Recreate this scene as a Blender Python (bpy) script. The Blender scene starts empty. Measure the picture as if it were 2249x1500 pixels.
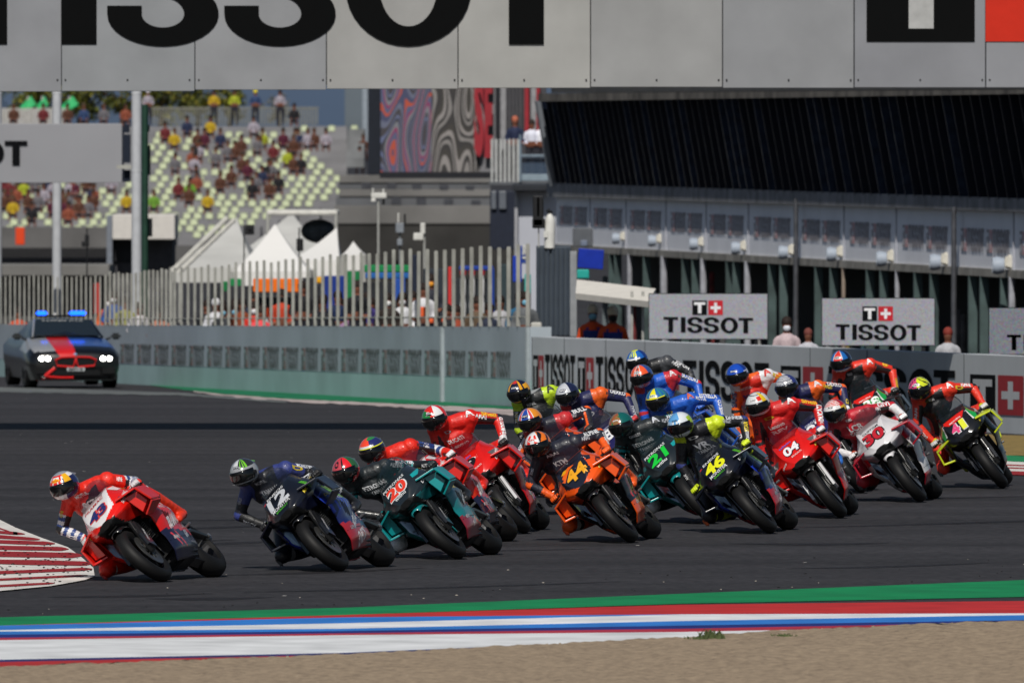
import bpy, bmesh, math, random
from mathutils import Vector, Matrix, Quaternion
from mathutils.bvhtree import BVHTree
random.seed(7)
sc = bpy.context.scene
R = math.radians
# ------------------------------------------------------------------ camera, world, sun, exposure
FPX, CX, CY, HCAM, PITCH = 31236.0, 1124.5, 750.0, 4.05, math.atan(485/31236.0)
cd = bpy.data.cameras.new('camera'); cam = bpy.data.objects.new('camera', cd)
sc.collection.objects.link(cam); sc.camera = cam
cd.sensor_width = 36; cd.lens = 36*FPX/2249
cam.location = (0, 0, HCAM); cam.rotation_euler = (R(90)-PITCH, 0, 0)
cd.clip_start = 1; cd.clip_end = 20000
cd.dof.use_dof = True; cd.dof.focus_distance = 138; cd.dof.aperture_fstop = 9
w = bpy.data.worlds.new('World'); sc.world = w; w.use_nodes = True
nt = w.node_tree; sky = nt.nodes.new('ShaderNodeTexSky'); sky.sky_type = 'NISHITA'; sky.sun_disc = False
SUN_EL, SUN_AZ = 46, 187      # azimuth measured from +Y (view direction) clockwise: behind the camera
sky.sun_elevation = R(SUN_EL); sky.sun_rotation = R(SUN_AZ)
nt.links.new(sky.outputs[0], nt.nodes['Background'].inputs[0]); nt.nodes['Background'].inputs[1].default_value = 0.05
sl = bpy.data.lights.new('sun', 'SUN'); sl.energy = 4.7; sl.angle = R(0.5); sl.color = (1, .955, .88)
so = bpy.data.objects.new('sun', sl); sc.collection.objects.link(so)
sd = Vector((math.sin(R(SUN_AZ))*math.cos(R(SUN_EL)), math.cos(R(SUN_AZ))*math.cos(R(SUN_EL)), math.sin(R(SUN_EL))))
so.rotation_euler = sd.to_track_quat('Z', 'Y').to_euler(); so.location = (0, 60, 40)
sc.view_settings.view_transform = 'Standard'; sc.view_settings.look = 'None'
sc.view_settings.exposure = -0.22; sc.view_settings.gamma = 1
sc.cycles.use_denoising = True; sc.cycles.max_bounces = 6

# ------------------------------------------------------------------ measuring helpers
def gz(Y):
    return 0.0 if Y < 165 else -0.00963*(min(Y, 300)-165)
_f = Vector((0, math.cos(PITCH), -math.sin(PITCH))); _u = Vector((0, math.sin(PITCH), math.cos(PITCH)))
def P(px, py, Y):
    d = _f*FPX + Vector((px-CX, 0, 0)) + _u*(CY-py)
    return Vector((0, 0, HCAM)) + d*(Y/d.y)
def G(px, py, dz=0.0):
    lo, hi = 60.0, 700.0
    for _ in range(50):
        m = (lo+hi)/2
        if P(px, py, m).z > gz(m)+dz: lo = m
        else: hi = m
    return P(px, py, lo)
def S(Y): return FPX/Y
def lin(c):
    if isinstance(c, str):
        c = tuple(int(c[i:i+2], 16) for i in (0, 2, 4))
    return tuple(((v/255)/12.92 if v/255 <= .04045 else ((v/255+.055)/1.055)**2.4) for v in c)

# ------------------------------------------------------------------ materials
MATS = {}
def mat(name, col, rough=.5, metal=0.0, coat=0.0, noise=.12, nscale=6.0, bump=0.0, emit=None, estr=0.0, alpha=1.0, trans=0.0):
    if name in MATS: return MATS[name]
    m = bpy.data.materials.new(name); m.use_nodes = True; n = m.node_tree.nodes; l = m.node_tree.links
    b = n['Principled BSDF']; c = lin(col) if not isinstance(col[0], float) else col
    b.inputs['Roughness'].default_value = rough; b.inputs['Metallic'].default_value = metal
    b.inputs['Coat Weight'].default_value = coat; b.inputs['Coat Roughness'].default_value = .12
    b.inputs['Specular IOR Level'].default_value = .5 if (coat or metal) else .28
    if trans: b.inputs['Transmission Weight'].default_value = trans
    if alpha < 1: b.inputs['Alpha'].default_value = alpha
    if noise > 0:
        tc = n.new('ShaderNodeTexCoord'); t = n.new('ShaderNodeTexNoise'); t.inputs['Scale'].default_value = nscale
        t.inputs['Detail'].default_value = 6; l.new(tc.outputs['Object'], t.inputs['Vector'])
        r = n.new('ShaderNodeValToRGB'); r.color_ramp.elements[0].position = .3; r.color_ramp.elements[1].position = .7
        r.color_ramp.elements[0].color = (*[v*(1-noise) for v in c], 1); r.color_ramp.elements[1].color = (*[min(1, v*(1+noise)) for v in c], 1)
        l.new(t.outputs[0], r.inputs[0]); l.new(r.outputs[0], b.inputs['Base Color'])
        if bump:
            bp = n.new('ShaderNodeBump'); bp.inputs['Strength'].default_value = bump; bp.inputs['Distance'].default_value = .02
            l.new(t.outputs[0], bp.inputs['Height']); l.new(bp.outputs[0], b.inputs['Normal'])
    else: b.inputs['Base Color'].default_value = (*c, 1)
    if emit is not None:
        b.inputs['Emission Color'].default_value = (*lin(emit), 1); b.inputs['Emission Strength'].default_value = estr
    MATS[name] = m; return m
def paint(hexc, rough=.3, coat=.6): return mat('paint_'+hexc, hexc, rough, 0, coat, .06, 9)
def cloth(hexc, rough=.75): return mat('cloth_'+hexc, hexc, rough, 0, 0, .14, 30)
def leather(hexc): return mat('leather_'+hexc, hexc, .52, 0, .15, .2, 20, .55)

# ------------------------------------------------------------------ object helpers
def tag(o, label=None, cat=None, group=None, kind=None):
    if label: o['label'] = label
    if cat: o['category'] = cat
    if group: o['group'] = group
    if kind: o['kind'] = kind
    return o
def link(o, parent=None):
    sc.collection.objects.link(o)
    if parent is not None: o.parent = parent
    return o
def empty(name, loc=(0, 0, 0), label=None, cat=None, group=None, rot=None):
    o = bpy.data.objects.new(name, None); o.location = loc; o.empty_display_size = .2
    if rot is not None: o.rotation_euler = rot
    link(o); return tag(o, label, cat, group)
def mesh(name, vs, fs, mats, parent=None, mi=None, smooth=False, loc=None):
    me = bpy.data.meshes.new(name); me.from_pydata([tuple(v) for v in vs], [], fs)
    for m in (mats if isinstance(mats, (list, tuple)) else [mats]): me.materials.append(m)
    if mi: me.polygons.foreach_set('material_index', mi)
    if smooth: me.polygons.foreach_set('use_smooth', [True]*len(me.polygons))
    me.update(); o = bpy.data.objects.new(name, me)
    if loc is not None: o.location = loc
    return link(o, parent)
def copy_tree(o, parent=None):
    c = o.copy(); sc.collection.objects.link(c); c.parent = parent
    for ch in list(o.children): copy_tree(ch, c)
    return c

class MB:
    """collects simple solids into one mesh"""
    def __init__(s): s.v = []; s.f = []; s.m = []; s.cur = 0
    def mat(s, i): s.cur = i; return s
    def add(s, vs, fs):
        b = len(s.v); s.v += [Vector(v) for v in vs]; s.f += [tuple(i+b for i in f) for f in fs]; s.m += [s.cur]*len(fs); return s
    def box(s, c, d, rot=None):
        c = Vector(c); h = Vector(d)/2; pts = []
        for x in (-1, 1):
            for y in (-1, 1):
                for z in (-1, 1):
                    p = Vector((x*h.x, y*h.y, z*h.z))
                    if rot is not None: p = rot @ p
                    pts.append(c+p)
        return s.add(pts, [(0, 1, 3, 2), (4, 6, 7, 5), (0, 4, 5, 1), (2, 3, 7, 6), (0, 2, 6, 4), (1, 5, 7, 3)])
    def bbox(s, a, b):
        a = Vector(a); b = Vector(b); return s.box((a+b)/2, [abs(v) for v in (b-a)])
    def rbox(s, c, d, r=.02, rot=None):
        """box with chamfered edges"""
        bm = bmesh.new(); bmesh.ops.create_cube(bm, size=1)
        for v in bm.verts: v.co = Vector((v.co.x*d[0], v.co.y*d[1], v.co.z*d[2]))
        bmesh.ops.bevel(bm, geom=bm.edges[:], offset=r, segments=2, affect='EDGES')
        bm.verts.index_update(); vs = []
        for v in bm.verts:
            p = v.co.copy()
            if rot is not None: p = rot @ p
            vs.append(Vector(c)+p)
        fs = [tuple(v.index for v in f.verts) for f in bm.faces]; bm.free(); return s.add(vs, fs)
    def tube(s, pts, rad, n=8, caps=True, sq=None):
        pts = [Vector(p) for p in pts]; k = len(pts)
        rad = rad if isinstance(rad, (list, tuple)) else [rad]*k
        vs = []; ref = None
        for i, p in enumerate(pts):
            t = (pts[min(i+1, k-1)]-pts[max(i-1, 0)])
            t = t.normalized() if t.length > 1e-9 else Vector((0, 0, 1))
            if ref is None: ref = Vector((0, 0, 1)) if abs(t.z) < .9 else Vector((1, 0, 0))
            a = (ref-t*ref.dot(t)).normalized(); b = t.cross(a); ref = a
            for j in range(n):
                g = 2*math.pi*j/n; vs.append(p+(a*math.cos(g)*(sq or 1)+b*math.sin(g))*rad[i])
        fs = [(i*n+j, i*n+(j+1) % n, (i+1)*n+(j+1) % n, (i+1)*n+j) for i in range(k-1) for j in range(n)]
        if caps: fs += [tuple(range(n))[::-1], tuple((k-1)*n+j for j in range(n))]
        return s.add(vs, fs)
    def ball(s, c, r, nu=12, nv=8, rot=None):
        c = Vector(c); r = Vector(r) if isinstance(r, (list, tuple, Vector)) else Vector((r, r, r)); vs = [Vector((0, 0, r.z))]
        for i in range(1, nv):
            th = math.pi*i/nv
            for j in range(nu):
                a = 2*math.pi*j/nu; vs.append(Vector((r.x*math.sin(th)*math.cos(a), r.y*math.sin(th)*math.sin(a), r.z*math.cos(th))))
        vs.append(Vector((0, 0, -r.z))); fs = []
        for j in range(nu):
            fs.append((0, 1+j, 1+(j+1) % nu)); L = 1+(nv-2)*nu; fs.append((len(vs)-1, L+(j+1) % nu, L+j))
        for i in range(nv-2):
            for j in range(nu):
                a = 1+i*nu+j; b = 1+i*nu+(j+1) % nu; fs.append((a, a+nu, b+nu, b))
        if rot is not None: vs = [rot @ v for v in vs]
        return s.add([c+v for v in vs], fs)
    def capsule(s, p0, p1, r0, r1, n=12):
        p0 = Vector(p0); p1 = Vector(p1); s.ball(p0, r0, n, 8); s.ball(p1, r1, n, 8); return s.tube([p0, p1], [r0, r1], n)
    def lathe(s, prof, n=32, axis='x', c=(0, 0, 0), a0=0, a1=2*math.pi, closed_prof=False):
        """prof: (axial, radius) pairs turned about the axis"""
        full = abs(a1-a0-2*math.pi) < 1e-6; m = n if full else n+1; c = Vector(c); vs = []
        for i in range(m):
            a = a0+(a1-a0)*i/n
            for (x, r) in prof:
                if axis == 'x': vs.append(c+Vector((x, r*math.cos(a), r*math.sin(a))))
                elif axis == 'z': vs.append(c+Vector((r*math.cos(a), r*math.sin(a), x)))
                else: vs.append(c+Vector((r*math.cos(a), x, r*math.sin(a))))
        k = len(prof); fs = []
        for i in range(n):
            i2 = (i+1) % m
            for j in range(k if closed_prof else k-1):
                j2 = (j+1) % k; fs.append((i*k+j, i2*k+j, i2*k+j2, i*k+j2))
        return s.add(vs, fs)
    def prism(s, pts, off):
        """closed polygon pts extruded by off"""
        off = Vector(off); k = len(pts); vs = [Vector(p) for p in pts]+[Vector(p)+off for p in pts]
        return s.add(vs, [tuple(range(k))[::-1], tuple(range(k, 2*k))]+[(i, (i+1) % k, k+(i+1) % k, k+i) for i in range(k)])
    def build(s, name, mats, parent=None, smooth=False, loc=None, fix=True):
        o = mesh(name, s.v, s.f, mats, parent, s.m, False, loc)
        if fix:
            bm = bmesh.new(); bm.from_mesh(o.data); bmesh.ops.recalc_face_normals(bm, faces=bm.faces[:]); bm.to_mesh(o.data); bm.free()
        if smooth:
            o.data.polygons.foreach_set('use_smooth', [True]*len(o.data.polygons))
            try: o.data.set_sharp_from_angle(angle=R(smooth if smooth is not True else 40))
            except Exception: pass
        return o
def loft(secs, closed=True, caps=True):
    """secs: list of rings (equal length)"""
    n = len(secs[0]); k = len(secs); vs = [p for s_ in secs for p in s_]; fs = []
    for i in range(k-1):
        for j in range(n if closed else n-1):
            j2 = (j+1) % n; fs.append((i*n+j, i*n+j2, (i+1)*n+j2, (i+1)*n+j))
    if caps and closed: fs += [tuple(range(n))[::-1], tuple((k-1)*n+j for j in range(n))]
    return vs, fs
def bevel_mod(o, wd=.01, seg=2):
    m = o.modifiers.new('bevel', 'BEVEL'); m.width = wd; m.segments = seg; m.limit_method = 'ANGLE'; return o
# ------------------------------------------------------------------ text
_tc = {}
def text2d(s_, bold=.02):
    k = (s_, bold)
    if k in _tc: return _tc[k]
    cu = bpy.data.curves.new('t', 'FONT'); cu.body = s_; cu.size = 1; cu.offset = bold; cu.resolution_u = 3; cu.align_x = 'CENTER'; cu.align_y = 'CENTER'
    o = bpy.data.objects.new('t', cu); sc.collection.objects.link(o)
    dg = bpy.context.evaluated_depsgraph_get(); dg.update(); me = bpy.data.meshes.new_from_object(o.evaluated_get(dg))
    vs = [v.co.copy() for v in me.vertices]; fs = [tuple(p.vertices) for p in me.polygons]
    bpy.data.objects.remove(o); bpy.data.curves.remove(cu); bpy.data.meshes.remove(me)
    if vs:
        x0 = min(v.x for v in vs); x1 = max(v.x for v in vs); y0 = min(v.y for v in vs); y1 = max(v.y for v in vs)
        vs = [Vector(((v.x-(x0+x1)/2)/(x1-x0), (v.y-(y0+y1)/2)/(y1-y0), 0)) for v in vs]
    _tc[k] = (vs, fs); return _tc[k]
def tissot_glyphs():
    """word in heavy extended capitals, cap height 1, width 5.75"""
    vs, fs = [], []
    def rect(x0, y0, x1, y1):
        b = len(vs); vs.extend([(x0, y0), (x1, y0), (x1, y1), (x0, y1)]); fs.append((b, b+1, b+2, b+3))
    def tee(c): rect(c-.47, .82, c+.47, 1); rect(c-.157, 0, c+.157, .82)
    tee(.47); rect(1.114, 0, 1.429, 1)
    def bowl(cx, cz, a0, a1, ou, ol, iu, il, n=26):
        k0 = len(vs)
        for i in range(n+1):
            a = math.radians(a0+(a1-a0)*i/n); c, s_ = math.cos(a), math.sin(a)
            vs.append((cx+.5*c, cz+(ou if s_ > 0 else ol)*s_)); vs.append((cx+.19*c, cz+(iu if s_ > 0 else il)*s_))
        for i in range(n): fs.append((k0+2*i, k0+2*i+2, k0+2*i+3, k0+2*i+1))
    for c in (2.024, 3.073):
        bowl(c, .74, 0, 270, .28, .32, .11, .16); bowl(c, .27, 90, -180, .31, .29, .15, .12)
        rect(c+.19, .665, c+.5, .74); rect(c-.5, .27, c-.19, .345)
    b = len(vs); n = 36
    for i in range(n):
        a = 2*math.pi*i/n; vs.append((4.224+.563*math.cos(a), .5+.52*math.sin(a))); vs.append((4.224+.255*math.cos(a), .5+.34*math.sin(a)))
    for i in range(n):
        j = (i+1) % n; fs.append((b+2*i, b+2*j, b+2*j+1, b+2*i+1))
    tee(5.28); return vs, fs
TG = tissot_glyphs()
def brand_unit(o, u, v, cap, xs, name, mats, parent, logo=True, word=True, off=None, stacked=False):
    """the logo (T box, cross box) and/or the word laid on a plane; xs = horizontal stretch. mats = black, red, white"""
    m = MB(); nrm = off if off is not None else Vector((0, 0, 0))
    def put(vs, fs, mi, dx=0, dy=0, sc_=1, lift=0.0):
        m.mat(mi).add([o+u*((x*sc_+dx)*cap*xs)+v*((y*sc_+dy)*cap)+nrm*(1+lift) for x, y in vs], fs)
    def q(x0, y0, x1, y1, mi, **k): put([(x0, y0), (x1, y0), (x1, y1), (x0, y1)], [(0, 1, 2, 3)], mi, **k)
    lx, ly, ls, wx = (0, 0, .97, 2.3)
    if stacked: lx, ly, ls, wx = (1.95, 1.28, 1.0, 0)
    if not logo: wx = 0
    if logo:
        q(0, 0, 1, 1, 0, dx=lx, dy=ly, sc_=ls)
        q(.12, .70, .88, .88, 2, dx=lx, dy=ly, sc_=ls, lift=.6); q(.39, .12, .62, .70, 2, dx=lx, dy=ly, sc_=ls, lift=.6)
        q(1.1, 0, 2.1, 1, 1, dx=lx, dy=ly, sc_=ls)
        q(1.5, .15, 1.7, .85, 2, dx=lx, dy=ly, sc_=ls, lift=.6); q(1.25, .4, 1.5, .6, 2, dx=lx, dy=ly, sc_=ls, lift=.6); q(1.7, .4, 1.95, .6, 2, dx=lx, dy=ly, sc_=ls, lift=.6)
    if word: put(TG[0], TG[1], 0, dx=wx)
    return m.build(name, mats, parent, fix=False)
# ================================================================== THE GROUND
def ground_mat(name, base, dark, scale, stretch=(1, .25, 1), specks=None, rough=.85, bump=.15, streak=0.0):
    m = bpy.data.materials.new(name); m.use_nodes = True; n = m.node_tree.nodes; l = m.node_tree.links; b = n['Principled BSDF']
    tc = n.new('ShaderNodeTexCoord'); mp = n.new('ShaderNodeMapping'); mp.inputs['Scale'].default_value = stretch; l.new(tc.outputs['Object'], mp.inputs[0])
    t = n.new('ShaderNodeTexNoise'); t.inputs['Scale'].default_value = scale; t.inputs['Detail'].default_value = 8; t.inputs['Roughness'].default_value = .65; l.new(mp.outputs[0], t.inputs[0])
    r = n.new('ShaderNodeValToRGB'); r.color_ramp.elements[0].position = .35; r.color_ramp.elements[1].position = .66
    r.color_ramp.elements[0].color = (*lin(dark), 1); r.color_ramp.elements[1].color = (*lin(base), 1); l.new(t.outputs[0], r.inputs[0]); out = r.outputs[0]
    if streak:
        mp2 = n.new('ShaderNodeMapping'); mp2.inputs['Scale'].default_value = (.02, .55, 1); mp2.inputs['Rotation'].default_value = (0, 0, R(-4)); l.new(tc.outputs['Object'], mp2.inputs[0])
        t2 = n.new('ShaderNodeTexNoise'); t2.inputs['Scale'].default_value = 1.0; t2.inputs['Detail'].default_value = 5; l.new(mp2.outputs[0], t2.inputs[0])
        r2 = n.new('ShaderNodeMapRange'); r2.inputs[1].default_value = .35; r2.inputs[2].default_value = .65; r2.inputs[3].default_value = 1-streak; r2.inputs[4].default_value = 1+streak; l.new(t2.outputs[0], r2.inputs[0])
        mx = n.new('ShaderNodeMixRGB'); mx.blend_type = 'MULTIPLY'; mx.inputs[0].default_value = 1; l.new(out, mx.inputs[1]); l.new(r2.outputs[0], mx.inputs[2]); out = mx.outputs[0]
    if specks:
        for (sc_, th, colr) in specks:
            v = n.new('ShaderNodeTexVoronoi'); v.inputs['Scale'].default_value = sc_; v.inputs['Randomness'].default_value = 1
            ms = n.new('ShaderNodeMapping'); ms.inputs['Scale'].default_value = (1, .5, 1); l.new(tc.outputs['Object'], ms.inputs[0]); l.new(ms.outputs[0], v.inputs[0])
            lt = n.new('ShaderNodeMath'); lt.operation = 'LESS_THAN'; lt.inputs[1].default_value = th; l.new(v.outputs['Distance'], lt.inputs[0])
            wn = n.new('ShaderNodeTexWhiteNoise'); l.new(v.outputs['Color'], wn.inputs[0]); g2 = n.new('ShaderNodeMath'); g2.operation = 'GREATER_THAN'; g2.inputs[1].default_value = .8; l.new(wn.outputs[0], g2.inputs[0])
            mu = n.new('ShaderNodeMath'); mu.operation = 'MULTIPLY'; l.new(lt.outputs[0], mu.inputs[0]); l.new(g2.outputs[0], mu.inputs[1])
            mx = n.new('ShaderNodeMixRGB'); l.new(mu.outputs[0], mx.inputs[0]); l.new(out, mx.inputs[1]); mx.inputs[2].default_value = (*lin(colr), 1); out = mx.outputs[0]
    l.new(out, b.inputs['Base Color']); b.inputs['Roughness'].default_value = rough; b.inputs['Specular IOR Level'].default_value = .25
    bp = n.new('ShaderNodeBump'); bp.inputs['Strength'].default_value = bump; bp.inputs['Distance'].default_value = .03; l.new(t.outputs[0], bp.inputs['Height']); l.new(bp.outputs[0], b.inputs['Normal'])
    return m
asph = ground_mat('asphalt', '353437', '262528', 9, (1, .3, 1), [(2.2, .045, 'b9b6b0'), (3.5, .07, '141315')], streak=.27)
Ys = [20, 60, 90, 100, 110, 120, 130, 140, 150, 165, 180, 200, 220, 240, 260, 280, 300, 400, 700, 1500, 4000, 9000]
Xs = [-4000, -300, -60, -30, -15, 0, 15, 30, 60, 300, 4000]
gv = [(x, y, gz(y)) for y in Ys for x in Xs]; nx = len(Xs)
gf = [(i*nx+j, i*nx+j+1, (i+1)*nx+j+1, (i+1)*nx+j) for i in range(len(Ys)-1) for j in range(nx-1)]
tag(mesh('asphalt_track', gv, gf, asph), kind='structure')

def interp(xs, ys, x):
    if x <= xs[0]: return ys[0]+(ys[1]-ys[0])*(x-xs[0])/(xs[1]-xs[0])
    for i in range(len(xs)-1):
        if x <= xs[i+1]: return ys[i]+(ys[i+1]-ys[i])*(x-xs[i])/(xs[i+1]-xs[i])
    return ys[-1]+(ys[-1]-ys[-2])*(x-xs[-1])/(xs[-1]-xs[-2])
def sheet(name, top, bot, xs, xa, xb, m, dz, kind='structure', step=60, jig=0):
    v = []; k = 0; x = xa
    while x <= xb:
        a, b = interp(xs, top, x), interp(xs, bot, x)
        if jig: b += random.uniform(-jig, jig); a += random.uniform(-jig, jig)*.4
        v += [G(x, min(a, b-.02), dz), G(x, b, dz)]; x += step; k += 1
    o = mesh(name, v, [(2*i, 2*i+1, 2*i+3, 2*i+2) for i in range(k-1)], m)
    return tag(o, kind=kind)
def track_paint(hexc, rough=.6): return mat('track_paint_'+hexc, hexc, rough, 0, 0, .2, 1.6, .05)
strips = [('007a45', (1355, 1373), (1334, 1350), (1303, 1325), (1273, 1310)),
          ('b32420', (1373, 1373.2), (1350, 1355), (1327, 1348), (1319, 1346)),
          ('2a73c4', (1373.2, 1383), (1355, 1368), (1348, 1348.2), (1346, 1346.2)),
          ('d6d8dc', (1383, 1386), (1368, 1380), (1348.2, 1363), (1346.2, 1350)),
          ('2a73c4', (1386, 1393), (1380, 1385), (1363, 1373), (1350, 1361)),
          ('14246e', (1393, 1400), (1385, 1390), (1373, 1380), (1361, 1366)),
          ('a32538', (1400, 1405), (1390, 1394), (1380, 1387), (1366, 1372)),
          ('d2d4d6', (1405, 1448), (1394, 1433), (1387, 1402), (1372, 1380)),
          ('1d2560', (1448, 1453), (1433, 1437), (1402, 1407), (1380, 1383)),
          ('a82420', (1453, 1480), (1437, 1450), (1407, 1412), (1383, 1390))]
vv, ff, mm, ml = [], [], [], []
xs_ = (0, 750, 1500, 2249)
for (hx, *cp) in strips:
    m = track_paint(hx)
    if m not in ml: ml.append(m)
    b = len(vv); k = 0; x = -400
    while x <= 2700:
        vv += [G(x, interp(xs_, [c[0] for c in cp], x), .005), G(x, interp(xs_, [c[1] for c in cp], x), .005)]; x += 50; k += 1
    for i in range(k-1): ff.append((b+2*i, b+2*i+1, b+2*i+3, b+2*i+2)); mm.append(ml.index(m))
tag(mesh('painted_kerb', vv, ff, ml, None, mm), kind='structure')
# gravel trap: a slightly raised bumpy bed
grav = ground_mat('gravel_bed', 'a29079', '7a6b5a', 14, (1, .5, 1), [(9, .10, 'b7a692'), (7, .12, '5c5044')], rough=.95, bump=.6)
ex = (-400, 0, 400, 750, 1100, 1500, 1700, 1950, 2249, 2700); ey = (1478, 1466, 1452, 1438, 1420, 1400, 1386, 1374, 1362, 1338)
vs = []; N = 240; M_ = 40; x0 = -400; x1 = 2700
for i in range(N+1):
    px = x0+(x1-x0)*i/N; e = interp(ex, ey, px)+random.uniform(-1.6, 1.6); p0 = G(px, e, .008)
    for j in range(M_+1):
        t = j/M_; y = p0.y-t*t*45; x = p0.x*(1-t)+(p0.x*1.6)*t
        vs.append((x, y, .008+min(.03, t*.1)+(random.uniform(0, .012) if j > 1 else 0)))
tag(mesh('gravel_bed', vs, [(i*(M_+1)+j, (i+1)*(M_+1)+j, (i+1)*(M_+1)+j+1, i*(M_+1)+j+1) for i in range(N) for j in range(M_)], grav, smooth=True), kind='stuff')
# loose stones lying on the bed and thrown on the asphalt
mb = MB()
for k in range(1500):
    px = random.uniform(-100, 2350); e = interp(ex, ey, px); c = G(px, e+abs(random.gauss(2, 50)), .012); s_ = random.uniform(.006, .015)
    mb.ball(c+Vector((0, 0, s_*.2)), (s_*random.uniform(.8, 1.4), s_, s_*.8), 6, 4)
tag(mb.build('loose_gravel', mat('pebble', '8d806b', .9, noise=.3), smooth=True), kind='stuff')
mb = MB()
for k in range(70):
    px = random.uniform(-50, 2300); top = interp(xs_, (1355, 1334, 1303, 1273), px); py = top-abs(random.gauss(0, 34))-1
    c = G(px, py); s_ = random.uniform(.003, .009); mb.mat(0 if random.random() < .3 else 1).ball(c+Vector((0, 0, s_*.4)), (s_*1.5, s_, s_*.6), 6, 4)
tag(mb.build('loose_debris', [mat('debris_pale', 'a39c92', .9), mat('debris_dark', '19181a', .8)], smooth=True), kind='stuff')
# grass tufts in the gravel edge
def tuft(px, py, wd, h, n, label):
    mb = MB(); c = G(px, py, .02)
    for k in range(n):
        a = random.uniform(0, 6.28); r = random.uniform(0, wd); b = c+Vector((math.cos(a)*r, math.sin(a)*r*.6, 0))-c; hh = h*random.uniform(.4, 1)
        t = b+Vector((random.uniform(-.6, .6)*hh, random.uniform(-.5, .5)*hh, hh)); sdv = Vector((.006, .002, 0)); m_ = (b+t)/2+Vector((0, 0, hh*.15))
        mb.add([b-sdv, b+sdv, m_+sdv*.8, m_-sdv*.8, t], [(0, 1, 2, 3), (3, 2, 4)])
    o = mb.build('grass_tuft', mat('weed_green', '4a5534', .8, noise=.35), loc=c, fix=False)
    return tag(o, label, 'weed', 'weeds growing along the gravel edge')
tuft(1562, 1404, .12, .09, 90, 'tallest spiky weed growing at the gravel edge by the white stripe')
tuft(1725, 1400, .11, .04, 60, 'low dark weed growing at the gravel edge by the red stripe')
tuft(1530, 1406, .1, .04, 50, 'small flat weed just left of the tallest weed')

vs = []; fs = []
for k in range(16):
    y0 = random.uniform(1090, 1315); x0 = random.uniform(-200, 1900); L_ = random.uniform(250, 900); sl_ = -random.uniform(.01, .05); wd = random.uniform(.05, .11); b = len(vs); n = 12
    for i in range(n+1):
        x = x0+L_*i/n; c = G(x, max(1000, y0+sl_*L_*i/n+6*math.sin(i/n*2)), .004); w_ = wd*math.sin(math.pi*(i+.4)/(n+.8)); vs += [c+Vector((0, -w_*4, 0)), c+Vector((0, w_*4, 0))]
    fs += [(b+2*i, b+2*i+2, b+2*i+3, b+2*i+1) for i in range(n)]
sk = mat('rubber_mark', '222124', .7, noise=.35, nscale=1.2, alpha=.55)
tag(mesh('skid_marks', vs, fs, sk), kind='structure')
# inside kerb with red stripes (left)
ker = [(-400, 1052), (-200, 1096), (0, 1141), (34, 1158), (93, 1181), (149, 1201), (178, 1222), (205, 1246), (208, 1264), (190, 1272), (164, 1277), (112, 1286), (0, 1297), (-400, 1335)]
kv = [G(x, y, .012) for x, y in ker]; kb = [G(x, y, -.02) for x, y in ker]; n = len(ker)
kerbw = mat('kerb_white', 'cfcbc6', .7, 0, 0, .22, 2.5, .05); kerbr = mat('kerb_red', '8e1d20', .65, 0, 0, .2, 3, .05)
fs = [tuple(range(n))[::-1]]+[(i, (i+1) % n, n+(i+1) % n, n+i) for i in range(n)]; mi = [0]*len(fs); vs = kv+kb
for (yl, xr, yr, th) in [(1160, 26, 1168, 3), (1168, 55, 1172, 6), (1178, 88, 1184, 7), (1189, 121, 1193, 8), (1202, 151, 1205, 9), (1216, 181, 1219, 11.5), (1233, 203, 1237, 10), (1256.5, 203, 1248.5, 6.5), (1272, 193, 1262.5, 4.5), (1286, 121, 1279.5, 4.5)]:
    top = []; bot = []
    xs9 = [-380, -150, 0, xr*.35, xr*.7, xr-26, xr-14, xr-5, xr] if xr > 40 else [-380, -300, -200, -100, -50, 0, xr*.4, xr*.75, xr]
    for x, wk in zip(xs9, (1, 1, 1, 1.05, .95, 1, .8, .45, .12)):
        yc = yl+(yr-yl)*max(0, x)/xr; hw = th/2*wk*random.uniform(.93, 1.07)
        if x < 0: yc = yl+(-x)*(yl-1215)*.0012
        top.append(G(x, yc-hw, .0165)); bot.append(G(x, yc+hw, .0165))
    b = len(vs); vs = vs+top+bot
    for k in range(8): fs.append((b+k, b+9+k, b+10+k, b+k+1)); mi.append(1)
tag(mesh('striped_kerb', vs, fs, [kerbw, kerbr], None, mi), kind='structure')
mb = MB()
for k in range(150):
    x = random.uniform(-10, 205); y = random.uniform(1190, 1290)
    if y < interp((0, 93, 205), (1150, 1185, 1240), x) or y > interp((0, 112, 208), (1295, 1284, 1262), x): continue
    s_ = random.uniform(.004, .010); mb.ball(G(x, y, .017)+Vector((0, 0, s_*.3)), (s_*1.6, s_, s_*.6), 6, 4)
tag(mb.build('rubber_debris', mat('debris_dark', '19181a', .8)), kind='stuff')

# strips along the far edge of the track
sheet('green_verge', (838, 841, 849, 858, 872, 884, 896), (840, 852, 864, 876, 885, 892, 901), (300, 370, 480, 640, 850, 1000, 1165), 270, 1180, track_paint('0c6b45'), .006, jig=.6, step=15)
sheet('edge_line', (857, 865, 876.5, 885.5, 892.5, 901.5), (859, 869, 881.5, 892, 902, 916), (420, 480, 640, 850, 1000, 1165), 425, 1180, mat('edge_line_paint', 'a89c99', .7, noise=.35, nscale=.8), .007, jig=1.6, step=12)
sheet('concrete_apron', (851.4, 862.4, 882.4), (862, 868, 885), (50, 400, 640), -300, 640, mat('apron', '5f6363', .8, noise=.3, nscale=.4), .006, jig=.7, step=15)
sheet('dry_grass_verge', (952, 956), (993, 1001), (2100, 2249), 2150, 2900, mat('dry_grass', '7d6a3c', .95, noise=.4, nscale=5), .006, jig=1, step=15)
sheet('green_verge', (993.5, 1001.5), (1008, 1014), (2100, 2249), 2150, 2900, track_paint('0a7a48'), .007, step=30)
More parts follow.
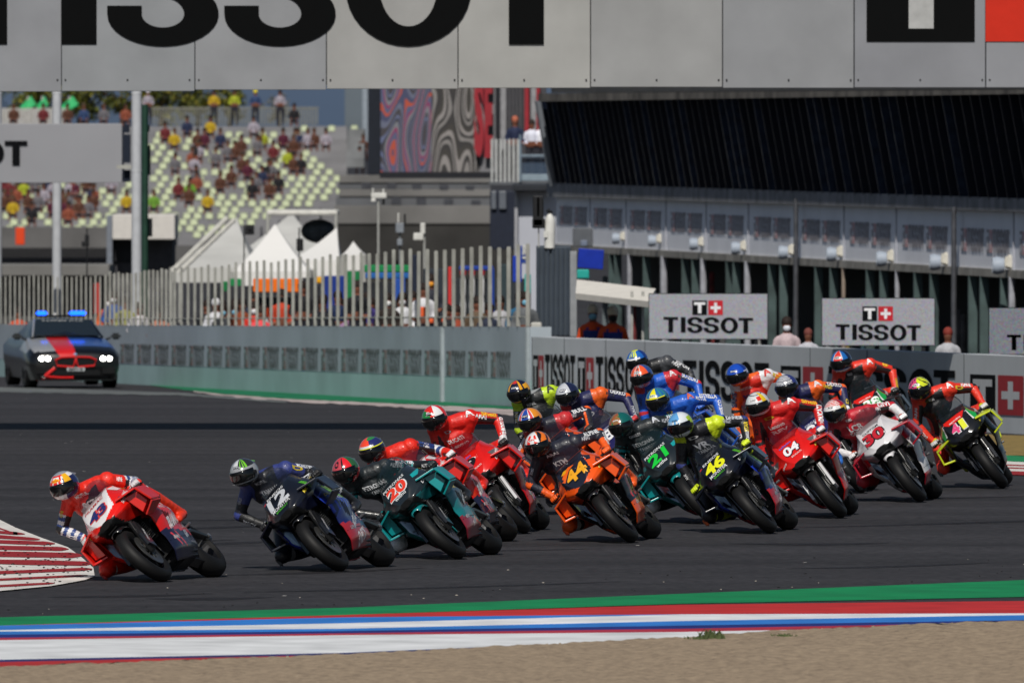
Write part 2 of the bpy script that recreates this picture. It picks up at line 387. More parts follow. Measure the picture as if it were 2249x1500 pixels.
sheet('edge_line', (1008.4, 1014.4), (1013, 1018.4), (2100, 2249), 2150, 2900, mat('kerb_white', 'cfcbc6'), .008, step=30)
vv = []; ff = []; mm = []
for i, (a, b) in enumerate([(1019, 1022), (1022, 1025), (1025, 1028), (1028, 1031), (1031, 1036), (1036, 1044)]):
    q = [G(2196-i*3, a-3, .01), G(2700, a+13, .01), G(2700, b+13, .01), G(2196-i*3, b-3, .01)]; k = len(vv); vv += q; ff.append((k, k+3, k+2, k+1)); mm.append((i+1) % 2)
tag(mesh('striped_kerb', vv, ff, [kerbr, kerbw], None, mm), kind='structure')

# ================================================================== PIT WALL
BLK = mat('sign_black', '0c0d10', .5, noise=.1); REDS = mat('sign_red', '9a1f28', .5, noise=.1); WHT = mat('sign_white', 'b9bcc0', .55, noise=.05)
def wallmat(name, top, low, zsplit):
    m = mat(name, top, .7, noise=.12, nscale=.7); return m
wl = [(-260, 801, 712), (0, 829, 713), (260, 835, 715), (500, 848, 716), (700, 862, 717), (900, 877, 717.5), (1060, 887, 718), (1165, 894, 718)]
def wall_pts(lst):
    out = []; A = G(lst[0][0], lst[0][1]); B = G(lst[-1][0], lst[-1][1])   # one straight wall
    for px, pb, pt in lst:
        k = (px-CX)/FPX; dx = B.x-A.x; dy = B.y-A.y; t = (k*A.y-A.x)/(dx-k*dy); b = A.lerp(B, t); b.z = gz(b.y)
        out.append((b, P(px, pt, b.y)))
    return out
def build_wall(name, lst, frac_mats, label, thick=.35, extra=None):
    root = empty(name, wall_pts(lst)[0][0], label, 'wall'); pts = wall_pts(lst); org = root.location
    rings = []; n = len(pts)
    for b, t in pts: rings.append((b, t))
    d = (pts[-1][0]-pts[0][0]); nrm = Vector((d.y, -d.x, 0)).normalized()
    if nrm.x > 0: nrm = -nrm          # towards the track
    for (nm, f0, f1, m, prd) in frac_mats:
        vs = []; fs = []
        for b, t in rings:
            lo = b.lerp(t, f0); hi = b.lerp(t, f1)
            if f0 == 0: lo = lo-Vector((0, 0, .3))
            for p in (lo+nrm*prd, hi+nrm*prd, hi-nrm*thick, lo-nrm*thick): vs.append(p-org)
        for i in range(n-1):
            for j in range(4): fs.append((i*4+j, i*4+(j+1) % 4, (i+1)*4+(j+1) % 4, (i+1)*4+j))
        fs += [(0, 1, 2, 3), ((n-1)*4+3, (n-1)*4+2, (n-1)*4+1, (n-1)*4)]
        o = mesh(nm, vs, fs, m, root)
    return root, pts, nrm
W1, w1p, w1n = build_wall('pit_wall', wl, [('lower_wall', 0, .34, mat('wall_teal', '98b4b4', .6, noise=.12, nscale=.6), 0.0), ('upper_wall', .34, 1, mat('wall_gray', '9fa9b2', .6, noise=.12, nscale=.5), .003)], 'long low pit wall with pale teal base running below the picket fence')
wr = [(1168, 895, 740), (1400, 908, 749), (1600, 919, 757), (1800, 930, 764), (2000, 941, 773), (2249, 954, 783), (2700, 978, 800)]
W2, w2p, w2n = build_wall('pit_wall', wr, [('wall_panel', 0, 1, mat('wall_gray2', 'b8bdc2', .6, noise=.12, nscale=.5), 0.0)], 'low grey pit wall with large black lettering behind the riders')
def wall_at(pts, lst, px):
    """base point on wall face below pixel column px"""
    for i in range(len(lst)-1):
        if px <= lst[i+1][0] or i == len(lst)-2:
            a = pts[i]; b = pts[i+1]; xa = a[0].x; ya = a[0].y; dx = b[0].x-xa; dy = b[0].y-ya; k = (px-CX)/FPX
            t = (k*ya-xa)/(dx-k*dy); return a[0].lerp(b[0], t), a[1].lerp(b[1], t)
def wall_logo(pts, lst, nrm, root, px0, px1, f0, f1, mats, logo=True, word=True, name='lettering'):
    a0, a1 = wall_at(pts, lst, px0); b0, b1 = wall_at(pts, lst, px1); L = (b0-a0).length; u = (b0-a0).normalized(); hgt = (a1-a0).length
    o = a0.lerp(a1, f0); cap = hgt*(f1-f0); wd = (8.05 if (logo and word) else 2.1 if logo else 5.75)*cap
    return brand_unit(o+nrm*.006-root.location, u, (a1-a0).normalized(), cap, L/wd, name, mats, root, logo, word, off=nrm*.004)
SGM = [BLK, REDS, WHT]
for (a, b, lg, wd) in [(1172, 1264, 1, 1), (1270, 1411, 1, 1), (1428, 1690, 1, 1), (1716, 2099, 1, 1), (2132, 2620, 1, 1)]:
    wall_logo(w2p, wr, w2n, W2, a, b, .235, .76, SGM)
# panel joints of the right wall
mb = MB()
for px in (1169, 1240, 1331, 1417, 1780, 1905, 2118, 2500):
    b, t = wall_at(w2p, wr, px); d = w2n; mb.tube([b+d*.004-W2.location, t+d*.004-W2.location], .008, 4)
mb.build('joint', mat('joint_dark', '4c5257', .7), W2)
FAD = [mat('faded_black', '5c6263', .7, noise=.25), mat('faded_red', '8a7370', .7, noise=.2), mat('faded_white', '8ca2a3', .7)]
px = 262.0; k = 0
while px < 1115:
    wdt = 33+(px-262)*.016; wall_logo(w1p, wl, w1n, W1, px+3, px+wdt, .36, .69, FAD); px += wdt+4; k += 1
mb = MB()
for px in (975, 1163): b, t = wall_at(w1p, wl, px); mb.tube([b+w1n*.02-W1.location, t+w1n*.02-W1.location], .05, 6)
mb.build('joint', mat('joint_pale', '8e979c', .7), W1)
# picket fence standing on the wall
fence = empty('picket_fence', wall_at(w1p, wl, 700)[1], 'white picket debris fence standing on the long pit wall', 'fence')
pk = mat('picket_paint', '8b8b86', .6, noise=.25, nscale=3); PKS = [mat('picket_'+c, c, .7, noise=.35, nscale=4) for c in ('626462', '45474a', '82837f', '3a3c3d', '6b6d6b')]; px = 232.0
ftop = lambda x: interp((232, 370, 600, 830, 1175), (600, 592, 572, 553, 538), x)
while px < 1176:
    b, t = wall_at(w1p, wl, px); b = t-w1n*.15; tp = P(px, ftop(px)+random.uniform(-4, 4), b.y); mb = MB(); wv = .033 if px < 380 else .032+.012*(px-380)/800
    off = fence.location; ln = random.uniform(-.01, .01)
    mb.rbox((Vector((tp.x, b.y, (b.z+tp.z)/2))-off), (wv*1.55, wv*1.2, tp.z-b.z), .008); mb.build('post', pk, fence)
    px += 9.5 if px < 380 else interp((380, 700, 1175), (14.5, 16.5, 21.5), px)
mb = MB()
for fr in (.12,):
    pts = []
    for q in range(232, 1176, 40):
        b, t = wall_at(w1p, wl, q); b = t-w1n*.15; tp = P(q, ftop(q), b.y); pts.append(Vector((tp.x, b.y+.06, b.z+(tp.z-b.z)*fr))-fence.location)
    mb.tube(pts, .012, 6)
mb.build('rail', pk, fence)
# thinner, paler fence left of the safety car
f2 = empty('picket_fence', P(0, 714, 292), 'thin pale railing on the wall behind the safety car', 'fence')
px = -40.0
while px < 228:
    b, t = wall_at(w1p, wl, px); b = t-w1n*.2; tp = P(px, 606+random.uniform(-2, 3), b.y); mb = MB(); mb.rbox(Vector((tp.x, b.y, (b.z+tp.z)/2))-f2.location, (.035, .03, tp.z-b.z), .006)
    mb.build('post', pk, f2); px += 10.4

# ================================================================== OVERHEAD GANTRY SIGN
YG = 199.0
gp = lambda x, y: P(x, y, YG)
gr = empty('overhead_gantry', gp(1124, 200), 'wide pale overhead gantry sign with giant black letters spanning the track', 'gantry')
org = gr.location; panel = mat('gantry_panel', '9b9b9a', .45, metal=.15, noise=.09, nscale=1.3)
seams = [-445, -155, 135, 428, 717, 1006, 1297, 1587, 1876, 2165, 2455, 2745]; bots = [202, 202, 201, 198, 196, 194, 192, 194, 193, 193, 193]
for i in range(len(bots)):
    a = gp(seams[i]+.8, bots[i]); b = gp(seams[i+1]-.8, -420); jy = random.uniform(-.006, .006); mb = MB(); mb.bbox(Vector((a.x, YG+jy, a.z))-org, Vector((b.x, YG+.04+jy, b.z))-org)
    pn = mb.build('sign_panel', [mat('gantry_panel_'+c_, c_, .45, .15, 0, .09, 1.3) for c_ in [('84868a', '888a8f', '8a8d91', '8c8e92', '9a9a99', 'a0a09e', '939495', '8a8c90', '84868c', '888a90', '888a90')[i]]], gr); bevel_mod(pn, .008)
    for fx in (.03, .5, .97):
        mr = MB(); q = gp(seams[i]+290*fx, 176); mr.ball(Vector((q.x, YG-.012, q.z))-org, (.013, .008, .013), 8, 6)
        mr.build('rivet', mat('rivet_dark', '3c3c3c', .4, .6), pn)
mb = MB(); mb.bbox(Vector((gp(-445, 0).x, YG+.2, gp(0, 186).z))-org, Vector((gp(2745, 0).x, YG+4.2, gp(0, -410).z))-org); mb.build('shadow_box', mat('shadow_box_grey', '55585c', .6), gr)  # unseen box behind the sign, made deep to widen the gantry's cast shadow
BLG_ = 0; cap = 245/S(YG); k_ = 1/S(YG)
BLG = mat('gantry_black', '08090a', .5, coat=0, noise=.05); 
for m_ in (BLG, BLK): m_.node_tree.nodes['Principled BSDF'].inputs['Specular IOR Level'].default_value = .08; m_.node_tree.nodes['Principled BSDF'].inputs['Roughness'].default_value = .8
REDG = mat('gantry_red', 'c02a18', .4, noise=.05); WHG = mat('gantry_white', 'a4a5a5', .45)
u = Vector((1, 0, 0)); v = Vector((0, 0, 1)); nf = Vector((0, -.004, 0))
for (x0, yb, lg, wd) in [(-138, 98, 0, 1), (1903, 92, 1, 0)]:
    brand_unit(gp(x0, yb)-org+Vector((0, -.016, 0)), u, v, cap, 1, 'lettering', [BLG, REDG, WHG], gr, lg, wd, off=nf)
for sx in (-1, 1):
    mb = MB(); xx = sx*11.5; mb.tube([Vector((xx, YG+.7, -.6))-org, Vector((xx, YG+.7, 8.4))-org], .25, 16); mb.build('leg', mat('galv', '8e9298', .4, .5), gr, smooth=True)
# ================================================================== RACING MOTORCYCLES AND RIDERS
BLACK = mat('satin_black', '0b0c0d', .4, noise=.1); CARB = mat('carbon', '17181a', .28, coat=.5, noise=.25, nscale=60)
TYRE = mat('tyre_rubber', '101011', .6, noise=.3, nscale=8, bump=.05); STEEL = mat('brake_steel', '8a8a88', .3, .9, noise=.1); GOLD = mat('fork_gold', 'b58a3a', .3, .8, noise=.1)
ALU = mat('aluminium', 'a6a8aa', .32, .85, noise=.15); DARKM = mat('engine_dark', '2a2b2d', .5, .5, noise=.3, nscale=14); YELC = mat('tyre_band_yellow', 'c9b83a', .6)
def screen_mat(tint):
    return mat('screen_'+tint, tint, .05, 0, .6, 0, alpha=.42)
def bez(a, b, t): return a+(b-a)*t
# ---- shapes in bike space: x = rider's right, y = forward, z = up; front contact at y=0, rear at y=-1.43
def ring(y, zt, zb, hw, zw, p=2.4, n=20, tap=1.0):
    """egg-shaped section: widest at height zw"""
    out = []
    for k in range(n):
        a = 2*math.pi*k/n; c, s_ = math.cos(a), math.sin(a); x = hw*math.copysign(abs(s_)**(2/p), s_)
        z = zw+(zt-zw)*abs(c)**(2/p) if c > 0 else zw-(zw-zb)*abs(c)**(2/p)
        if c < 0: x *= 1-(1-tap)*abs(c)
        out.append(Vector((x, y, z)))
    return out
def sec(y, zt, a, zw, hw, zb, b):
    """angular section: flat top of half-width a, widest hw at zw, keel half-width b; corners cut"""
    h = [(0, zt), (a, zt-.004), (a+(hw-a)*.30, zt-(zt-zw)*.42), (hw, zw), (hw*.96, zw-(zw-zb)*.4), (b, zb), (0, zb)]
    r_ = [Vector((x, 0, z)) for x, z in h]+[Vector((-x, 0, z)) for x, z in h[-2:0:-1]]; out = []
    for i in range(len(r_)):
        p, q = r_[i], r_[(i+1) % len(r_)]; out += [p.lerp(q, k) for k in (.12, .28, .44, .6, .74, .88)]
    for v in out: v.y = y
    return out
def nose_mesh():
    s_ = [sec(.15, .735, .05, .71, .08, .675, .05), sec(.13, .765, .075, .72, .12, .655, .06), sec(.07, .835, .12, .745, .175, .635, .075), sec(.0, .905, .145, .775, .222, .625, .09), sec(-.08, .97, .155, .80, .25, .62, .10), sec(-.14, 1.0, .16, .815, .268, .618, .12), sec(-.24, 1.03, .165, .83, .288, .615, .16), sec(-.36, 1.03, .17, .82, .296, .61, .18), sec(-.50, .96, .16, .79, .28, .60, .18)]
    r_ = []; n = len(s_)
    for i in range(n-1):
        A, B_, C_, D_ = s_[max(0, i-1)], s_[i], s_[i+1], s_[min(n-1, i+2)]
        for t in (0, .25, .5, .75): r_.append([.5*((2*b)+(c-a)*t+(2*a-5*b+4*c-d)*t*t+(3*b-a-3*c+d)*t**3) for a, b, c, d in zip(A, B_, C_, D_)])
    return loft(r_+[s_[-1]])
def screen_mesh():
    s_ = []
    for (y, zb, zt, hw) in [(-.07, .955, .985, .11), (-.14, .985, 1.06, .145), (-.23, 1.01, 1.14, .165), (-.33, 1.02, 1.195, .17), (-.42, 1.01, 1.215, .165)]:
        s_.append([Vector((hw*math.sin(a), y, zb+(zt-zb)*max(0, math.cos(a))**.7)) for a in [(-90+180*k/12)*math.pi/180 for k in range(13)]])
    return loft(s_, closed=False)
def side_grid(sgn, nu=40, nv=34):
    """outer skin of one fairing side, from leading edge to trailing edge, top to belly"""
    lead = [(-.14, .84), (-.13, .74), (-.19, .62), (-.27, .48), (-.33, .34), (-.38, .22), (-.45, .15)]
    trail = [(-.60, .83), (-.74, .75), (-.86, .63), (-.93, .52), (-1.02, .40), (-1.06, .26), (-1.04, .17)]
    wid = [.262, .285, .295, .272, .225, .175, .08]
    def at(l, v):
        t = v*(len(l)-1); i = min(int(t), len(l)-2); t -= i
        return l[i]*(1-t)+l[i+1]*t if not isinstance(l[0], tuple) else (l[i][0]*(1-t)+l[i+1][0]*t, l[i][1]*(1-t)+l[i+1][1]*t)
    vs = []
    for i in range(nu+1):
        for j in range(nv+1):
            u_, v_ = i/nu, j/nv; a = at(lead, v_); b = at(trail, v_); y = a[0]+(b[0]-a[0])*u_; z = a[1]+(b[1]-a[1])*u_
            x = at(wid, v_)*(1-.20*max(0, 1-u_*4)**2)*(1-.16*max(0, (u_-.55)/.45)**1.5)
            x += .018*math.exp(-((v_-.42)/.05)**2)*(u_ < .8)-.012*math.exp(-((v_-.6)/.04)**2)
            vs.append(Vector((sgn*x, y, z)))
    fs = [(i*(nv+1)+j, (i+1)*(nv+1)+j, (i+1)*(nv+1)+j+1, i*(nv+1)+j+1) for i in range(nu) for j in range(nv)]
    uv = [((f // nv+.5)/nu, (f % nv+.5)/nv) for f in range(len(fs))]
    return vs, fs, uv
def fender_mesh():
    prof = [(-.078, .300), (-.074, .322), (-.045, .338), (0, .345), (.045, .338), (.074, .322), (.078, .300)]
    vs = []; n = 16
    for i in range(n+1):
        a = R(62+(232-62)*i/n-90)   # from just ahead of the top to behind the fork
        tw = 1-.35*max(0, 1-i/3)
        for (x, r) in prof: vs.append(Vector((x*tw, r*math.cos(a+R(90))*-1 if False else -r*math.sin(a)*1.0, .30+r*math.cos(a))))
    k = len(prof); fs = [(i*k+j, (i+1)*k+j, (i+1)*k+j+1, i*k+j+1) for i in range(n) for j in range(k-1)]
    return vs, fs
def fender_mesh():
    prof = [(-.076, .296), (-.074, .318), (-.048, .334), (0, .342), (.048, .334), (.074, .318), (.076, .296)]; vs = []; n = 14
    for i in range(n+1):
        a = R(-28+(100+28)*i/n)          # angle from vertical, towards the back
        tw = 1-.45*max(0, 1-i/3)**2
        for (x, r) in prof: vs.append(Vector((x*tw, -r*math.sin(a), .30+r*math.cos(a))))
    k = len(prof); return vs, [(i*k+j, (i+1)*k+j, (i+1)*k+j+1, i*k+j+1) for i in range(n) for j in range(k-1)]
def tyre_prof(hw, ro, ri):
    out = [(-hw*.62, ri)]
    for k in range(13):
        a = R(-100+200*k/12); out.append((hw*math.sin(a), ro-hw*.92+hw*.92*math.cos(a)))
    return out+[(hw*.62, ri)]
SH = {}
def shared(key, fn):
    if key not in SH: SH[key] = fn()
    return SH[key]
def inst(name, me_obj, parent, mats=None):
    """another object on the same mesh data"""
    o = bpy.data.objects.new(name, me_obj); link(o, parent)
    return o
def wheel_parts(front):
    ro, hw, ri = (.300, .062, .205) if front else (.318, .098, .205)
    def mk_rim():
        m = MB(); hb = hw*.62; m.lathe([(-hb, ri+.012), (-hb, ri-.004), (-hb*.8, ri-.014), (0, ri-.03), (hb*.8, ri-.014), (hb, ri-.004), (hb, ri+.012)], 40)
        m.tube([(-.05, 0, 0), (.05, 0, 0)], .034, 16)
        for k in range(5):
            a = 2*math.pi*k/5; d = Vector((0, math.cos(a), math.sin(a))); t = Vector((0, -math.sin(a), math.cos(a)))
            for s_ in (-1, 1): m.tube([d*.03, d*.12+t*s_*.012, d*.186+t*s_*.03], [.014, .010, .012], 6)
        o = m.build('rim', [BLACK]); me = o.data; bpy.data.objects.remove(o); return me
    def mk_tyre():
        m = MB(); m.lathe(tyre_prof(hw, ro, ri), 56); o = m.build('tyre', [TYRE], smooth=50); me = o.data; bpy.data.objects.remove(o); return me
    def mk_disc():
        m = MB(); m.lathe([(-.0035, .095), (.0035, .095), (.0035, .165), (-.0035, .165)], 40, closed_prof=True)
        for k in range(8):
            a = 2*math.pi*k/8; m.tube([(0, .03*math.cos(a), .03*math.sin(a)), (0, .1*math.cos(a+.3), .1*math.sin(a+.3))], .006, 4)
        o = m.build('brake_disc', [STEEL]); me = o.data; bpy.data.objects.remove(o); return me
    return shared(('rim', front), mk_rim), shared(('tyre', front), mk_tyre), shared('disc', mk_disc)
def mech_meshes():
    def mk(fn, mats, smooth=False):
        m = MB(); fn(m); o = m.build('x', mats, smooth=smooth); me = o.data; bpy.data.objects.remove(o); return me
    D = {}
    def fork(m):
        for s_ in (-1, 1):
            m.mat(0).tube([(s_*.098, .0, .30), (s_*.098, -.06, .46)], [.026, .029], 12); m.mat(0).tube([(s_*.098, -.06, .46), (s_*.098, -.14, .66)], [.029, .029], 12); m.mat(1).tube([(s_*.098, -.14, .66), (s_*.098, -.20, .80)], [.025, .025], 12)
            m.mat(2).rbox((s_*.1, .012, .30), (.04, .07, .09), .01)
        m.mat(2).tube([(-.12, 0, .30), (.12, 0, .30)], .014, 8); m.rbox((0, -.17, .74), (.26, .09, .035), .01)
    D['fork'] = mk(fork, [CARB, GOLD, BLACK], 40)
    def guard(m):      # brake-cooling scoop hugging the fork foot
        for s_ in (-1, 1):
            m.prism([(s_*.118, .05, .33), (s_*.118, .0, .46), (s_*.118, -.09, .60), (s_*.118, -.15, .57), (s_*.118, -.10, .40), (s_*.118, -.04, .28)], (s_*.026, 0, 0))
    D['guard'] = mk(guard, [CARB])
    def cal(m): m.rbox((0, -.10, .41), (.05, .055, .12), .014, Matrix.Rotation(R(-35), 3, 'X'))
    D['caliper'] = mk(cal, [GOLD])
    def eng(m):
        m.mat(0).rbox((0, -.72, .42), (.34, .50, .42), .05); m.rbox((0, -.5, .62), (.30, .25, .25), .04); m.rbox((0, -.85, .24), (.26, .35, .14), .03)
        m.mat(1).rbox((0, -.335, .55), (.30, .03, .30), .01, Matrix.Rotation(R(-14), 3, 'X'))          # radiator
        for k in range(14): m.mat(2).box((0, -.315, .43+k*.019), (.28, .012, .003))
        m.mat(0).tube([(.05, -.5, .28), (.06, -.8, .22), (.08, -1.1, .24)], .03, 8)
    D['engine'] = mk(eng, [DARKM, BLACK, ALU], 40)
    def swing(m):
        for s_ in (-1, 1): m.tube([(s_*.10, -.92, .40), (s_*.155, -1.12, .40), (s_*.15, -1.43, .318)], [.045, .042, .034], 8, sq=.6); m.rbox((s_*.15, -1.45, .318), (.03, .14, .06), .01)
        m.tube([(-.12, -.96, .42), (.12, -.96, .42)], .05, 10); m.mat(1).tube([(-.19, -1.43, .318), (.19, -1.43, .318)], .02, 10)
        m.mat(0).prism([(.04, -1.02, .18), (.04, -1.20, .13), (.04, -1.26, .19), (.04, -1.1, .28)], (-.09, 0, 0))
    D['swingarm'] = mk(swing, [CARB, ALU], 40)
    def bars(m):
        for s_ in (-1, 1): m.mat(0).tube([(s_*.10, -.235, .865), (s_*.37, -.32, .83)], .013, 8); m.mat(1).tube([(s_*.24, -.28, .85), (s_*.37, -.32, .83)], .019, 10)
        m.mat(0).rbox((0, -.24, .87), (.24, .08, .03), .01)
        for s_ in (-1, 1): m.mat(0).tube([(s_*.22, -.245, .85), (s_*.30, -.235, .835), (s_*.375, -.275, .825), (s_*.385, -.33, .825)], .008, 6)   # lever guard
    D['bars'] = mk(bars, [BLACK, mat('grip_rubber', '1a1a1a', .8)], 40)
    def pegs(m, s_):
        m.tube([(s_*.14, -.98, .42), (s_*.26, -.98, .415)], .012, 8); m.prism([(s_*.135, -.90, .50), (s_*.135, -1.04, .50), (s_*.135, -1.04, .36), (s_*.135, -.95, .36)], (s_*.012, 0, 0))
    for q_ in (-1, 1): D['pegs', q_] = mk(lambda m, q_=q_: pegs(m, q_), [ALU])
    def intake(m):
        m.tube([(0, .158, .70), (0, .06, .70)], [.05, .07], 14, sq=.6); m.rbox((0, .075, .668), (.15, .10, .07), .02)
    D['intake'] = mk(intake, [BLACK])
    return D
def tank_mesh():
    return loft([ring(-.38, .96, .72, .12, .84), ring(-.48, 1.03, .70, .17, .86), ring(-.60, 1.05, .68, .185, .86), ring(-.74, .99, .70, .16, .84), ring(-.86, .90, .74, .12, .82)])
def tail_mesh():
    return loft([ring(-.84, .90, .78, .13, .84), ring(-.98, .885, .79, .15, .84), ring(-1.10, .90, .80, .15, .86), ring(-1.18, .99, .81, .13, .90), ring(-1.32, 1.035, .86, .10, .95), ring(-1.50, 1.045, .95, .06, .99), ring(-1.60, 1.04, 1.00, .03, 1.02)])
def wing_mesh(sgn):
    m = MB(); th = .018
    def plate(a, b, c, d):   # quad with thickness
        q = [Vector(p) for p in (a, b, c, d)]; nn = (q[1]-q[0]).cross(q[3]-q[0]).normalized()*th; m.prism(q, nn)
    plate((sgn*.19, .05, .80), (sgn*.375, -.02, .765), (sgn*.385, -.28, .775), (sgn*.26, -.28, .82))
    plate((sgn*.375, -.02, .765), (sgn*.40, -.06, .60), (sgn*.405, -.30, .61), (sgn*.385, -.28, .775))
    plate((sgn*.40, -.06, .60), (sgn*.26, -.10, .56), (sgn*.27, -.30, .57), (sgn*.405, -.30, .61))
    return m
def project(vs, fs, o, u, v, w_, h_, bvh, lift=.004, sub=True):
    """lay a flat 2-D drawing on a curved panel"""
    n = u.cross(v).normalized(); bm = bmesh.new(); bv = [bm.verts.new((x.x*w_, x.y*h_, 0)) for x in vs]
    for f in fs:
        try: bm.faces.new([bv[i] for i in f])
        except Exception: pass
    bmesh.ops.triangulate(bm, faces=bm.faces[:])
    mx = .05
    for _ in range(3):
        es = [e for e in bm.edges if e.calc_length() > mx]
        if not es: break
        bmesh.ops.subdivide_edges(bm, edges=es, cuts=1); bmesh.ops.triangulate(bm, faces=bm.faces[:])
    bm.verts.index_update(); out = []; bad = set()
    for q in bm.verts:
        p = o+u*q.co.x+v*q.co.y; hit = bvh.ray_cast(p+n*.4, -n, .8)
        if hit[0] is None: bad.add(q.index); out.append(p); continue
        nn = hit[1] if hit[1].dot(n) > 0 else -hit[1]
        out.append(hit[0]+n*lift)
    ff = [tuple(q.index for q in f.verts) for f in bm.faces if not any(q.index in bad for q in f.verts)]; bm.free(); return out, ff
MECH = mech_meshes()
NOSE = nose_mesh(); NBV = BVHTree.FromPolygons(NOSE[0], NOSE[1])
SG = {s_: side_grid(s_) for s_ in (-1, 1)}; SBV = {s_: BVHTree.FromPolygons(SG[s_][0], SG[s_][1]) for s_ in (-1, 1)}
TAILV = tail_mesh(); TANKV = tank_mesh(); FENV = fender_mesh(); SCRV = screen_mesh()
def decal(name, text, o, u, v, wd, h, bvh, m, parent, bold=.03, lift=.004, slant=0):
    vs, fs = text2d(text, bold); 
    if slant: vs = [Vector((q.x+q.y*slant, q.y, 0)) for q in vs]
    a, b = project(vs, fs, Vector(o), Vector(u).normalized(), Vector(v).normalized(), wd, h, bvh, lift)
    return mesh(name, a, b, m, parent) if b else None
def patch(name, pts, o, u, v, bvh, m, parent, lift=.0025):
    vs = [Vector((p[0], p[1], 0)) for p in pts]; a, b = project(vs, [tuple(range(len(vs)))], Vector(o), Vector(u).normalized(), Vector(v).normalized(), 1, 1, bvh, lift)
    return mesh(name, a, b, m, parent) if b else None
def bike(B, Mw):
    L = B['L']; root = empty('racing_motorcycle', (0, 0, 0)); root.matrix_world = Mw
    tag(root, B['label'], 'motorcycle', 'racing motorcycles leaning through the corner')
    # wheels
    for front in (True, False):
        rim, tyre, disc = wheel_parts(front); cy, cz = (0, .30) if front else (-1.43, .318)
        wo = bpy.data.objects.new('front_wheel' if front else 'rear_wheel', rim); wo.location = (0, cy, cz); link(wo, root)
        rm = L.get('rim')
        if rm: wo.material_slots[0].link = 'OBJECT'; wo.material_slots[0].material = mat('rim_'+rm, rm, .35, .5)
        inst('tyre', tyre, wo)
        for s_ in ((-1, 1) if front else (1,)):
            d = inst('brake_disc', disc, wo); d.location = (s_*.072, 0, 0)
            if front:
                c = inst('brake_caliper', MECH['caliper'], root); c.location = (s_*.085, 0, 0)
    fk = inst('front_fork', MECH['fork'], root); gd = inst('brake_duct', MECH['guard'], root); gd.material_slots[0].link = 'OBJECT'; gd.material_slots[0].material = paint(L.get('duct', '202124'))
    inst('engine', MECH['engine'], root); inst('swingarm', MECH['swingarm'], root); inst('handlebar', MECH['bars'], root); [inst('footpeg_bracket', MECH['pegs', q_], root) for q_ in (-1, 1)]
    inst('air_intake', MECH['intake'], root)
    # nose: colour zones by position
    nm = [paint(L['nose']), paint(L.get('plate', L['nose'])), paint(L.get('low', L['side'])), BLACK]
    vs, fs = NOSE; mi = []
    for f in fs:
        c = sum((vs[i] for i in f), Vector())/len(f)
        mi.append(3 if (c.z < .695+max(0, c.y)*.12 and abs(c.x) < .115) or (c.z < .63 and abs(c.x) < .17) else 1 if (abs(c.x) < .165 and c.y > -.2 and c.z > .72+abs(c.x)*.5) else (2 if c.z < .70 else 0))
    o = mesh('nose_fairing', vs, fs, nm, root, mi); smooth_(o, 27); nose = o
    vs, fs = SCRV; o = mesh('windscreen', vs, fs, screen_mat(L.get('screen', '303438')), root); smooth_(o, 60)
    # sides
    for s_ in (-1, 1):
        vs, fs, uv = SG[s_]; zf = L.get('zone'); sm = [paint(L['side']), paint(L.get('mid', L['side'])), paint(L.get('belly', L['side']))]; mi = []
        for (u_, v_) in uv: mi.append(2 if v_ > L.get('bcut', .72)+.16*(u_-.5) else (1 if (zf and zf(u_, v_)) else 0))
        sdo = mesh('side_fairing', vs, fs, sm, root, mi); smooth_(sdo, 45); md = sdo.modifiers.new('thick', 'SOLIDIFY'); md.thickness = .008; md.offset = 0
        u_ = Vector((0, s_, 0)); v_ = Vector((0, 0, 1)); ux = Vector((0, s_*.94, .34*-s_*s_ if False else 0))
        for (t, cy, cz, wd, h, col, ang) in L.get('side_text', []):
            ca, sa = math.cos(R(ang)), math.sin(R(ang)); uu = u_*ca+v_*sa; vv = v_*ca-u_*sa
            if s_ == 1: uu = u_*ca-v_*sa; vv = v_*ca+u_*sa
            decal('lettering', t, (s_*.3, cy, cz), uu, vv, wd*1.1, h*1.4, SBV[s_], paint(col), sdo, .04, .008)
        for (pts, col) in L.get('side_patch', []):
            patch('stripe', [(-p[0]*s_, p[1]) for p in pts], (s_*.3, 0, 0), u_, v_, SBV[s_], paint(col), sdo, .006)
        wm = wing_mesh(s_)
        if L.get('solid'): wm.add([Vector((s_*x, y, z)) for x, y, z in ((.24, -.06, .79), (.352, -.10, .755), (.362, -.12, .635), (.26, -.10, .59), (.27, -.34, .81), (.375, -.30, .775), (.39, -.30, .62), (.27, -.34, .59))], [(0, 1, 2, 3), (4, 7, 6, 5), (0, 4, 5, 1), (1, 5, 6, 2), (2, 6, 7, 3), (3, 7, 4, 0)])
        wo = wm.build('winglet', [paint(L.get('wing', L['side']))], root); bevel_mod(wo, .004)
    # number and words on the nose; the text runs from the rider's right to his left
    up = Vector((0, -.69, .72)); uu = Vector((-1, 0, 0)); oc = Vector((0, .02, .885))
    for (t, dx, dz, wd, h, col, oc_) in L['nose_text']:
        dx, dz, wd, h = dx*1.15, dz*1.2-.012, wd*1.2, h*(1.5 if h > .06 else 1.25)
        c = oc+uu*dx+up*dz
        if oc_: decal('number_outline', t, c+uu*.004-up*.003, uu, up, wd*1.08, h*1.1, NBV, paint(oc_), nose, .085, .004)
        decal('lettering', t, c, uu, up, wd, h, NBV, paint(col), nose, .04 if h > .06 else .015, .007)
    for (pts, col) in L.get('nose_patch', []):
        patch('stripe', [(p[0], p[1]) for p in pts], oc, uu, up, NBV, paint(col), nose, .0022)
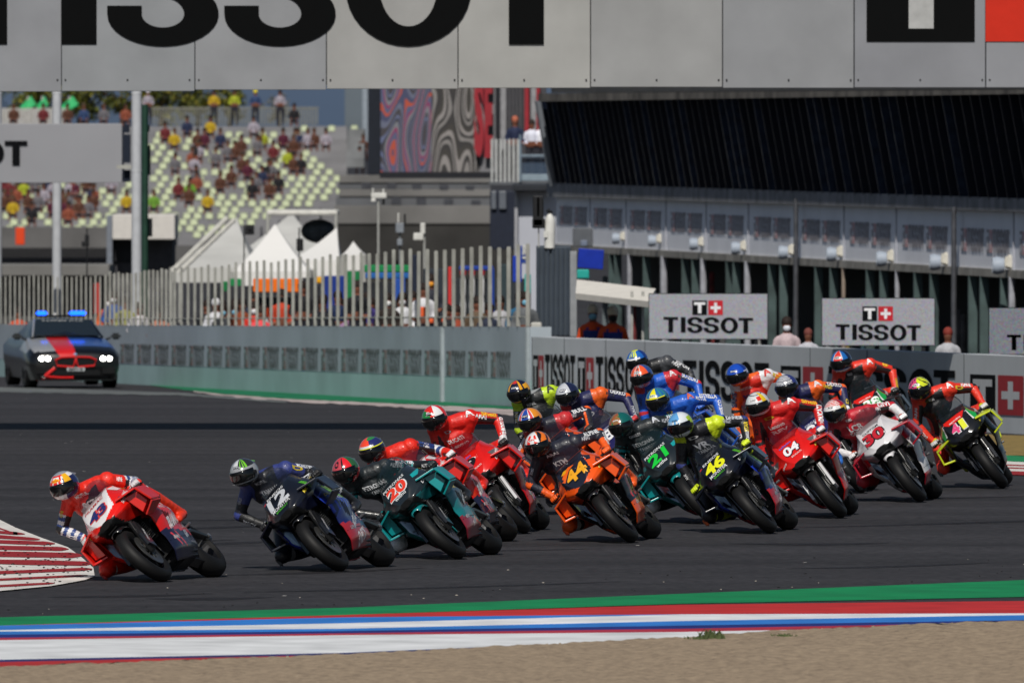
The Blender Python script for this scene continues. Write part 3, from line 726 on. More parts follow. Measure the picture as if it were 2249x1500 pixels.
    for s_ in (-1, 1):      # cheeks of the nose
        for (t, dy, dz, wd, h, col) in L.get('cheek_text', []):
            u2 = Vector((0, s_, 0)); decal('lettering', t, Vector((s_*.25, dy, dz)), u2*.9+Vector((0, 0, .35 if s_ < 0 else -.35)), Vector((0, 0, 1)), wd, h, NBV, paint(col), nose, .02, .006)
        for (pts, col) in L.get('cheek_patch', []):
            patch('stripe', [(-p[0]*s_, p[1]) for p in pts], Vector((s_*.25, 0, 0)), Vector((0, s_, 0)), Vector((0, 0, 1)), NBV, paint(col), nose, .003)
    rr = random.Random(B['c'][0]); WL = L.get('words', ['MOTUL', 'NGK', 'BREMBO', 'DID', 'RK', 'OHLINS', 'MICHELIN', 'AKRAPOVIC', 'LEVEL'])
    for s_ in (-1, 1):
        for (cy, cz, wd, h) in [(-.30, .655, .09, .018), (-.46, .80, .11, .022), (-.52, .60, .10, .02), (-.60, .66, .09, .018), (-.50, .31, .10, .02), (-.90, .42, .09, .02)]:
            decal('lettering', rr.choice(WL), Vector((s_*.3, cy, cz)), Vector((0, s_, 0)), Vector((0, 0, 1)), wd*1.3, h*1.5, SBV[s_], paint(rr.choice(['d6d6d8', 'd6d6d8', 'd8c02a', 'a9acb4'])), root, .02, .007)
        for k in range(3): patch('vent', [((-.42-k*.055)*s_, .55-k*.012), ((-.445-k*.055)*s_, .56-k*.012), ((-.50-k*.055)*s_, .45-k*.012), ((-.475-k*.055)*s_, .44-k*.012)], (s_*.3, 0, 0), Vector((0, s_, 0)), Vector((0, 0, 1)), SBV[s_], BLACK, root, .0075)
        for (y0, z0, y1, z1) in [(-.20, .66, -.80, .70), (-.36, .30, -1.0, .33), (-.66, .80, -.72, .35)]:
            patch('panel_seam', [(y0*s_, z0), (y1*s_, z1), (y1*s_, z1-.005) if abs(y1-y0) > .2 else ((y1-.005)*s_, z1), (y0*s_, z0-.005) if abs(y1-y0) > .2 else ((y0-.005)*s_, z0)], (s_*.3, 0, 0), Vector((0, s_, 0)), Vector((0, 0, 1)), SBV[s_], BLACK, root, .0065)
        for (dy, dz, wd, h) in [(-.03, .775, .07, .02), (-.28, .76, .09, .022), (-.34, .93, .10, .02)]:
            decal('lettering', rr.choice(WL), Vector((s_*.25, dy, dz)), Vector((0, s_*.94, -.3*s_)), Vector((0, 0, 1)), wd*1.2, h*1.5, NBV, paint(rr.choice(['d6d6d8', 'd8c02a', 'c9ccd4'])), nose, .02, .006)
    m = MB()
    for s_ in (-1, 1): m.tube([(s_*.112, -.075, .958), (s_*.148, -.145, .99), (s_*.168, -.23, 1.015), (s_*.172, -.33, 1.02), (s_*.168, -.42, 1.012)], .006, 5)
    m.tube([(.165*math.sin(q), -.42, 1.012+.205*max(0, math.cos(q))**.7) for q in [R(-88+176*k/14) for k in range(15)]], .006, 5); m.build('screen_trim', BLACK, root)
    for s_ in (-1,): t2, tf = text2d(L.get('fork', 'OHLINS'), .02); mesh('lettering', [Vector((s_*.146, -.02-.055-v.x*.17*.62-v.y*.03*.78+.02, .43+v.x*.17*-.0+v.x*.17*.78*1.0-v.y*.03*.62)) for v in t2], tf, mat('fork_text', 'c9c9cb' if L.get('duct', '2')[0] in '12' else '2a2a2c', .5) if L.get('duct', '2')[0] in '12' else paint('b8242a'), gd)
    vs, fs = FENV; o = mesh('front_fender', vs, fs, [paint(L.get('fender', '151517'))], root); smooth_(o, 60); md = o.modifiers.new('thick', 'SOLIDIFY'); md.thickness = .005
    vs, fs = TANKV; smooth_(mesh('fuel_tank', vs, fs, [paint(L.get('tank', L['side']))], root), 60)
    vs, fs = TAILV; smooth_(mesh('tail_unit', vs, fs, [paint(L.get('tail', L['side']))], root), 60)
    return root
def smooth_(o, a=40):
    bm = bmesh.new(); bm.from_mesh(o.data); bmesh.ops.recalc_face_normals(bm, faces=bm.faces[:]); bm.to_mesh(o.data); bm.free()
    o.data.polygons.foreach_set('use_smooth', [True]*len(o.data.polygons)); o.data.set_sharp_from_angle(angle=R(a))

# ---- riders
def remesh_obj(name, mb, voxel, mats, parent=None, smooth_it=6, classify=None):
    o = mb.build('tmp', [BLACK], fix=False); md = o.modifiers.new('r', 'REMESH'); md.mode = 'VOXEL'; md.voxel_size = voxel; md.adaptivity = 0
    s2 = o.modifiers.new('s', 'SMOOTH'); s2.factor = .5; s2.iterations = smooth_it
    dg = bpy.context.evaluated_depsgraph_get(); dg.update(); me = bpy.data.meshes.new_from_object(o.evaluated_get(dg)); old = o.data
    bpy.data.objects.remove(o); bpy.data.meshes.remove(old); me.name = name; me.materials.clear()
    for m in mats: me.materials.append(m)
    me.polygons.foreach_set('use_smooth', [True]*len(me.polygons))
    if classify: me.polygons.foreach_set('material_index', [classify(p.center) for p in me.polygons])
    me.update()
    return link(bpy.data.objects.new(name, me), parent)
def ik(a, b, l1, l2, pole):
    d = b-a; L_ = min(d.length, (l1+l2)*.995); dn = d.normalized(); x = (l1*l1-l2*l2+L_*L_)/(2*L_); h = math.sqrt(max(0, l1*l1-x*x))
    pv = pole-dn*pole.dot(dn); return a+dn*x+pv.normalized()*h
def seg_t(p, a, b):
    d = b-a; t = max(0, min(1, (p-a).dot(d)/d.length_squared)); return (p-(a+d*t)).length, t
def helmet_mesh(Hc, parent, rot, loc):
    """helmet: shell with colour zones, visor, chin, spoiler"""
    nu, nv = 68, 42; vs = []; fs = []; mi = []; mats = []
    def shell(a, e, gr_=1.0):    # a azimuth (0 = face, +y), e elevation
        x = math.sin(a)*math.cos(e); y = math.cos(a)*math.cos(e); z = math.sin(e)
        r = Vector((.126*x, .150*y, .138*z)); 
        if y > 0 and z < 0: r.y *= 1+.16*min(1, -z*1.3)*y; r.x *= 1-.10*(-z)*y
        if z < -.2: r.z *= 1-.22*(-z-.2); r.x *= 1-.10*(-z-.2)
        if y < -.4 and z > -.1: r.y *= 1+.10*(-y-.4)
        return r*gr_
    F = HEL[Hc]; cols = F['c']; mats = [mat('helmet_'+c, c, .22, 0, .8, .05) for c in cols]
    for i in range(nv+1):
        for j in range(nu): vs.append(shell(2*math.pi*j/nu, -math.pi/2+math.pi*i/nv))
    for i in range(nv):
        for j in range(nu):
            fs.append((i*nu+j, i*nu+(j+1) % nu, (i+1)*nu+(j+1) % nu, (i+1)*nu+j)); a = 2*math.pi*(j+.5)/nu; a = a-2*math.pi if a > math.pi else a; mi.append(F['f'](a, -math.pi/2+math.pi*(i+.5)/nv))
    h = mesh('helmet', vs, fs, mats, parent, mi); smooth_(h, 60); h.rotation_mode = 'QUATERNION'; h.rotation_quaternion = rot; h.location = loc
    vs = []; fs = []; n1, n2 = 22, 8
    for i in range(n2+1):
        for j in range(n1+1):
            e = R(-24+44*i/n2); k = 1-.12*abs(j/n1*2-1)**3; a = R(-78+156*j/n1); e2 = e*k+R(2); vs.append(shell(a, e2, 1.028))
    for i in range(n2):
        for j in range(n1): fs.append((i*(n1+1)+j, i*(n1+1)+j+1, (i+1)*(n1+1)+j+1, (i+1)*(n1+1)+j))
    vz = mesh('visor', vs, fs, mat('visor_dark', '08090b', .14, 0, .25, 0), h); smooth_(vz, 80); md = vz.modifiers.new('t', 'SOLIDIFY'); md.thickness = .006; md.offset = -1
    m = MB()
    for s_ in (-1, 1): m.tube([shell(s_*R(80), 0, .99), shell(s_*R(80), 0, 1.07)], .02, 10)
    m.build('visor_hinge', mat('hinge_black', '1b1b1d', .4), h)
    m = MB(); m.prism([(.05, -.12, .075), (.035, -.19, .055), (-.035, -.19, .055), (-.05, -.12, .075)], (0, 0, .012)); m.build('spoiler', mats[-1] if F.get('sp') is None else mats[F['sp']], h)
    m = MB(); c = shell(0, R(-50), 1.0); m.rbox(c+Vector((0, .0, .012)), (.07, .012, .02), .004); m.build('chin_vent', mat('hinge_black', '1b1b1d'), h)
    if F.get('t'):
        bv = BVHTree.FromPolygons([shell(2*math.pi*j/nu, -math.pi/2+math.pi*i/nv) for i in range(nv+1) for j in range(nu)], [(i*nu+j, i*nu+(j+1) % nu, (i+1)*nu+(j+1) % nu, (i+1)*nu+j) for i in range(nv) for j in range(nu)])
        t, tc, bg = F['t']; o_ = Vector((0, .12, .085)); u_ = Vector((-1, 0, 0)); v_ = Vector((0, -.6, .8))
        if bg: patch('badge', [(.042*math.cos(q*.5236), .018*math.sin(q*.5236)) for q in range(12)], o_, u_, v_, bv, mat('helmet_'+bg, bg, .25, 0, .8), h, .002)
        decal('lettering', t, o_, u_, v_, .062, .02, bv, mat('helmet_'+tc, tc, .3), h, .02, .004)
    return h
def glove_mesh(sgn, col, col2):
    def mk():
        m = MB(); m.ball((0, -.022, .012), (.046, .035, .028), 12, 8); m.capsule((0, -.03, .005), (sgn*.01, -.075, .005), .032, .036)
        for k in range(4):
            x = (k-1.5)*.021; L_ = (.95, 1.05, 1.0, .85)[k]; pts = [(x, -.005, .03), (x, .03*L_, .032), (x, .048*L_, .010), (x, .036*L_, -.016), (x, .012, -.022)]
            m.tube(pts, [.0115, .0115, .011, .010, .009], 8)
        x = -sgn*.05; m.tube([(x*.7, -.03, .0), (x*1.15, -.005, -.012), (x*1.1, .024, -.02), (x*.9, .036, -.018)], [.016, .013, .012, .010], 8)
        o = remesh_obj('glove', m, .006, [leather(col), leather(col2)], None, 2, lambda c: 1 if (c.y < -.03 or (c.z > .028 and c.y < .02)) else 0); me = o.data; bpy.data.objects.remove(o); return me
    return shared(('glove', sgn, col, col2), mk)
def rider(B, Mw, ctx):
    L = B['L']; Cc = B['suit']; H = ctx['H']; phi = ctx['phi']
    pel = Vector((.17, -.80, .90)); up_ = max(0, H.z-1.25); pel.y += up_*.35; pel.z += up_*.12
    neck = H+Vector((-.05, -.15, -.11)); dirt = neck-pel
    if dirt.length > .62: pel += dirt.normalized()*min(.12, dirt.length-.62)
    chest = pel.lerp(neck, .72)+Vector((0, -.02, -.02)); waist = pel.lerp(neck, .38)+Vector((0, 0, .035))
    sa = Vector((math.cos(.5*phi), .06, math.sin(.5*phi))).normalized(); shm = H+Vector((-.085, -.19, -.135)); shR = shm+sa*.185; shL = shm-sa*.185
    hR = Vector((.335, -.315, .85)); hL = Vector((-.335, -.315, .85)); wR = hR+Vector((.01, -.075, .012)); wL = hL+Vector((-.01, -.075, .012))
    eR = ik(shR, wR, .29, .27, Vector((1.0, .05, -.05))); eL = ik(shL, wL, .29, .27, Vector((-.15, -1, -.25)) if phi > R(43) else Vector((-.7, -.65, -.25)))
    hpR = pel+Vector((.10, .0, -.03)); hpL = pel+Vector((-.09, .01, -.01))
    fR = Vector((.22, -1.0, .44)); fL = Vector((-.235, -1.0, .50)); kR = Vector((.22, -.45, .56))+Vector((.22, .0, .02))*ctx.get('knee', 1); kL = Vector((-.285, -.47, .85))
    aR, aL = fR+Vector((.015, -.06, .04)), fL+Vector((-.01, -.06, .04)); tR, tL = fR+Vector((.03, .13, -.02)), fL+Vector((-.01, .13, -.01))
    m = MB(); m.ball(pel, (.165, .16, .14)); m.capsule(pel, waist, .145, .135, 16); m.capsule(waist, chest, .138, .155, 16); m.capsule(chest+sa*.07, chest-sa*.07, .125, .125, 14)
    m.capsule(shm+sa*.10, shm-sa*.10, .085, .085); m.capsule(chest, neck, .10, .062); m.capsule(neck, H, .058, .055)
    for s_, sh, el, wr in ((1, shR, eR, wR), (-1, shL, eL, wL)):
        m.capsule(chest+sa*.1*s_, sh, .09, .078); m.ball(sh, .083); m.capsule(sh, el, .070, .052); m.ball(el, .056); m.capsule(el, wr, .053, .037)
    for s_, hp, kn, an, to in ((1, hpR, kR, aR, tR), (-1, hpL, kL, aL, tL)):
        m.ball(hp, .12); m.capsule(hp, kn, .108, .070, 14); m.ball(kn+Vector((0, .01, 0)), .072); m.capsule(kn, kn.lerp(an, .4), .062, .068); m.capsule(kn.lerp(an, .4), an, .068, .046); m.capsule(an, to, .046, .038); m.ball(an, .05)
    m.ball(neck+Vector((0, -.10, .03))-dirt.normalized()*.05, (.085, .12, .07))       # back hump
    segs = [('torso', pel, chest), ('torso', chest, neck), ('shoulder', shL, shL+sa*.02), ('shoulder', shR, shR-sa*.02)]
    for nme, a, b, c in (('arm', shR, eR, wR), ('arm', shL, eL, wL)): segs += [('uarm', a, b), ('farm', b, c)]
    for a, b, c, d in ((hpR, kR, aR, tR), (hpL, kL, aL, tL)): segs += [('thigh', a, b), ('shin', b, c), ('foot', c, d)]
    suit = Cc['f']; cols = Cc['c']
    def cls(p):
        best = None
        for (k, a, b) in segs:
            d, t = seg_t(p, a, b); d -= {'torso': .1, 'thigh': .05, 'shoulder': .055}.get(k, .03)
            if best is None or d < best[0]: best = (d, k, t, a, b)
        _, k, t, a, b = best
        if (k == 'uarm' and t > .93) or (k == 'farm' and t < .05) or (k == 'thigh' and t < .08): return 1
        side = (p-a.lerp(b, t)); return suit(k, t, side, p)
    body = remesh_obj('person', m, .0095, [leather(c) for c in cols], None, 7, cls); body.matrix_world = Mw
    tag(body, B['rlabel'], 'person', 'riders on the racing motorcycles')
    helmet_mesh(B['hel'], body, ctx['hrot'], H)
    for s_, hd, g in ((1, hR, 0), (-1, hL, 1)):
        go = inst('glove', glove_mesh(s_, *B.get('gl', ('1c1c1e', 'b9b9b9'))), body); go.location = hd; go.rotation_euler = (R(-12), 0, R(-18*s_))
    mk = MB(); mk.rbox(kR+Vector((.055, .02, -.02)), (.035, .075, .09), .012, Matrix.Rotation(.3, 3, 'Z')); mk.build('knee_slider', leather(B.get('slider', '3a3a3c')), body)
    rr = random.Random(B['c'][0]+5); B['patches'] = B.get('patches', [])+[(w_, rr.choice(['BREMBO', 'ALPINE', 'OAKLEY', 'MOTUL', 'ARAI', 'D']), rr.choice(['d9d9dc', 'd9d9dc', 'c9b02a', 'a9acb4', '2a2a2e']), rr.choice([.05, .08, .1]), .022) for w_ in ('uaR', 'faR', 'thL', 'uaL2', 'faL2', 'chest3')]
    if B.get('patches'):
        bv = BVHTree.FromObject(body, bpy.context.evaluated_depsgraph_get()) if False else BVHTree.FromPolygons([v.co for v in body.data.vertices], [tuple(p.vertices) for p in body.data.polygons])
        for (where, t, col, wd, h) in B['patches']:
            if where == 'chest3': o_ = chest.lerp(neck, .1)+Vector((0, 0, .075)); vv = Vector((0, .1, 1)); uu = -sa
            elif where == 'uaL2': uu = (eL-shL).normalized(); vv = Vector((0, -.45, .9)); vv = (vv-uu*vv.dot(uu)).normalized(); o_ = shL.lerp(eL, .3)-vv*.035
            elif where == 'faL2': uu = (wL-eL).normalized(); vv = Vector((0, -.3, .95)); vv = (vv-uu*vv.dot(uu)).normalized(); o_ = eL.lerp(wL, .75)
            elif where in ('chest', 'chest2'):
                o_ = chest.lerp(neck, .1)-sa*.02+(Vector((0, 0, -.07)) if where == 'chest2' else Vector((0, 0, 0))); vv = Vector((0, .3, .95)); uu = -sa
            elif where == 'shL': o_ = shL+Vector((0, 0, 0)); uu = -sa; vv = Vector((0, -.5, .8))
            elif where == 'shR': o_ = shR; uu = -sa; vv = Vector((0, -.5, .8))
            elif where == 'uaL': a_ = shL.lerp(eL, .6); o_ = a_; uu = (eL-shL).normalized(); vv = Vector((0, -.45, .9)); vv = (vv-uu*vv.dot(uu)).normalized()
            elif where == 'faL': a_ = eL.lerp(wL, .4); o_ = a_; uu = (wL-eL).normalized(); uu = uu if uu.x < 0 else -uu; vv = Vector((0, -.3, .95)); vv = (vv-uu*vv.dot(uu)).normalized()
            elif where == 'uaR': o_ = shR.lerp(eR, .55); uu = (shR-eR).normalized(); vv = Vector((.7, -.3, .6)); vv = (vv-uu*vv.dot(uu)).normalized()
            elif where == 'faR': o_ = eR.lerp(wR, .45); uu = (eR-wR).normalized(); vv = Vector((.6, -.2, .6)); vv = (vv-uu*vv.dot(uu)).normalized()
            elif where == 'thL': o_ = hpL.lerp(kL, .7); uu = (hpL-kL).normalized()*-1; uu = -uu; vv = Vector((-.5, .2, .8)); vv = (vv-uu*vv.dot(uu)).normalized()
            elif where == 'shnL': o_ = kL.lerp(aL, .35); uu = (aL-kL).normalized(); vv = Vector((-.6, .3, .6)); vv = (vv-uu*vv.dot(uu)).normalized()
            n_ = uu.cross(vv)
            if n_.y < 0 and where[:2] in ('ch', 'sh', 'ua', 'fa', 'th'): uu = -uu
            decal('patch', t, o_, uu, vv, wd*1.25, h*1.5, bv, leather(col), body, .03, .005)
    return body
# ================================================================== BACKDROP
def pbox(mb, x0, y0, x1, y1, Y, depth, mi=0):
    """box whose front face fills a pixel window at distance Y"""
    a = P(x0, y0, Y); b = P(x1, y1, Y); mb.mat(mi).bbox((a.x, Y, a.z), (b.x, Y+depth, b.z)); return mb
def thing_box(name, label, cat, x0, y0, x1, y1, Y, depth, m, group=None, bev=.01):
    mb = MB(); pbox(mb, x0, y0, x1, y1, Y, depth); c = P((x0+x1)/2, y1, Y); mb.v = [q-c for q in mb.v]
    o = mb.build(name, m, loc=c); bevel_mod(o, bev); return tag(o, label, cat, group)
# distant hillside
vs = []; fs = []; n = 60
for i in range(n+1):
    x = -900+1800*i/n
    for j, (y, z) in enumerate([(2200, -4), (2500, 60), (3000, 190+30*math.sin(i*.5)), (4200, 330+60*math.sin(i*.23+1))]): vs.append((x, y, z))
fs = [(i*4+j, (i+1)*4+j, (i+1)*4+j+1, i*4+j+1) for i in range(n) for j in range(3)]
tag(mesh('hills', vs, fs, mat('hill_haze_blue', '44546a', .95, noise=.15, nscale=.004)), kind='structure')  # distance haze is put into the bluish hill colour
# ---------------- trees behind the stand
def tree(name, px, py0, py1, wpx, Y, cols, label, dens=1500):
    b = P(px, py1, Y); t = P(px, py0, Y); H_ = t.z-b.z; Wd = wpx/S(Y); root = empty(name, b, label, 'tree', 'trees behind the grandstand')
    m = MB(); m.tube([(0, 0, -.5), (.1, 0, H_*.35), (0, .1, H_*.6)], [H_*.05, H_*.035, H_*.02], 8)
    for k in range(6):
        a = k*1.05; m.tube([(0, 0, H_*.35), (math.cos(a)*Wd*.25, math.sin(a)*Wd*.2, H_*.65)], [H_*.02, H_*.008], 6)
    m.build('trunk', mat('bark', '4a3c2e', .9, noise=.3), root)
    m = MB(); cl = []
    for k in range(26): cl.append((Vector((random.gauss(0, .24)*Wd, random.gauss(0, .2)*Wd, H_*random.uniform(.3, .92))), random.uniform(.10, .2)*Wd))
    for k in range(dens):
        c, r = random.choice(cl); d = Vector((random.gauss(0, 1), random.gauss(0, 1), random.gauss(0, 1))).normalized()*r*random.uniform(.5, 1.05)
        p = c+d; s_ = random.uniform(.10, .22)*(Wd/6)**.5; q = Quaternion((random.random(), random.random(), random.random()), random.uniform(0, 6)); m.mat(random.choice((0, 0, 1, 2)))
        m.add([p+q @ Vector(v)*s_ for v in ((-1, 0, 0), (0, -.5, .1), (1, 0, 0), (0, .5, -.1))], [(0, 1, 2, 3)])
    m.build('crown', [mat('leaf_'+c, c, .7, noise=.3, nscale=2) for c in cols], root, fix=False)
OL = ['5c6126', '3c4420', '787226']
for i, (px, y0, w_) in enumerate([(-40, 150, 150), (60, 165, 130), (170, 160, 130), (265, 150, 150), (350, 140, 130), (430, 150, 130), (500, 185, 80)]):
    tree('leafy_tree', px, y0, 300, w_, 600, OL, ['dark tree at the far left edge behind the stand', 'dark tree behind the first green parasol', 'dark tree behind the third green parasol', 'bushy tree between the two grey poles', 'olive tree just right of the second grey pole', 'olive tree above the picket fence of the stand', 'small olive tree at the right end of the row'][i])
tree('thin_tree', 610, 205, 285, 60, 600, ['5e5d55', '6d6a60', '4f4f48'], 'small grey brown tree standing alone before the slate hillside', 500)
# ---------------- grandstand
YS0, YS1, NR = 500.0, 548.0, 19
rowY = lambda i: YS0+(YS1-YS0)*i/(NR-1); rowpy = lambda i: 520-(520-272)*i/(NR-1)
GS = empty('grandstand', P(400, 520, YS0), 'stepped concrete grandstand full of pale green seats', 'grandstand'); g0 = GS.location
conc = mat('stand_concrete', '77777a', .85, noise=.25, nscale=.4); mb = MB()
xr_ = lambda i: 700+ (120 if i < 6 else 70)*0+ min(110, i*9)
for i in range(NR):
    y = rowY(i); zt = P(0, rowpy(i)+6, y).z; xa = P(-200, 0, y).x; xb = P([512, 532, 572, 612, 652, 702, 747, 767, 770, 762, 762, 762, 762, 762, 762, 762, 762, 762, 762][i], 0, y).x
    mb.bbox(Vector((xa, y, -2))-g0, Vector((xb, y+(YS1-YS0)/(NR-1)+.003, zt))-g0)
mb.build('terrace', conc, GS)
mb = MB(); pbox(mb, -200, 500, 385, 560, 496, 3); pbox(mb, 230, 540, 760, 640, 495, 2)
mb.v = [q-g0 for q in mb.v]; mb.build('front_wall', mat('stand_wall', '5d5c5c', .85, noise=.3, nscale=.5), GS)
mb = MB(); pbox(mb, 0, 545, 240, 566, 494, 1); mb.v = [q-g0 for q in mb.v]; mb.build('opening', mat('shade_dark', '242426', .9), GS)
# stair blocks right of the seats
mb = MB()
for i in range(5): pbox(mb, 764-i*1, 284+i*16, 800, 304+i*16, 540-i*4, 4)
pbox(mb, 664, 286, 764, 300, 552, 2)
mb.v = [q-g0 for q in mb.v]; mb.build('side_steps', mat('steps_grey', '6f7173', .85, noise=.3, nscale=.8), GS)
seatm = mat('seat_palegreen', 'b3bb9c', .6, noise=.08)
def seat_proto():
    m = MB(); m.rbox((0, .0, .06), (.26, .26, .05), .02); m.rbox((0, .15, .15), (.28, .08, .25), .04, Matrix.Rotation(R(-10), 3, 'X'))
    o = m.build('stadium_seat', seatm); me = o.data; bpy.data.objects.remove(o); return me
seat_me = seat_proto(); persons = []; cnt = 0
TOP = dict(yellow='d8b414', lemon='c9d41e', red='9c2428', white='c4bccb', navy='232b45', orange='c4502a', black='1d1c20', blue='2a4a8c', maroon='6d1430', grey='7d7a80', lime='7fc425', brown='6b3a2a')
taken = {}
TOP = {k: v for k, v in TOP.items()}; TOP.update(yellow='a88c1e', lemon='929b28', red='5f2226', orange='7d4230', blue='2c3e62', lime='618a30', white='928c96', brown='4d3024', grey='5f5d62', maroon='4a1a2c')
def spectator_proto(stand):
    m = MB()
    if stand:
        m.ball((0, 0, 1.58), (.09, .11, .13)); m.capsule((0, 0, 1.42), (0, 0, 1.5), .05, .05); m.capsule((0, 0, 1.0), (0, 0, 1.3), .15, .17); m.capsule((-.14, 0, 1.33), (.14, 0, 1.33), .08, .08)
        for s_ in (-1, 1): m.capsule((s_*.19, 0, 1.32), (s_*.27, .02, 1.08), .06, .045); m.capsule((s_*.27, .02, 1.08), (s_*.17, -.16, .98), .045, .035); m.capsule((s_*.09, 0, .95), (s_*.11, 0, .5), .10, .07); m.capsule((s_*.11, 0, .5), (s_*.12, 0, .08), .07, .05); m.capsule((s_*.12, 0, .05), (s_*.13, -.14, .03), .05, .04)
        cl = lambda c: 1 if c.z > 1.44 else (0 if c.z > .93 and not (c.y < -.09 and c.z < 1.1) else (1 if c.z > .93 else 2))
    else:
        m.ball((0, 0, .80), (.09, .11, .13)); m.capsule((0, 0, .62), (0, 0, .72), .05, .05); m.capsule((0, .04, .15), (0, .02, .5), .16, .17); m.capsule((-.14, .02, .54), (.14, .02, .54), .08, .08)
        for s_ in (-1, 1): m.capsule((s_*.19, .02, .53), (s_*.26, -.06, .28), .06, .045); m.capsule((s_*.26, -.06, .28), (s_*.14, -.26, .22), .045, .035); m.capsule((s_*.09, .02, .1), (s_*.15, -.38, .12), .09, .065); m.capsule((s_*.15, -.38, .12), (s_*.14, -.36, -.28), .06, .045); m.capsule((s_*.14, -.36, -.3), (s_*.15, -.48, -.33), .045, .035)
        cl = lambda c: 1 if c.z > .64 else (0 if c.z > .16 and c.y > -.22 else (1 if c.z > .16 or c.z < .04 else 2))
    o = remesh_obj('person', m, .035, [cloth('c9c9c9'), mat('skin', '6e4434', .6, noise=.1), cloth('2c2c34')], None, 2, cl); me = o.data; bpy.data.objects.remove(o); return me
def hair_me():
    m = MB(); m.ball((0, .015, .03), (.1, .125, .115), 12, 8); o = m.build('hair', [cloth('241a16')], smooth=True); me = o.data; bpy.data.objects.remove(o); return me
PM = {True: spectator_proto(True), False: spectator_proto(False)}; HM = hair_me()
def spectator(loc, stand, top, label, group, legs=None, hair='241a16', cap=None, rot=0.0, scale=1.0):
    o = bpy.data.objects.new('person', PM[stand]); link(o); o.location = loc; o.rotation_euler.z = rot; o.scale = (scale,)*3
    o.material_slots[0].link = 'OBJECT'; o.material_slots[0].material = cloth(top)
    if legs: o.material_slots[2].link = 'OBJECT'; o.material_slots[2].material = cloth(legs)
    h = bpy.data.objects.new('cap' if cap else 'hair', HM); link(h, o); h.location = (0, 0, 1.62 if stand else .84); h.material_slots[0].link = 'OBJECT'; h.material_slots[0].material = cloth(cap or hair)
    return tag(o, label, 'person', group)
spots = [(470, 268, 'yellow', 1), (515, 266, 'lemon', 1), (561, 266, 'blue', 1, 'd8c82a'), (615, 264, 'white', 1), (646, 276, 'black', 0), (325, 268, 'white', 1, 'c9c9d2'), (462, 300, 'yellow', 0), (363, 306, 'red', 0), (411, 302, 'navy', 0), (383, 322, 'yellow', 0), (434, 330, 'brown', 0), (484, 326, 'navy', 0), (557, 304, 'white', 0),
         (577, 322, 'lemon', 0), (530, 334, 'brown', 0), (622, 322, 'maroon', 0), (676, 322, 'white', 0), (716, 330, 'white', 0), (645, 342, 'brown', 0), (422, 368, 'orange', 0), (474, 366, 'grey', 0), (600, 358, 'red', 0), (632, 364, 'lemon', 0), (544, 396, 'maroon', 0), (590, 388, 'black', 0), (430, 404, 'grey', 0), (392, 430, 'red', 0), (432, 420, 'orange', 0), (563, 418, 'grey', 0),
         (612, 418, 'black', 0), (484, 428, 'brown', 0), (456, 458, 'yellow', 0), (417, 438, 'lime', 0), (385, 384, 'grey', 0), (436, 346, 'white', 0), (500, 355, 'grey', 0), (690, 320, 'brown', 0), (655, 320, 'navy', 0), (415, 450, 'brown', 0), (575, 402, 'navy', 0),
         (20, 432, 'red', 0), (52, 434, 'lemon', 0), (78, 425, 'grey', 0), (36, 452, 'orange', 0), (62, 456, 'brown', 0), (96, 446, 'white', 0), (45, 418, 'black', 0), (84, 462, 'grey', 0), (155, 430, 'white', 0), (190, 424, 'brown', 0), (205, 446, 'orange', 0), (150, 456, 'grey', 0), (245, 420, 'white', 0), (278, 458, 'yellow', 0), (338, 462, 'lime', 0), (10, 465, 'brown', 0), (150, 484, 'orange', 0), (172, 470, 'brown', 0), (28, 478, 'yellow', 0), (70, 486, 'black', 0), (120, 420, 'black', 0), (104, 424, 'navy', 0),
         (95, 265, 'red', 0), (30, 266, 'brown', 0), (148, 264, 'brown', 0), (184, 262, 'blue', 0), (228, 262, 'grey', 0), (276, 260, 'orange', 0), (790, 362, 'white', 0), (798, 340, 'brown', 0)]
rs2 = random.Random(3)
for k in range(30):
    spots.append((rs2.uniform(345, 690) if k < 14 else rs2.uniform(5, 225), rs2.uniform(320, 440) if k < 14 else rs2.uniform(410, 480), rs2.choice(['brown', 'black', 'grey', 'navy', 'maroon', 'white', 'brown', 'black', 'red']), 0))
rows = {}
for sp in spots:
    px, py = sp[0], sp[1]; i = max(0, min(NR-1, round((520-py-2)/((520-272)/(NR-1))))); rows.setdefault(i, []).append((px, sp))
ordn = lambda k: ('first second third fourth fifth sixth seventh eighth ninth tenth eleventh twelfth thirteenth fourteenth fifteenth sixteenth seventeenth eighteenth nineteenth twentieth'.split()+['outermost']*20)[k]
for i in rows:
    for k, (px, sp) in enumerate(sorted(rows[i], key=lambda t: t[0])):
        y = rowY(i)+.9; zt = P(0, rowpy(i)+6, rowY(i)).z; x = P(px, 0, y).x; st = bool(sp[3]); taken.setdefault(i, []).append(px)
        spectator((x, y, zt+.02 if st else zt+.12), st, TOP[sp[2]], '%s spectator in a %s top, %s from left in stand row %d from the bottom' % ('standing' if st else 'seated', sp[2], ordn(k), i+1), 'spectators in the grandstand', cap=sp[4] if len(sp) > 4 else None, hair=random.choice(('241a16', '3a2a1e', '15120f', '4a3a2c')), scale=.8)
def seat(px, i):
    global cnt
    if any(abs(px-q) < 13 for q in taken.get(i, [])): return
    y = rowY(i)+.8; zt = P(0, rowpy(i)+6, rowY(i)).z; o = bpy.data.objects.new('stadium_seat', seat_me); link(o); o.location = (P(px, 0, y).x, y, zt+.01); cnt += 1
    tag(o, 'pale green plastic seat on the concrete steps of the grandstand', 'seat', 'pale green seats of the grandstand')
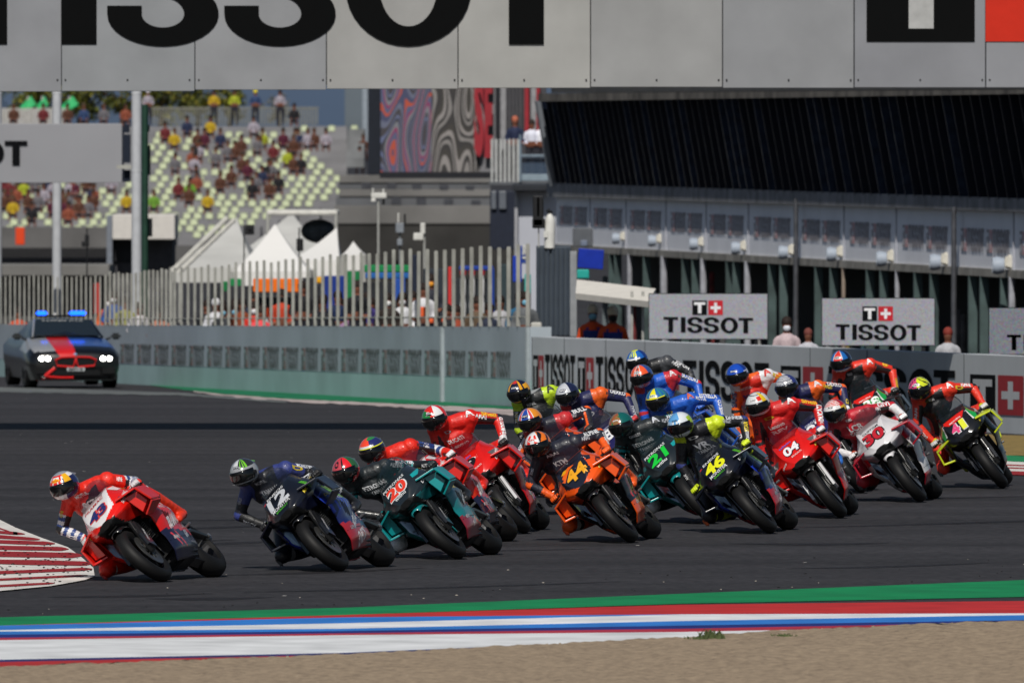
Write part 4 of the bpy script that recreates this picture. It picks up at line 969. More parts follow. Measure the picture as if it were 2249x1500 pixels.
for i in range(NR-2):
    right = 560+i*22 if i < 9 else 758-(i-9)*12*0
    right = [500, 520, 560, 600, 640, 690, 735, 755, 758, 745, 735, 720, 712, 690, 690, 668, 655][i]
    px = 332+(i*9) % 25
    while px < right:
        if random.random() < .93: seat(px+random.uniform(-2, 2), i)
        px += 25
    if i < 9:
        px = 12+(i*9) % 25
        while px < 320:
            if not (265 > px > 225 and i > 6) and random.random() < .8 and not (px > 240 and i < 4): seat(px, i)
            px += 25
for (px, i) in ((728, 17), (778, 17), (668, 17), (782, 15), (774, 16)): seat(px, i)
# railing behind the top row, parasols, small roof
fr = empty('picket_railing', P(420, 272, 551), 'thin grey picket railing along the top of the grandstand', 'railing'); px = 312; pm = mat('railing_gray', '77776f', .7)
while px < 700:
    m = MB(); a = P(px, 238, 551); b = P(px, 275, 551); m.box((a+b)/2-fr.location, (.05, .04, a.z-b.z)); m.build('picket', pm, fr); px += 6.2
m = MB(); a = P(310, 238, 551); b = P(700, 238, 551); m.tube([a-fr.location, b-fr.location], .03, 6); m.build('rail', pm, fr)
fr = empty('picket_railing', P(70, 272, 551), 'white picket railing at the far left of the stand behind the small sign', 'railing'); px = -20; pm = mat('railing_white', 'a5a3a0', .7)
while px < 150:
    m = MB(); a = P(px, 238, 551); b = P(px, 275, 551); m.box((a+b)/2-fr.location, (.075, .04, a.z-b.z)); m.build('picket', pm, fr); px += 5.0
for i, (px, w_) in enumerate([(62, 34), (93, 26), (153, 38)]):
    b = P(px, 262, 575); r = empty('green_parasol', b, ['left', 'middle', 'right'][i]+' one of three bright green parasols above the top of the stand', 'parasol', 'green parasols behind the stand')
    k = S(575); h_ = 50/k; m = MB(); m.tube([(0, 0, -1), (0, 0, h_)], .05, 6); m.build('pole', pm, r)
    m = MB(); wv = w_/k/2*1.15; c = [(wv*math.cos(a*math.pi/4+.3), wv*.8*math.sin(a*math.pi/4+.3), h_*.55+.15*math.sin(a)) for a in range(8)]
    m.add([(wv*.3, 0, h_*1.02)]+c+[(wv*.3, 0, h_*.98)]+[(x, y, z-.05) for x, y, z in c], [(0, 1+q, 1+(q+1) % 8) for q in range(8)]+[(9, 10+(q+1) % 8, 10+q) for q in range(8)]+[(1+q, 10+q, 10+(q+1) % 8, 1+(q+1) % 8) for q in range(8)])
    m.build('canopy', mat('parasol_green', '2fa060', .6, noise=.2), r)
# ---------------- concrete bank, shade-coloured underpass, screen
def compound(name, label, cat, base, parts):
    r = empty(name, base, label, cat)
    for (nm, m_, bx) in parts:
        mb = MB()
        for (x0, y0, x1, y1, Y, d) in bx: pbox(mb, x0, y0, x1, y1, Y, d)
        mb.v = [q-r.location for q in mb.v]; o = mb.build(nm, m_, r); bevel_mod(o, .02)
    return r
cA = mat('bank_concrete', '6a6968', .9, noise=.3, nscale=.35); cB = mat('bank_dark', '55575b', .9, noise=.3, nscale=.5); cC = mat('underpass_shade', '343332', .9, noise=.3, nscale=.6); cD = mat('bank_blue', '3c3e44', .85, noise=.2)
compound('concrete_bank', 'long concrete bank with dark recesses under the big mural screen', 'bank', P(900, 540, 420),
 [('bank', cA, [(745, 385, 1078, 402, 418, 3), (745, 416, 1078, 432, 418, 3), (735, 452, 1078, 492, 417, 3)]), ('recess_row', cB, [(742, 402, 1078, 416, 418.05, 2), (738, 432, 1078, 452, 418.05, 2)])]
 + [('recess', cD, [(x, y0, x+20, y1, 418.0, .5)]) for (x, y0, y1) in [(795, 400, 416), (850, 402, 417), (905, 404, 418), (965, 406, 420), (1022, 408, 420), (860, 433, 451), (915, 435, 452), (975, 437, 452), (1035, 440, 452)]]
 + [('underpass', cC, [(735, 488, 1140, 720, 417.06, 3)])])  # underpass face is nearly flush; its shade is put into the dark colour
compound('dark_pillar', 'dark slate pillar at the left edge of the mural screen', 'pillar', P(820, 385, 410), [('shaft', mat('slate_pillar', '171d28', .7, noise=.15), [(808, 175, 836, 385, 410, 2)])])
compound('grey_building', 'tall pale grey building edge behind the stand beside the dark pillar', 'building', P(785, 345, 565), [('wall', mat('bldg_grey', '5b646c', .9, noise=.2, nscale=.2), [(757, 150, 800, 345, 570, 10)]), ('edge_column', mat('bldg_edge', '87909a', .8, noise=.1), [(796, 150, 808, 340, 565, 3)])])
# mural screen: abstract bands
mu = bpy.data.materials.new('mural_print'); mu.use_nodes = True; n = mu.node_tree.nodes; l = mu.node_tree.links; bs = n['Principled BSDF']; tc = n.new('ShaderNodeTexCoord')
sep = n.new('ShaderNodeSeparateXYZ'); l.new(tc.outputs['Generated'], sep.inputs[0]); mp = n.new('ShaderNodeMapping'); mp.inputs['Scale'].default_value = (3.4, 1, .62); l.new(tc.outputs['Generated'], mp.inputs[0])
nz = n.new('ShaderNodeTexNoise'); nz.inputs['Scale'].default_value = 1.25; nz.inputs['Detail'].default_value = .6; l.new(mp.outputs[0], nz.inputs[0])
mk_ = n.new('ShaderNodeMath'); mk_.operation = 'MULTIPLY'; mk_.inputs[1].default_value = 9.0; l.new(nz.outputs[0], mk_.inputs[0]); wv = n.new('ShaderNodeMath'); wv.operation = 'FRACT'; l.new(mk_.outputs[0], wv.inputs[0])
r1 = n.new('ShaderNodeValToRGB'); r1.color_ramp.interpolation = 'CONSTANT'; els = [(0, '37343a'), (.16, '5a5f74'), (.3, '3a3f5c'), (.44, 'a34430'), (.52, '4a506e'), (.64, '7a2752'), (.72, '6d7078'), (.84, '2b2b35'), (.93, '5b6484')]
for k, (p_, c_) in enumerate(els):
    e = r1.color_ramp.elements[k] if k < 2 else r1.color_ramp.elements.new(p_); e.position = p_; e.color = (*lin(c_), 1)
r2 = n.new('ShaderNodeValToRGB'); r2.color_ramp.interpolation = 'CONSTANT'
for k, (p_, c_) in enumerate([(0, '2d2b2c'), (.22, '7a7776'), (.4, '2d2b2c'), (.58, '84807f'), (.8, '35322f')]):
    e = r2.color_ramp.elements[k] if k < 2 else r2.color_ramp.elements.new(p_); e.position = p_; e.color = (*lin(c_), 1)
l.new(wv.outputs[0], r1.inputs[0]); l.new(wv.outputs[0], r2.inputs[0]); gt = n.new('ShaderNodeMath'); gt.operation = 'GREATER_THAN'; gt.inputs[1].default_value = .44; l.new(sep.outputs[0], gt.inputs[0])
mx = n.new('ShaderNodeMixRGB'); l.new(gt.outputs[0], mx.inputs[0]); l.new(r1.outputs[0], mx.inputs[1]); l.new(r2.outputs[0], mx.inputs[2])
g3 = n.new('ShaderNodeMath'); g3.operation = 'GREATER_THAN'; g3.inputs[1].default_value = .86; l.new(sep.outputs[0], g3.inputs[0]); m3 = n.new('ShaderNodeMixRGB'); l.new(g3.outputs[0], m3.inputs[0]); l.new(mx.outputs[0], m3.inputs[1]); m3.inputs[2].default_value = (*lin('6f6f74'), 1)
l.new(m3.outputs[0], bs.inputs['Base Color']); bs.inputs['Roughness'].default_value = .6
ms = empty('mural_screen', P(950, 385, 408), 'big dark mural screen with wavy coloured bands and red letters', 'screen'); m0 = ms.location
mb = MB(); pbox(mb, 836, 150, 1090, 378, 408, .5); mb.v = [q-m0 for q in mb.v]; mb.build('picture', mu, ms)
mb = MB(); pbox(mb, 834, 378, 1090, 392, 407.6, 1.2); pbox(mb, 1088, 150, 1100, 395, 407.6, 1); mb.v = [q-m0 for q in mb.v]; mb.build('frame', mat('screen_frame', '1a1c22', .6), ms)
for (t, x, y, w_, h_) in [('S', 1052, 250, 22, 190), ('E', 1073, 252, 18, 190)]:
    vs, fs = text2d(t, .06); c = P(x, y, 407.7); k = S(407.7); mesh('lettering', [Vector((v.x*w_/k, -.0, v.y*h_/k))+c-m0 for v in vs], fs, mat('mural_red', '8e2630', .6), ms)
st = compound('striped_tower', 'tall grey and red striped tower behind the balcony', 'tower', P(1140, 400, 404), [('wall', mat('tower_dark', '3f3f44', .8, noise=.3, nscale=1), [(1098, 150, 1200, 400, 404, 2)]), ('pale_strip', mat('tower_pale', '868689', .7, noise=.2), [(1099, 150, 1112, 330, 403.8, .3)]), ('pale_strip', mat('tower_pale', '868689'), [(1166, 150, 1178, 300, 403.8, .3)]), ('red_strip', mat('mural_red', '8e2630'), [(1152, 150, 1162, 290, 403.8, .3)]), ('red_strip', mat('mural_red', '8e2630'), [(1178, 150, 1186, 300, 403.8, .3)])]
 + [('thin_strip', mat('tower_thin', '5a5a5e', .8), [(x, 150, x+3, 300, 403.85, .2)]) for x in (1118, 1126, 1134, 1142)])
# balcony
bl = compound('balcony', 'small balcony with white pickets and glass front beside the louvred building', 'balcony', P(1145, 405, 360), [('floor', mat('balc_floor', '55585d', .8), [(1074, 398, 1215, 408, 360, 2.2)]), ('post', mat('balc_frame', '6d7d8b', .5), [(1210, 215, 1216, 400, 360.2, .1)]), ('kick_panel', mat('balc_kick', '7d8c97', .6), [(1144, 383, 1212, 398, 360, .06)]), ('rail', mat('balc_frame', '6d7d8b'), [(1140, 340, 1212, 345, 359.9, .08)]), ('glass', mat('balc_glass', '46566a', .1, alpha=.55, noise=0), [(1146, 346, 1210, 383, 360.05, .02)]), ('rail', mat('balc_frame', '6d7d8b'), [(1140, 296, 1145, 400, 359.9, .08)])])
for k in range(7):
    mb = MB(); pbox(mb, 1078+k*9.5, 306, 1083+k*9.5, 400, 360, .06); mb.v = [q-bl.location for q in mb.v]; mb.build('picket', mat('balc_white', 'a7a9a9', .6), bl)
for (px, tp, lb, hr_) in [(1131, '232b45', 'person in navy leaning on the balcony rail, bald and leftmost', 'a8604a'), (1168, 'd2d4e2', 'person in a pale shirt in the middle of the balcony', '2a221e'), (1188, 'e2e3ec', 'person in a white shirt at the right end of the balcony', '3a2f28')]:
    b = P(px, 392, 360.5); o = spectator(b, True, tp, lb, 'people on the balcony', hair=hr_, scale=.85 if px > 1140 else .9)
# navy block and white cabin beneath
compound('navy_block', 'dark navy block under the balcony', 'block', P(1105, 540, 352), [('body', mat('navy_paint', '1b2130', .6, noise=.15), [(1076, 420, 1136, 548, 352, 3)]), ('window', mat('pale_window', '5b6068', .4), [(1079, 420, 1090, 460, 351.9, .2)]), ('window', mat('pale_window', '5b6068'), [(1096, 420, 1112, 460, 351.9, .2)])])
compound('white_cabin', 'pale grey cabin wall at the left end of the pit building', 'cabin', P(1180, 540, 340), [('wall', mat('cabin_wall', 'a9acb6', .6, noise=.08, nscale=.6), [(1134, 420, 1222, 740, 340, 6)]), ('edge_trim', mat('cabin_trim', '9a9ba0', .6), [(1130, 418, 1137, 740, 339.8, .3)]), ('roof_edge', mat('cabin_roof', '25282e', .7), [(1126, 406, 1222, 420, 339.4, 6)])])

# ---------------- pit building
PBX, PBY = 2249, 250.0; VX = -0.1192; X0 = (PBX-CX)/FPX*PBY-VX*PBY*1.0
def bY(px):   # depth of the facade under pixel column px
    return X0/((px-CX)/FPX-VX)
def bp_(px, py, off=0.0): return P(px, py, bY(px)+off)
PB = empty('pit_building', bp_(1700, 700), 'long pit building with dark slanted louvres, printed white band and open garages', 'building'); p0 = PB.location
nrm_b = Vector((-1, VX, 0)).normalized()
def bstrip(name, m, top, bot, proud=0.0, thick=.6, xs=(1215, 2249), xa=1215, xb=2480, dtop=0.0):
    """facade strip between two pixel lines"""
    vs = []; k = 0; x = xa
    while x <= xb+.1:
        a = bp_(x, interp(xs, top, x))+nrm_b*(proud+dtop); b = bp_(x, interp(xs, bot, x))+nrm_b*proud
        vs += [a-p0, b-p0, b-nrm_b*thick-p0, a-nrm_b*thick-p0]; x += (xb-xa)/12; k += 1
    fs = [(i*4+j, i*4+(j+1) % 4, (i+1)*4+(j+1) % 4, (i+1)*4+j) for i in range(k-1) for j in range(4)]+[(0, 1, 2, 3), tuple((k-1)*4+j for j in (3, 2, 1, 0))]
    return mesh(name, vs, fs, m, PB)
bstrip('roof_slab', mat('roof_grey', '4a4b4d', .8, noise=.2), (150, 130), (205, 196), .3, 6, xa=1240)
bstrip('roof_beam', mat('beam_rust', '6a655f', .8, noise=.5, nscale=1.4), (206, 198), (224, 208), .62, .6, xa=1243)
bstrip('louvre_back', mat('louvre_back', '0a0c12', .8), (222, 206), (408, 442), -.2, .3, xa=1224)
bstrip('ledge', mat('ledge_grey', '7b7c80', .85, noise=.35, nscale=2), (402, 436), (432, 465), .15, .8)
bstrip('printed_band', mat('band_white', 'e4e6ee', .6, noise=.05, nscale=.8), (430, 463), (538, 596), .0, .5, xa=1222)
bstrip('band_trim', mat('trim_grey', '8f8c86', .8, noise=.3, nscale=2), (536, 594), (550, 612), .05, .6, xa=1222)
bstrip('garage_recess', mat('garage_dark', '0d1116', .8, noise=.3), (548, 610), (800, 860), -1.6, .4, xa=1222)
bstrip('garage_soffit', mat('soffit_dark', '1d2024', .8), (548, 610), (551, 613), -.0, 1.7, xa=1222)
mb = MB(); lm = [mat('louvre_fin', '0e1626', .35, .3, noise=.2), mat('louvre_fin_pale', '303c52', .3, .6, noise=.3)]
px = 1190
while px < 2470:
    a = bp_(px+38, interp((1180, 2249), (222, 206), px))+nrm_b*.42; b = bp_(px+36, interp((1215, 2249), (406, 440), px+36))+nrm_b*.06; d = (a-b).normalized(); w_ = nrm_b*.10; t_ = Vector((VX, 1, 0)).normalized()*.022
    mb.mat(1 if random.random() < .3 else 0).add([q-p0 for q in (a+w_+t_, a+w_-t_, a-w_-t_, a-w_+t_, b+w_+t_, b+w_-t_, b-w_-t_, b-w_+t_)], [(0, 1, 2, 3), (7, 6, 5, 4), (0, 4, 5, 1), (1, 5, 6, 2), (2, 6, 7, 3), (3, 7, 4, 0)])
    px += interp((1190, 2300), (11, 23), px)
mb.build('louvre_screen', lm, PB)
a = bp_(1232, 222)+nrm_b*.5; b = bp_(1230, 408)+nrm_b*.15; mb = MB(); mb.tube([a-p0, b-p0], .09, 6); mb.build('edge_beam', mat('beam_pale', '70757c', .6, .3), PB)
# posts between garages
for (px, c_, w_) in [(1385, 'pale', .07), (1460, 'pale', .10), (1547, 'pale', .09), (1644, 'pale', .09), (1855, 'rust', .05), (1973, 'pale', .06), (2225, 'pale', .08), (2340, 'pale', .08)]:
    a = bp_(px, interp((1215, 2249), (548, 610), px)); b = bp_(px, 800); mb = MB(); mb.tube([a-p0+nrm_b*.02, b-p0+nrm_b*.02], w_*.75, 8); mb.build('post', mat('post_'+c_, '9698a0' if c_ == 'pale' else '8a7d72', .6, noise=.2), PB)
for px in (1340, 1352, 1415, 1500, 1522, 1597, 1612, 1690, 1715, 1792, 1825, 1905, 1935, 2010, 2045, 2130, 2155, 2200, 2275, 2300):
    a = bp_(px, interp((1215, 2249), (550, 612), px)); b = bp_(px, 800); mb = MB(); o_ = -nrm_b*.05
    mb.box((a+b)/2-p0+o_, (.16, .5, a.z-b.z)); mb.build('partition', mat('partition_teal', '3d4c4c', .7, noise=.4, nscale=2), PB)
for i, px in enumerate((1792, 2145)):
    a = bp_(px, 680 if i == 0 else 700); b = bp_(px+14, 800); mb = MB(); mb.bbox(a-p0-nrm_b*.5, b-p0-nrm_b*.5+Vector((0, .3, 0))); mb.build('red_panel', mat('panel_red', '7a1a26', .6), PB)
rg = random.Random(5)
for k in range(26):      # gear standing in the garages
    px = 1290+k*38+rg.uniform(-12, 12); yb = interp((1215, 2249), (640, 720), px)+rg.uniform(-10, 30); h_ = rg.uniform(20, 70); w_ = rg.uniform(5, 13); c_ = rg.choice(['5c6468', '2a4650', '8a8c90', '6a2a2c', '34424a', 'a8a8a8', '4a4a4c', '7a6a30'])
    a = bp_(px, yb-h_); b = bp_(px+w_, yb+90); mb = MB(); mb.rbox((a+b)/2-p0-nrm_b*.3, (abs(b.x-a.x)*.6+.05, .3, a.z-b.z), .02); mb.build('garage_shelf', mat('gear_'+c_, c_, .6, noise=.4, nscale=4), PB)
# printed logos, two per bay
FB = [mat('band_dark', '98949a', .6, noise=.1), mat('band_red', 'cfa3a6', .6), mat('band_white2', 'e4e6ee', .6)]
for (xa, xb) in [(1230, 1290), (1305, 1367), (1385, 1453), (1475, 1543), (1560, 1634), (1657, 1737), (1763, 1846), (1868, 1957), (1984, 2082), (2112, 2218), (2241, 2350)]:
    for h_ in (0, 1):
        q0 = xa+(xb-xa)*(0 if h_ == 0 else .53); q1 = xa+(xb-xa)*(.47 if h_ == 0 else 1); yt = interp((1230, 2249), (452, 507), q0); yb = interp((1230, 2249), (492, 560), q0)
        o_ = bp_(q0, yb); e_ = bp_(q1, yb+(q1-q0)*.06); u_ = e_-o_; L_ = math.hypot(u_.x, u_.y); cap_ = bp_(q0, yt).z-o_.z; u_.z = 0; u_.normalize()
        for (f0, fl) in ((0, 1),): brand_unit(o_-p0+nrm_b*.01, u_, Vector((0, 0, 1)), cap_, L_/(8.05*cap_), 'lettering', FB, PB, off=nrm_b*.006)
# band seams
for px in (1297, 1376, 1464, 1552, 1645, 1855, 1970, 2228):
    mb = MB(); a = bp_(px, interp((1215, 2249), (432, 466), px)); b = bp_(px, interp((1215, 2249), (537, 595), px)); mb.tube([a-p0+nrm_b*.01, b-p0+nrm_b*.01], .02, 4); mb.build('seam', mat('seam_grey', 'a9abb4', .7), PB)
# tall poles in front of the building
for i, px in enumerate((1748, 2095)):
    Yp = bY(px)-1.2; a = P(px, 436 if i == 0 else 455, Yp); b = P(px, 820, Yp); mb = MB(); mb.tube([b-b, a-b], [.055, .045], 10); o = mb.build('lamp_post', mat('pole_dark', '4f5157', .5, .4, noise=.3), loc=b, smooth=True); tag(o, ['dark pole standing between the first two screens before the printed band', 'dark pole standing before the building near the right edge'][i], 'pole')
# floodlights along the band
fl = [(1365, 522), (1445, 527), (1537, 534), (1630, 543), (1735, 552), (1842, 556), (1953, 566), (2072, 573), (2212, 580)]
for i, (px, py) in enumerate(fl):
    Yp = bY(px)-.5; c = P(px, py, Yp); k = interp((1365, 2212), (1.0, 1.3), px); r = empty('floodlight', c, '%s floodlight from the left under the printed band' % ordn(i), 'floodlight', 'floodlights along the printed band')
    m = MB(); m.rbox((.06*k, .05, .02*k), (.20*k, .16*k, .19*k), .03*k, Matrix.Rotation(.25, 3, 'Y')); m.build('housing', mat('lamp_housing', 'bdbab0', .6, noise=.1), r)
    m = MB(); m.lathe([(-.16*k, .105*k), (-.10*k, .125*k), (.0, .10*k)], 16, 'x', (-.04*k, 0, -.02*k)); m.ball((-.165*k, 0, -.02*k), (.035*k, .105*k, .105*k)); m.build('reflector', mat('lamp_glass', '98a2b0', .5), r, smooth=True)
    m = MB(); m.tube([(.12*k, .1, .1*k), (.2*k, .35, .16*k)], .025, 6); m.build('bracket', mat('pole_dark', '4f5157'), r)
# floodlight box, blue board, teal flag, container
compound('equipment_box', 'grey electrical box hanging left of the first floodlight', 'box', P(1283, 545, 300), [('body', mat('box_grey', '55595f', .6), [(1258, 501, 1302, 542, 300, .5)]), ('label_plate', mat('plate_blue', '6a7488', .5), [(1275, 528, 1290, 541, 299.9, .1)])])
thing_box('container', 'dark blue grey corrugated container standing on the pit wall left of the marshals', 'container', 1178, 542, 1254, 738, 238, 2, mat('container_blue', '3a444f', .6, .2, noise=.25, nscale=1.2))
mb = MB()
for k in range(7): pbox(mb, 1180+k*10.6, 544, 1185+k*10.6, 736, 237.95, .06)
thing_base = P(1216, 738, 238)
o = mb.build('rib', mat('container_rib', '313a45', .6), None); par = [q for q in bpy.data.objects if q.name.startswith('container')][0]; o.parent = par; o.location = -par.location
thing_box('concrete_post', 'square pale post at the left end of the awning', 'post', 1252, 552, 1267, 740, 236, .2, mat('post_gray2', '83868a', .7, noise=.15))
o = thing_box('blue_board', 'bright blue board raised above the marshal awning', 'board', 1268, 547, 1324, 590, 236, .05, mat('board_blue', '0a2a94', .5)); o.rotation_euler.y = R(4)
o = thing_box('teal_flag', 'small teal flag under the blue board', 'flag', 1267, 592, 1294, 612, 235.6, .04, mat('flag_teal', '22988f', .6), bev=.08)
# awning with marshals
aw = empty('marshal_awning', P(1350, 738, 233), 'small white awning over two marshals on the pit wall', 'awning'); a0_ = aw.location; mb = MB(); c4 = [P(1267, 614, 235), P(1440, 634, 233), P(1425, 662, 231.5), P(1264, 644, 233.5)]
mb.prism([c-a0_ for c in c4], (0, .05, -.10)); mb.build('canopy', mat('awning_white', 'd0ccc4', .6, noise=.06), aw)
for px in (1388, 1412): mb = MB(); a = P(px, 640, 232.2); b = P(px, 750, 232.2); mb.tube([b-a0_, a-a0_], .022, 6); mb.build('leg', mat('awning_leg', '9c9c98', .6), aw)
def helper_person(px, pyhead, Y, tops, label, cat_, cap=None, mask=None, sc_=1.0, group=None, vest=None, skin=None):
    zc = P(px, pyhead, Y); o = spectator((zc.x, Y, zc.z-1.58*sc_), True, tops, label, group, hair='241a16', cap=cap, scale=sc_)
    if mask: m = MB(); m.ball((0, -.075, 1.54), (.07, .05, .06), 10, 8); m.build('face_mask', cloth(mask), o, smooth=True)
    if vest: m = MB(); m.rbox((0, -.0, 1.17), (.33, .38, .36), .05); m.build('vest', cloth(vest), o)
    return o
helper_person(1302, 690, 234.5, 'c2451c', 'marshal with white helmet and blue face mask, left one under the awning', 0, 'b3aa98', '6a9cb4', .95, 'marshals under the awning', '24337a')
helper_person(1346, 694, 234.2, 'c2451c', 'marshal with white helmet and black mask, right one under the awning', 0, 'b3aa98', '17181a', .95, 'marshals under the awning', '24337a')
# LED boards
led = bpy.data.materials.new('led_board'); led.use_nodes = True; n = led.node_tree.nodes; l = led.node_tree.links; bs = n['Principled BSDF']; tc = n.new('ShaderNodeTexCoord')
vo = n.new('ShaderNodeTexVoronoi'); vo.inputs['Scale'].default_value = 75; l.new(tc.outputs['Object'], vo.inputs[0]); mm_ = n.new('ShaderNodeMixRGB'); mm_.inputs[0].default_value = .30; mm_.inputs[1].default_value = (*lin('989ba8'), 1); l.new(vo.outputs['Color'], mm_.inputs[2])
l.new(mm_.outputs[0], bs.inputs['Emission Color']); bs.inputs['Emission Strength'].default_value = .55; bs.inputs['Base Color'].default_value = (.12, .12, .13, 1)
for i, (x0, y0, x1, y1) in enumerate([(1426, 646, 1685, 744), (1806, 656, 2052, 758), (2173, 677, 2440, 778)]):
    Y = (227.5, 217, 206)[i]; r = empty('led_board', P((x0+x1)/2, y1, Y), ['speckled screen with the watch logo, left of three on the pit wall', 'speckled screen with the watch logo, middle of three on the pit wall', 'speckled screen cut off by the right edge of the photo'][i], 'screen', 'speckled screens above the pit wall'); o0 = r.location
    mb = MB(); pbox(mb, x0, y0, x1, y1, Y, .12); mb.v = [q-o0 for q in mb.v]; mb.build('screen_face', led, r)
    mb = MB(); pbox(mb, x0-1.5, y0-1.5, x1+1.5, y1+1.5, Y+.03, .16); pbox(mb, x0+20, y1, x0+28, y1+40, Y+.03, .1); pbox(mb, x1-28, y1, x1-20, y1+40, Y+.03, .1); mb.v = [q-o0 for q in mb.v]; mb.build('casing', mat('led_casing', '17181c', .6), r)
    k = S(Y); wt = (197, 187, 190)[i]; cp = 34/k; xx = x0+(x1-x0)/2-wt/2; brand_unit(P(xx, y0+(84, 90, 92)[i], Y-.01)-o0, Vector((1, 0, -.012)), Vector((0, 0, 1)), cp, wt/k/(5.75*cp), 'lettering', SGM, r, False, True, off=Vector((0, -.004, 0)))
    cp2 = 33/k; xl = x0+(x1-x0)/2-35; LM = [BLK, mat('led_red', 'b3202c', .5), mat('led_white', 'd8d8dc', .5)]
    brand_unit(P(xl, y0+(46, 49, 50)[i], Y-.01)-o0, Vector((1, 0, 0)), Vector((0, 0, 1)), cp2, 1, 'logo', LM, r, True, False, off=Vector((0, -.004, 0)))
# people between the screens
helper_person(1728, 716, 222, 'b6a4a8', 'person in a pale pink shirt between the first two screens', 0, None, 'c9cdd6', .85, 'people at the pit wall')
helper_person(1775, 738, 220, 'b0b0b8', 'person in white bending low beside the middle screen', 0, '6b3a34', None, .7, 'people at the pit wall')
helper_person(2082, 738, 211, 'a9aab0', 'person in a white top right of the middle screen', 0, '7a3028', None, .75, 'people at the pit wall')

# ---------------- small sign, poles, mast left
S2 = empty('small_gantry_sign', P(130, 400, 296), 'grey trackside sign at the left edge ending in the letters OT', 'sign'); s0 = S2.location
mb = MB(); pbox(mb, -320, 272, 268, 402, 296, .15); mb.v = [q-s0 for q in mb.v]; bevel_mod(mb.build('sign_panel', mat('sign_grey', '8c8d92', .5, noise=.06, nscale=.6), S2), .01)
mb = MB(); pbox(mb, 267, 278, 272, 400, 296.05, .2); pbox(mb, -300, 285, 268, 395, 296.2, .5); mb.v = [q-s0 for q in mb.v]; mb.build('frame', mat('frame_dark', '1d2330', .6), S2)
k = S(296); brand_unit(P(60-5.75*53, 363, 295.97)-s0, Vector((1, 0, 0)), Vector((0, 0, 1)), 53/k, 1, 'lettering', [BLK, REDS, WHT], S2, False, True, off=Vector((0, -.004, 0)))
polem = mat('pole_grey', 'aeb1b6', .6, 0, noise=.1)
for (px, w_, Y, lb) in [(125, 20, 300, 'thick grey pole behind the small sign and the safety car'), (300, 22, 289, 'thick grey pole right of the small sign'), (-8, 24, 300, 'thick grey pole at the very left edge')]:
    a = P(px, -60, Y); b = P(px, 720, Y); mb = MB(); mb.tube([(0, 0, 0), a-b], w_/S(Y)/2, 20); o = mb.build('steel_pole', polem, loc=b, smooth=True); tag(o, lb, 'pole', 'thick grey poles on the left')
    for py in (205, 375): m = MB(); c = P(px, py, Y)-b; m.lathe([(-.02, w_/S(Y)/2+.006), (.02, w_/S(Y)/2+.006)], 20, 'z', c); m.build('collar', mat('collar_grey', 'b9bcc0', .6, 0), o)
a = P(318, 230, 292); b = P(318, 720, 292); mb = MB(); mb.tube([(0, 0, 0), a-b], .07, 12); o = mb.build('green_mast', mat('mast_green', '1c3a2e', .6, noise=.2), loc=b, smooth=True); tag(o, 'dark green mast right behind the second thick grey pole', 'mast')
m = MB()
for (x0, y0, x1, y1) in [(311, 275, 328, 290), (313, 320, 330, 385), (314, 480, 334, 520)]:
    m = MB(); pbox(m, x0, y0, x1, y1, 292.2, .3); m.v = [q-b for q in m.v]; m.build('signal_box', mat('signal_black', '14181c', .6), o)
sb = empty('signal_arm', P(279, 400, 291), 'dark signal cabinet with a pale arm between the small sign and the pole', 'signal'); m = MB()
for (x0, y0, x1, y1) in [(271, 274, 284, 292), (272, 296, 286, 358), (272, 374, 286, 400)]: pbox(m, x0, y0, x1, y1, 291, .3)
m.v = [q-sb.location for q in m.v]; m.build('cabinet', mat('signal_navy', '101a2a', .6), sb); m = MB(); pbox(m, 256, 363, 292, 371, 290.8, .1); m.v = [q-sb.location for q in m.v]; m.build('arm', mat('arm_pale', '9a9a94', .6), sb)
compound('white_hut', 'white roofed hut behind the second grey pole', 'hut', P(310, 610, 380), [('roof_box', mat('hut_white', 'c2beb9', .6, noise=.05), [(247, 472, 384, 526, 378, 4)]), ('side', mat('hut_side', '6e747e', .7), [(234, 474, 247, 600, 378.5, 3)]), ('wall', mat('hut_dark', '3f3f43', .8, noise=.2), [(240, 526, 380, 640, 379, 3)]), ('opening', mat('hut_slit', '26272b', .8), [(250, 526, 290, 575, 378.9, .2)])])
compound('concrete_ledge', 'long pale concrete ledge below the stand at the far left', 'ledge', P(110, 610, 360), [('slab', mat('ledge_pale', '6f6e6c', .85, noise=.25, nscale=.6), [(-60, 582, 240, 606, 360, 4)]), ('front', mat('ledge_front', '4c4b4b', .85, noise=.4, nscale=.8), [(-60, 606, 240, 720, 361, 3)])])
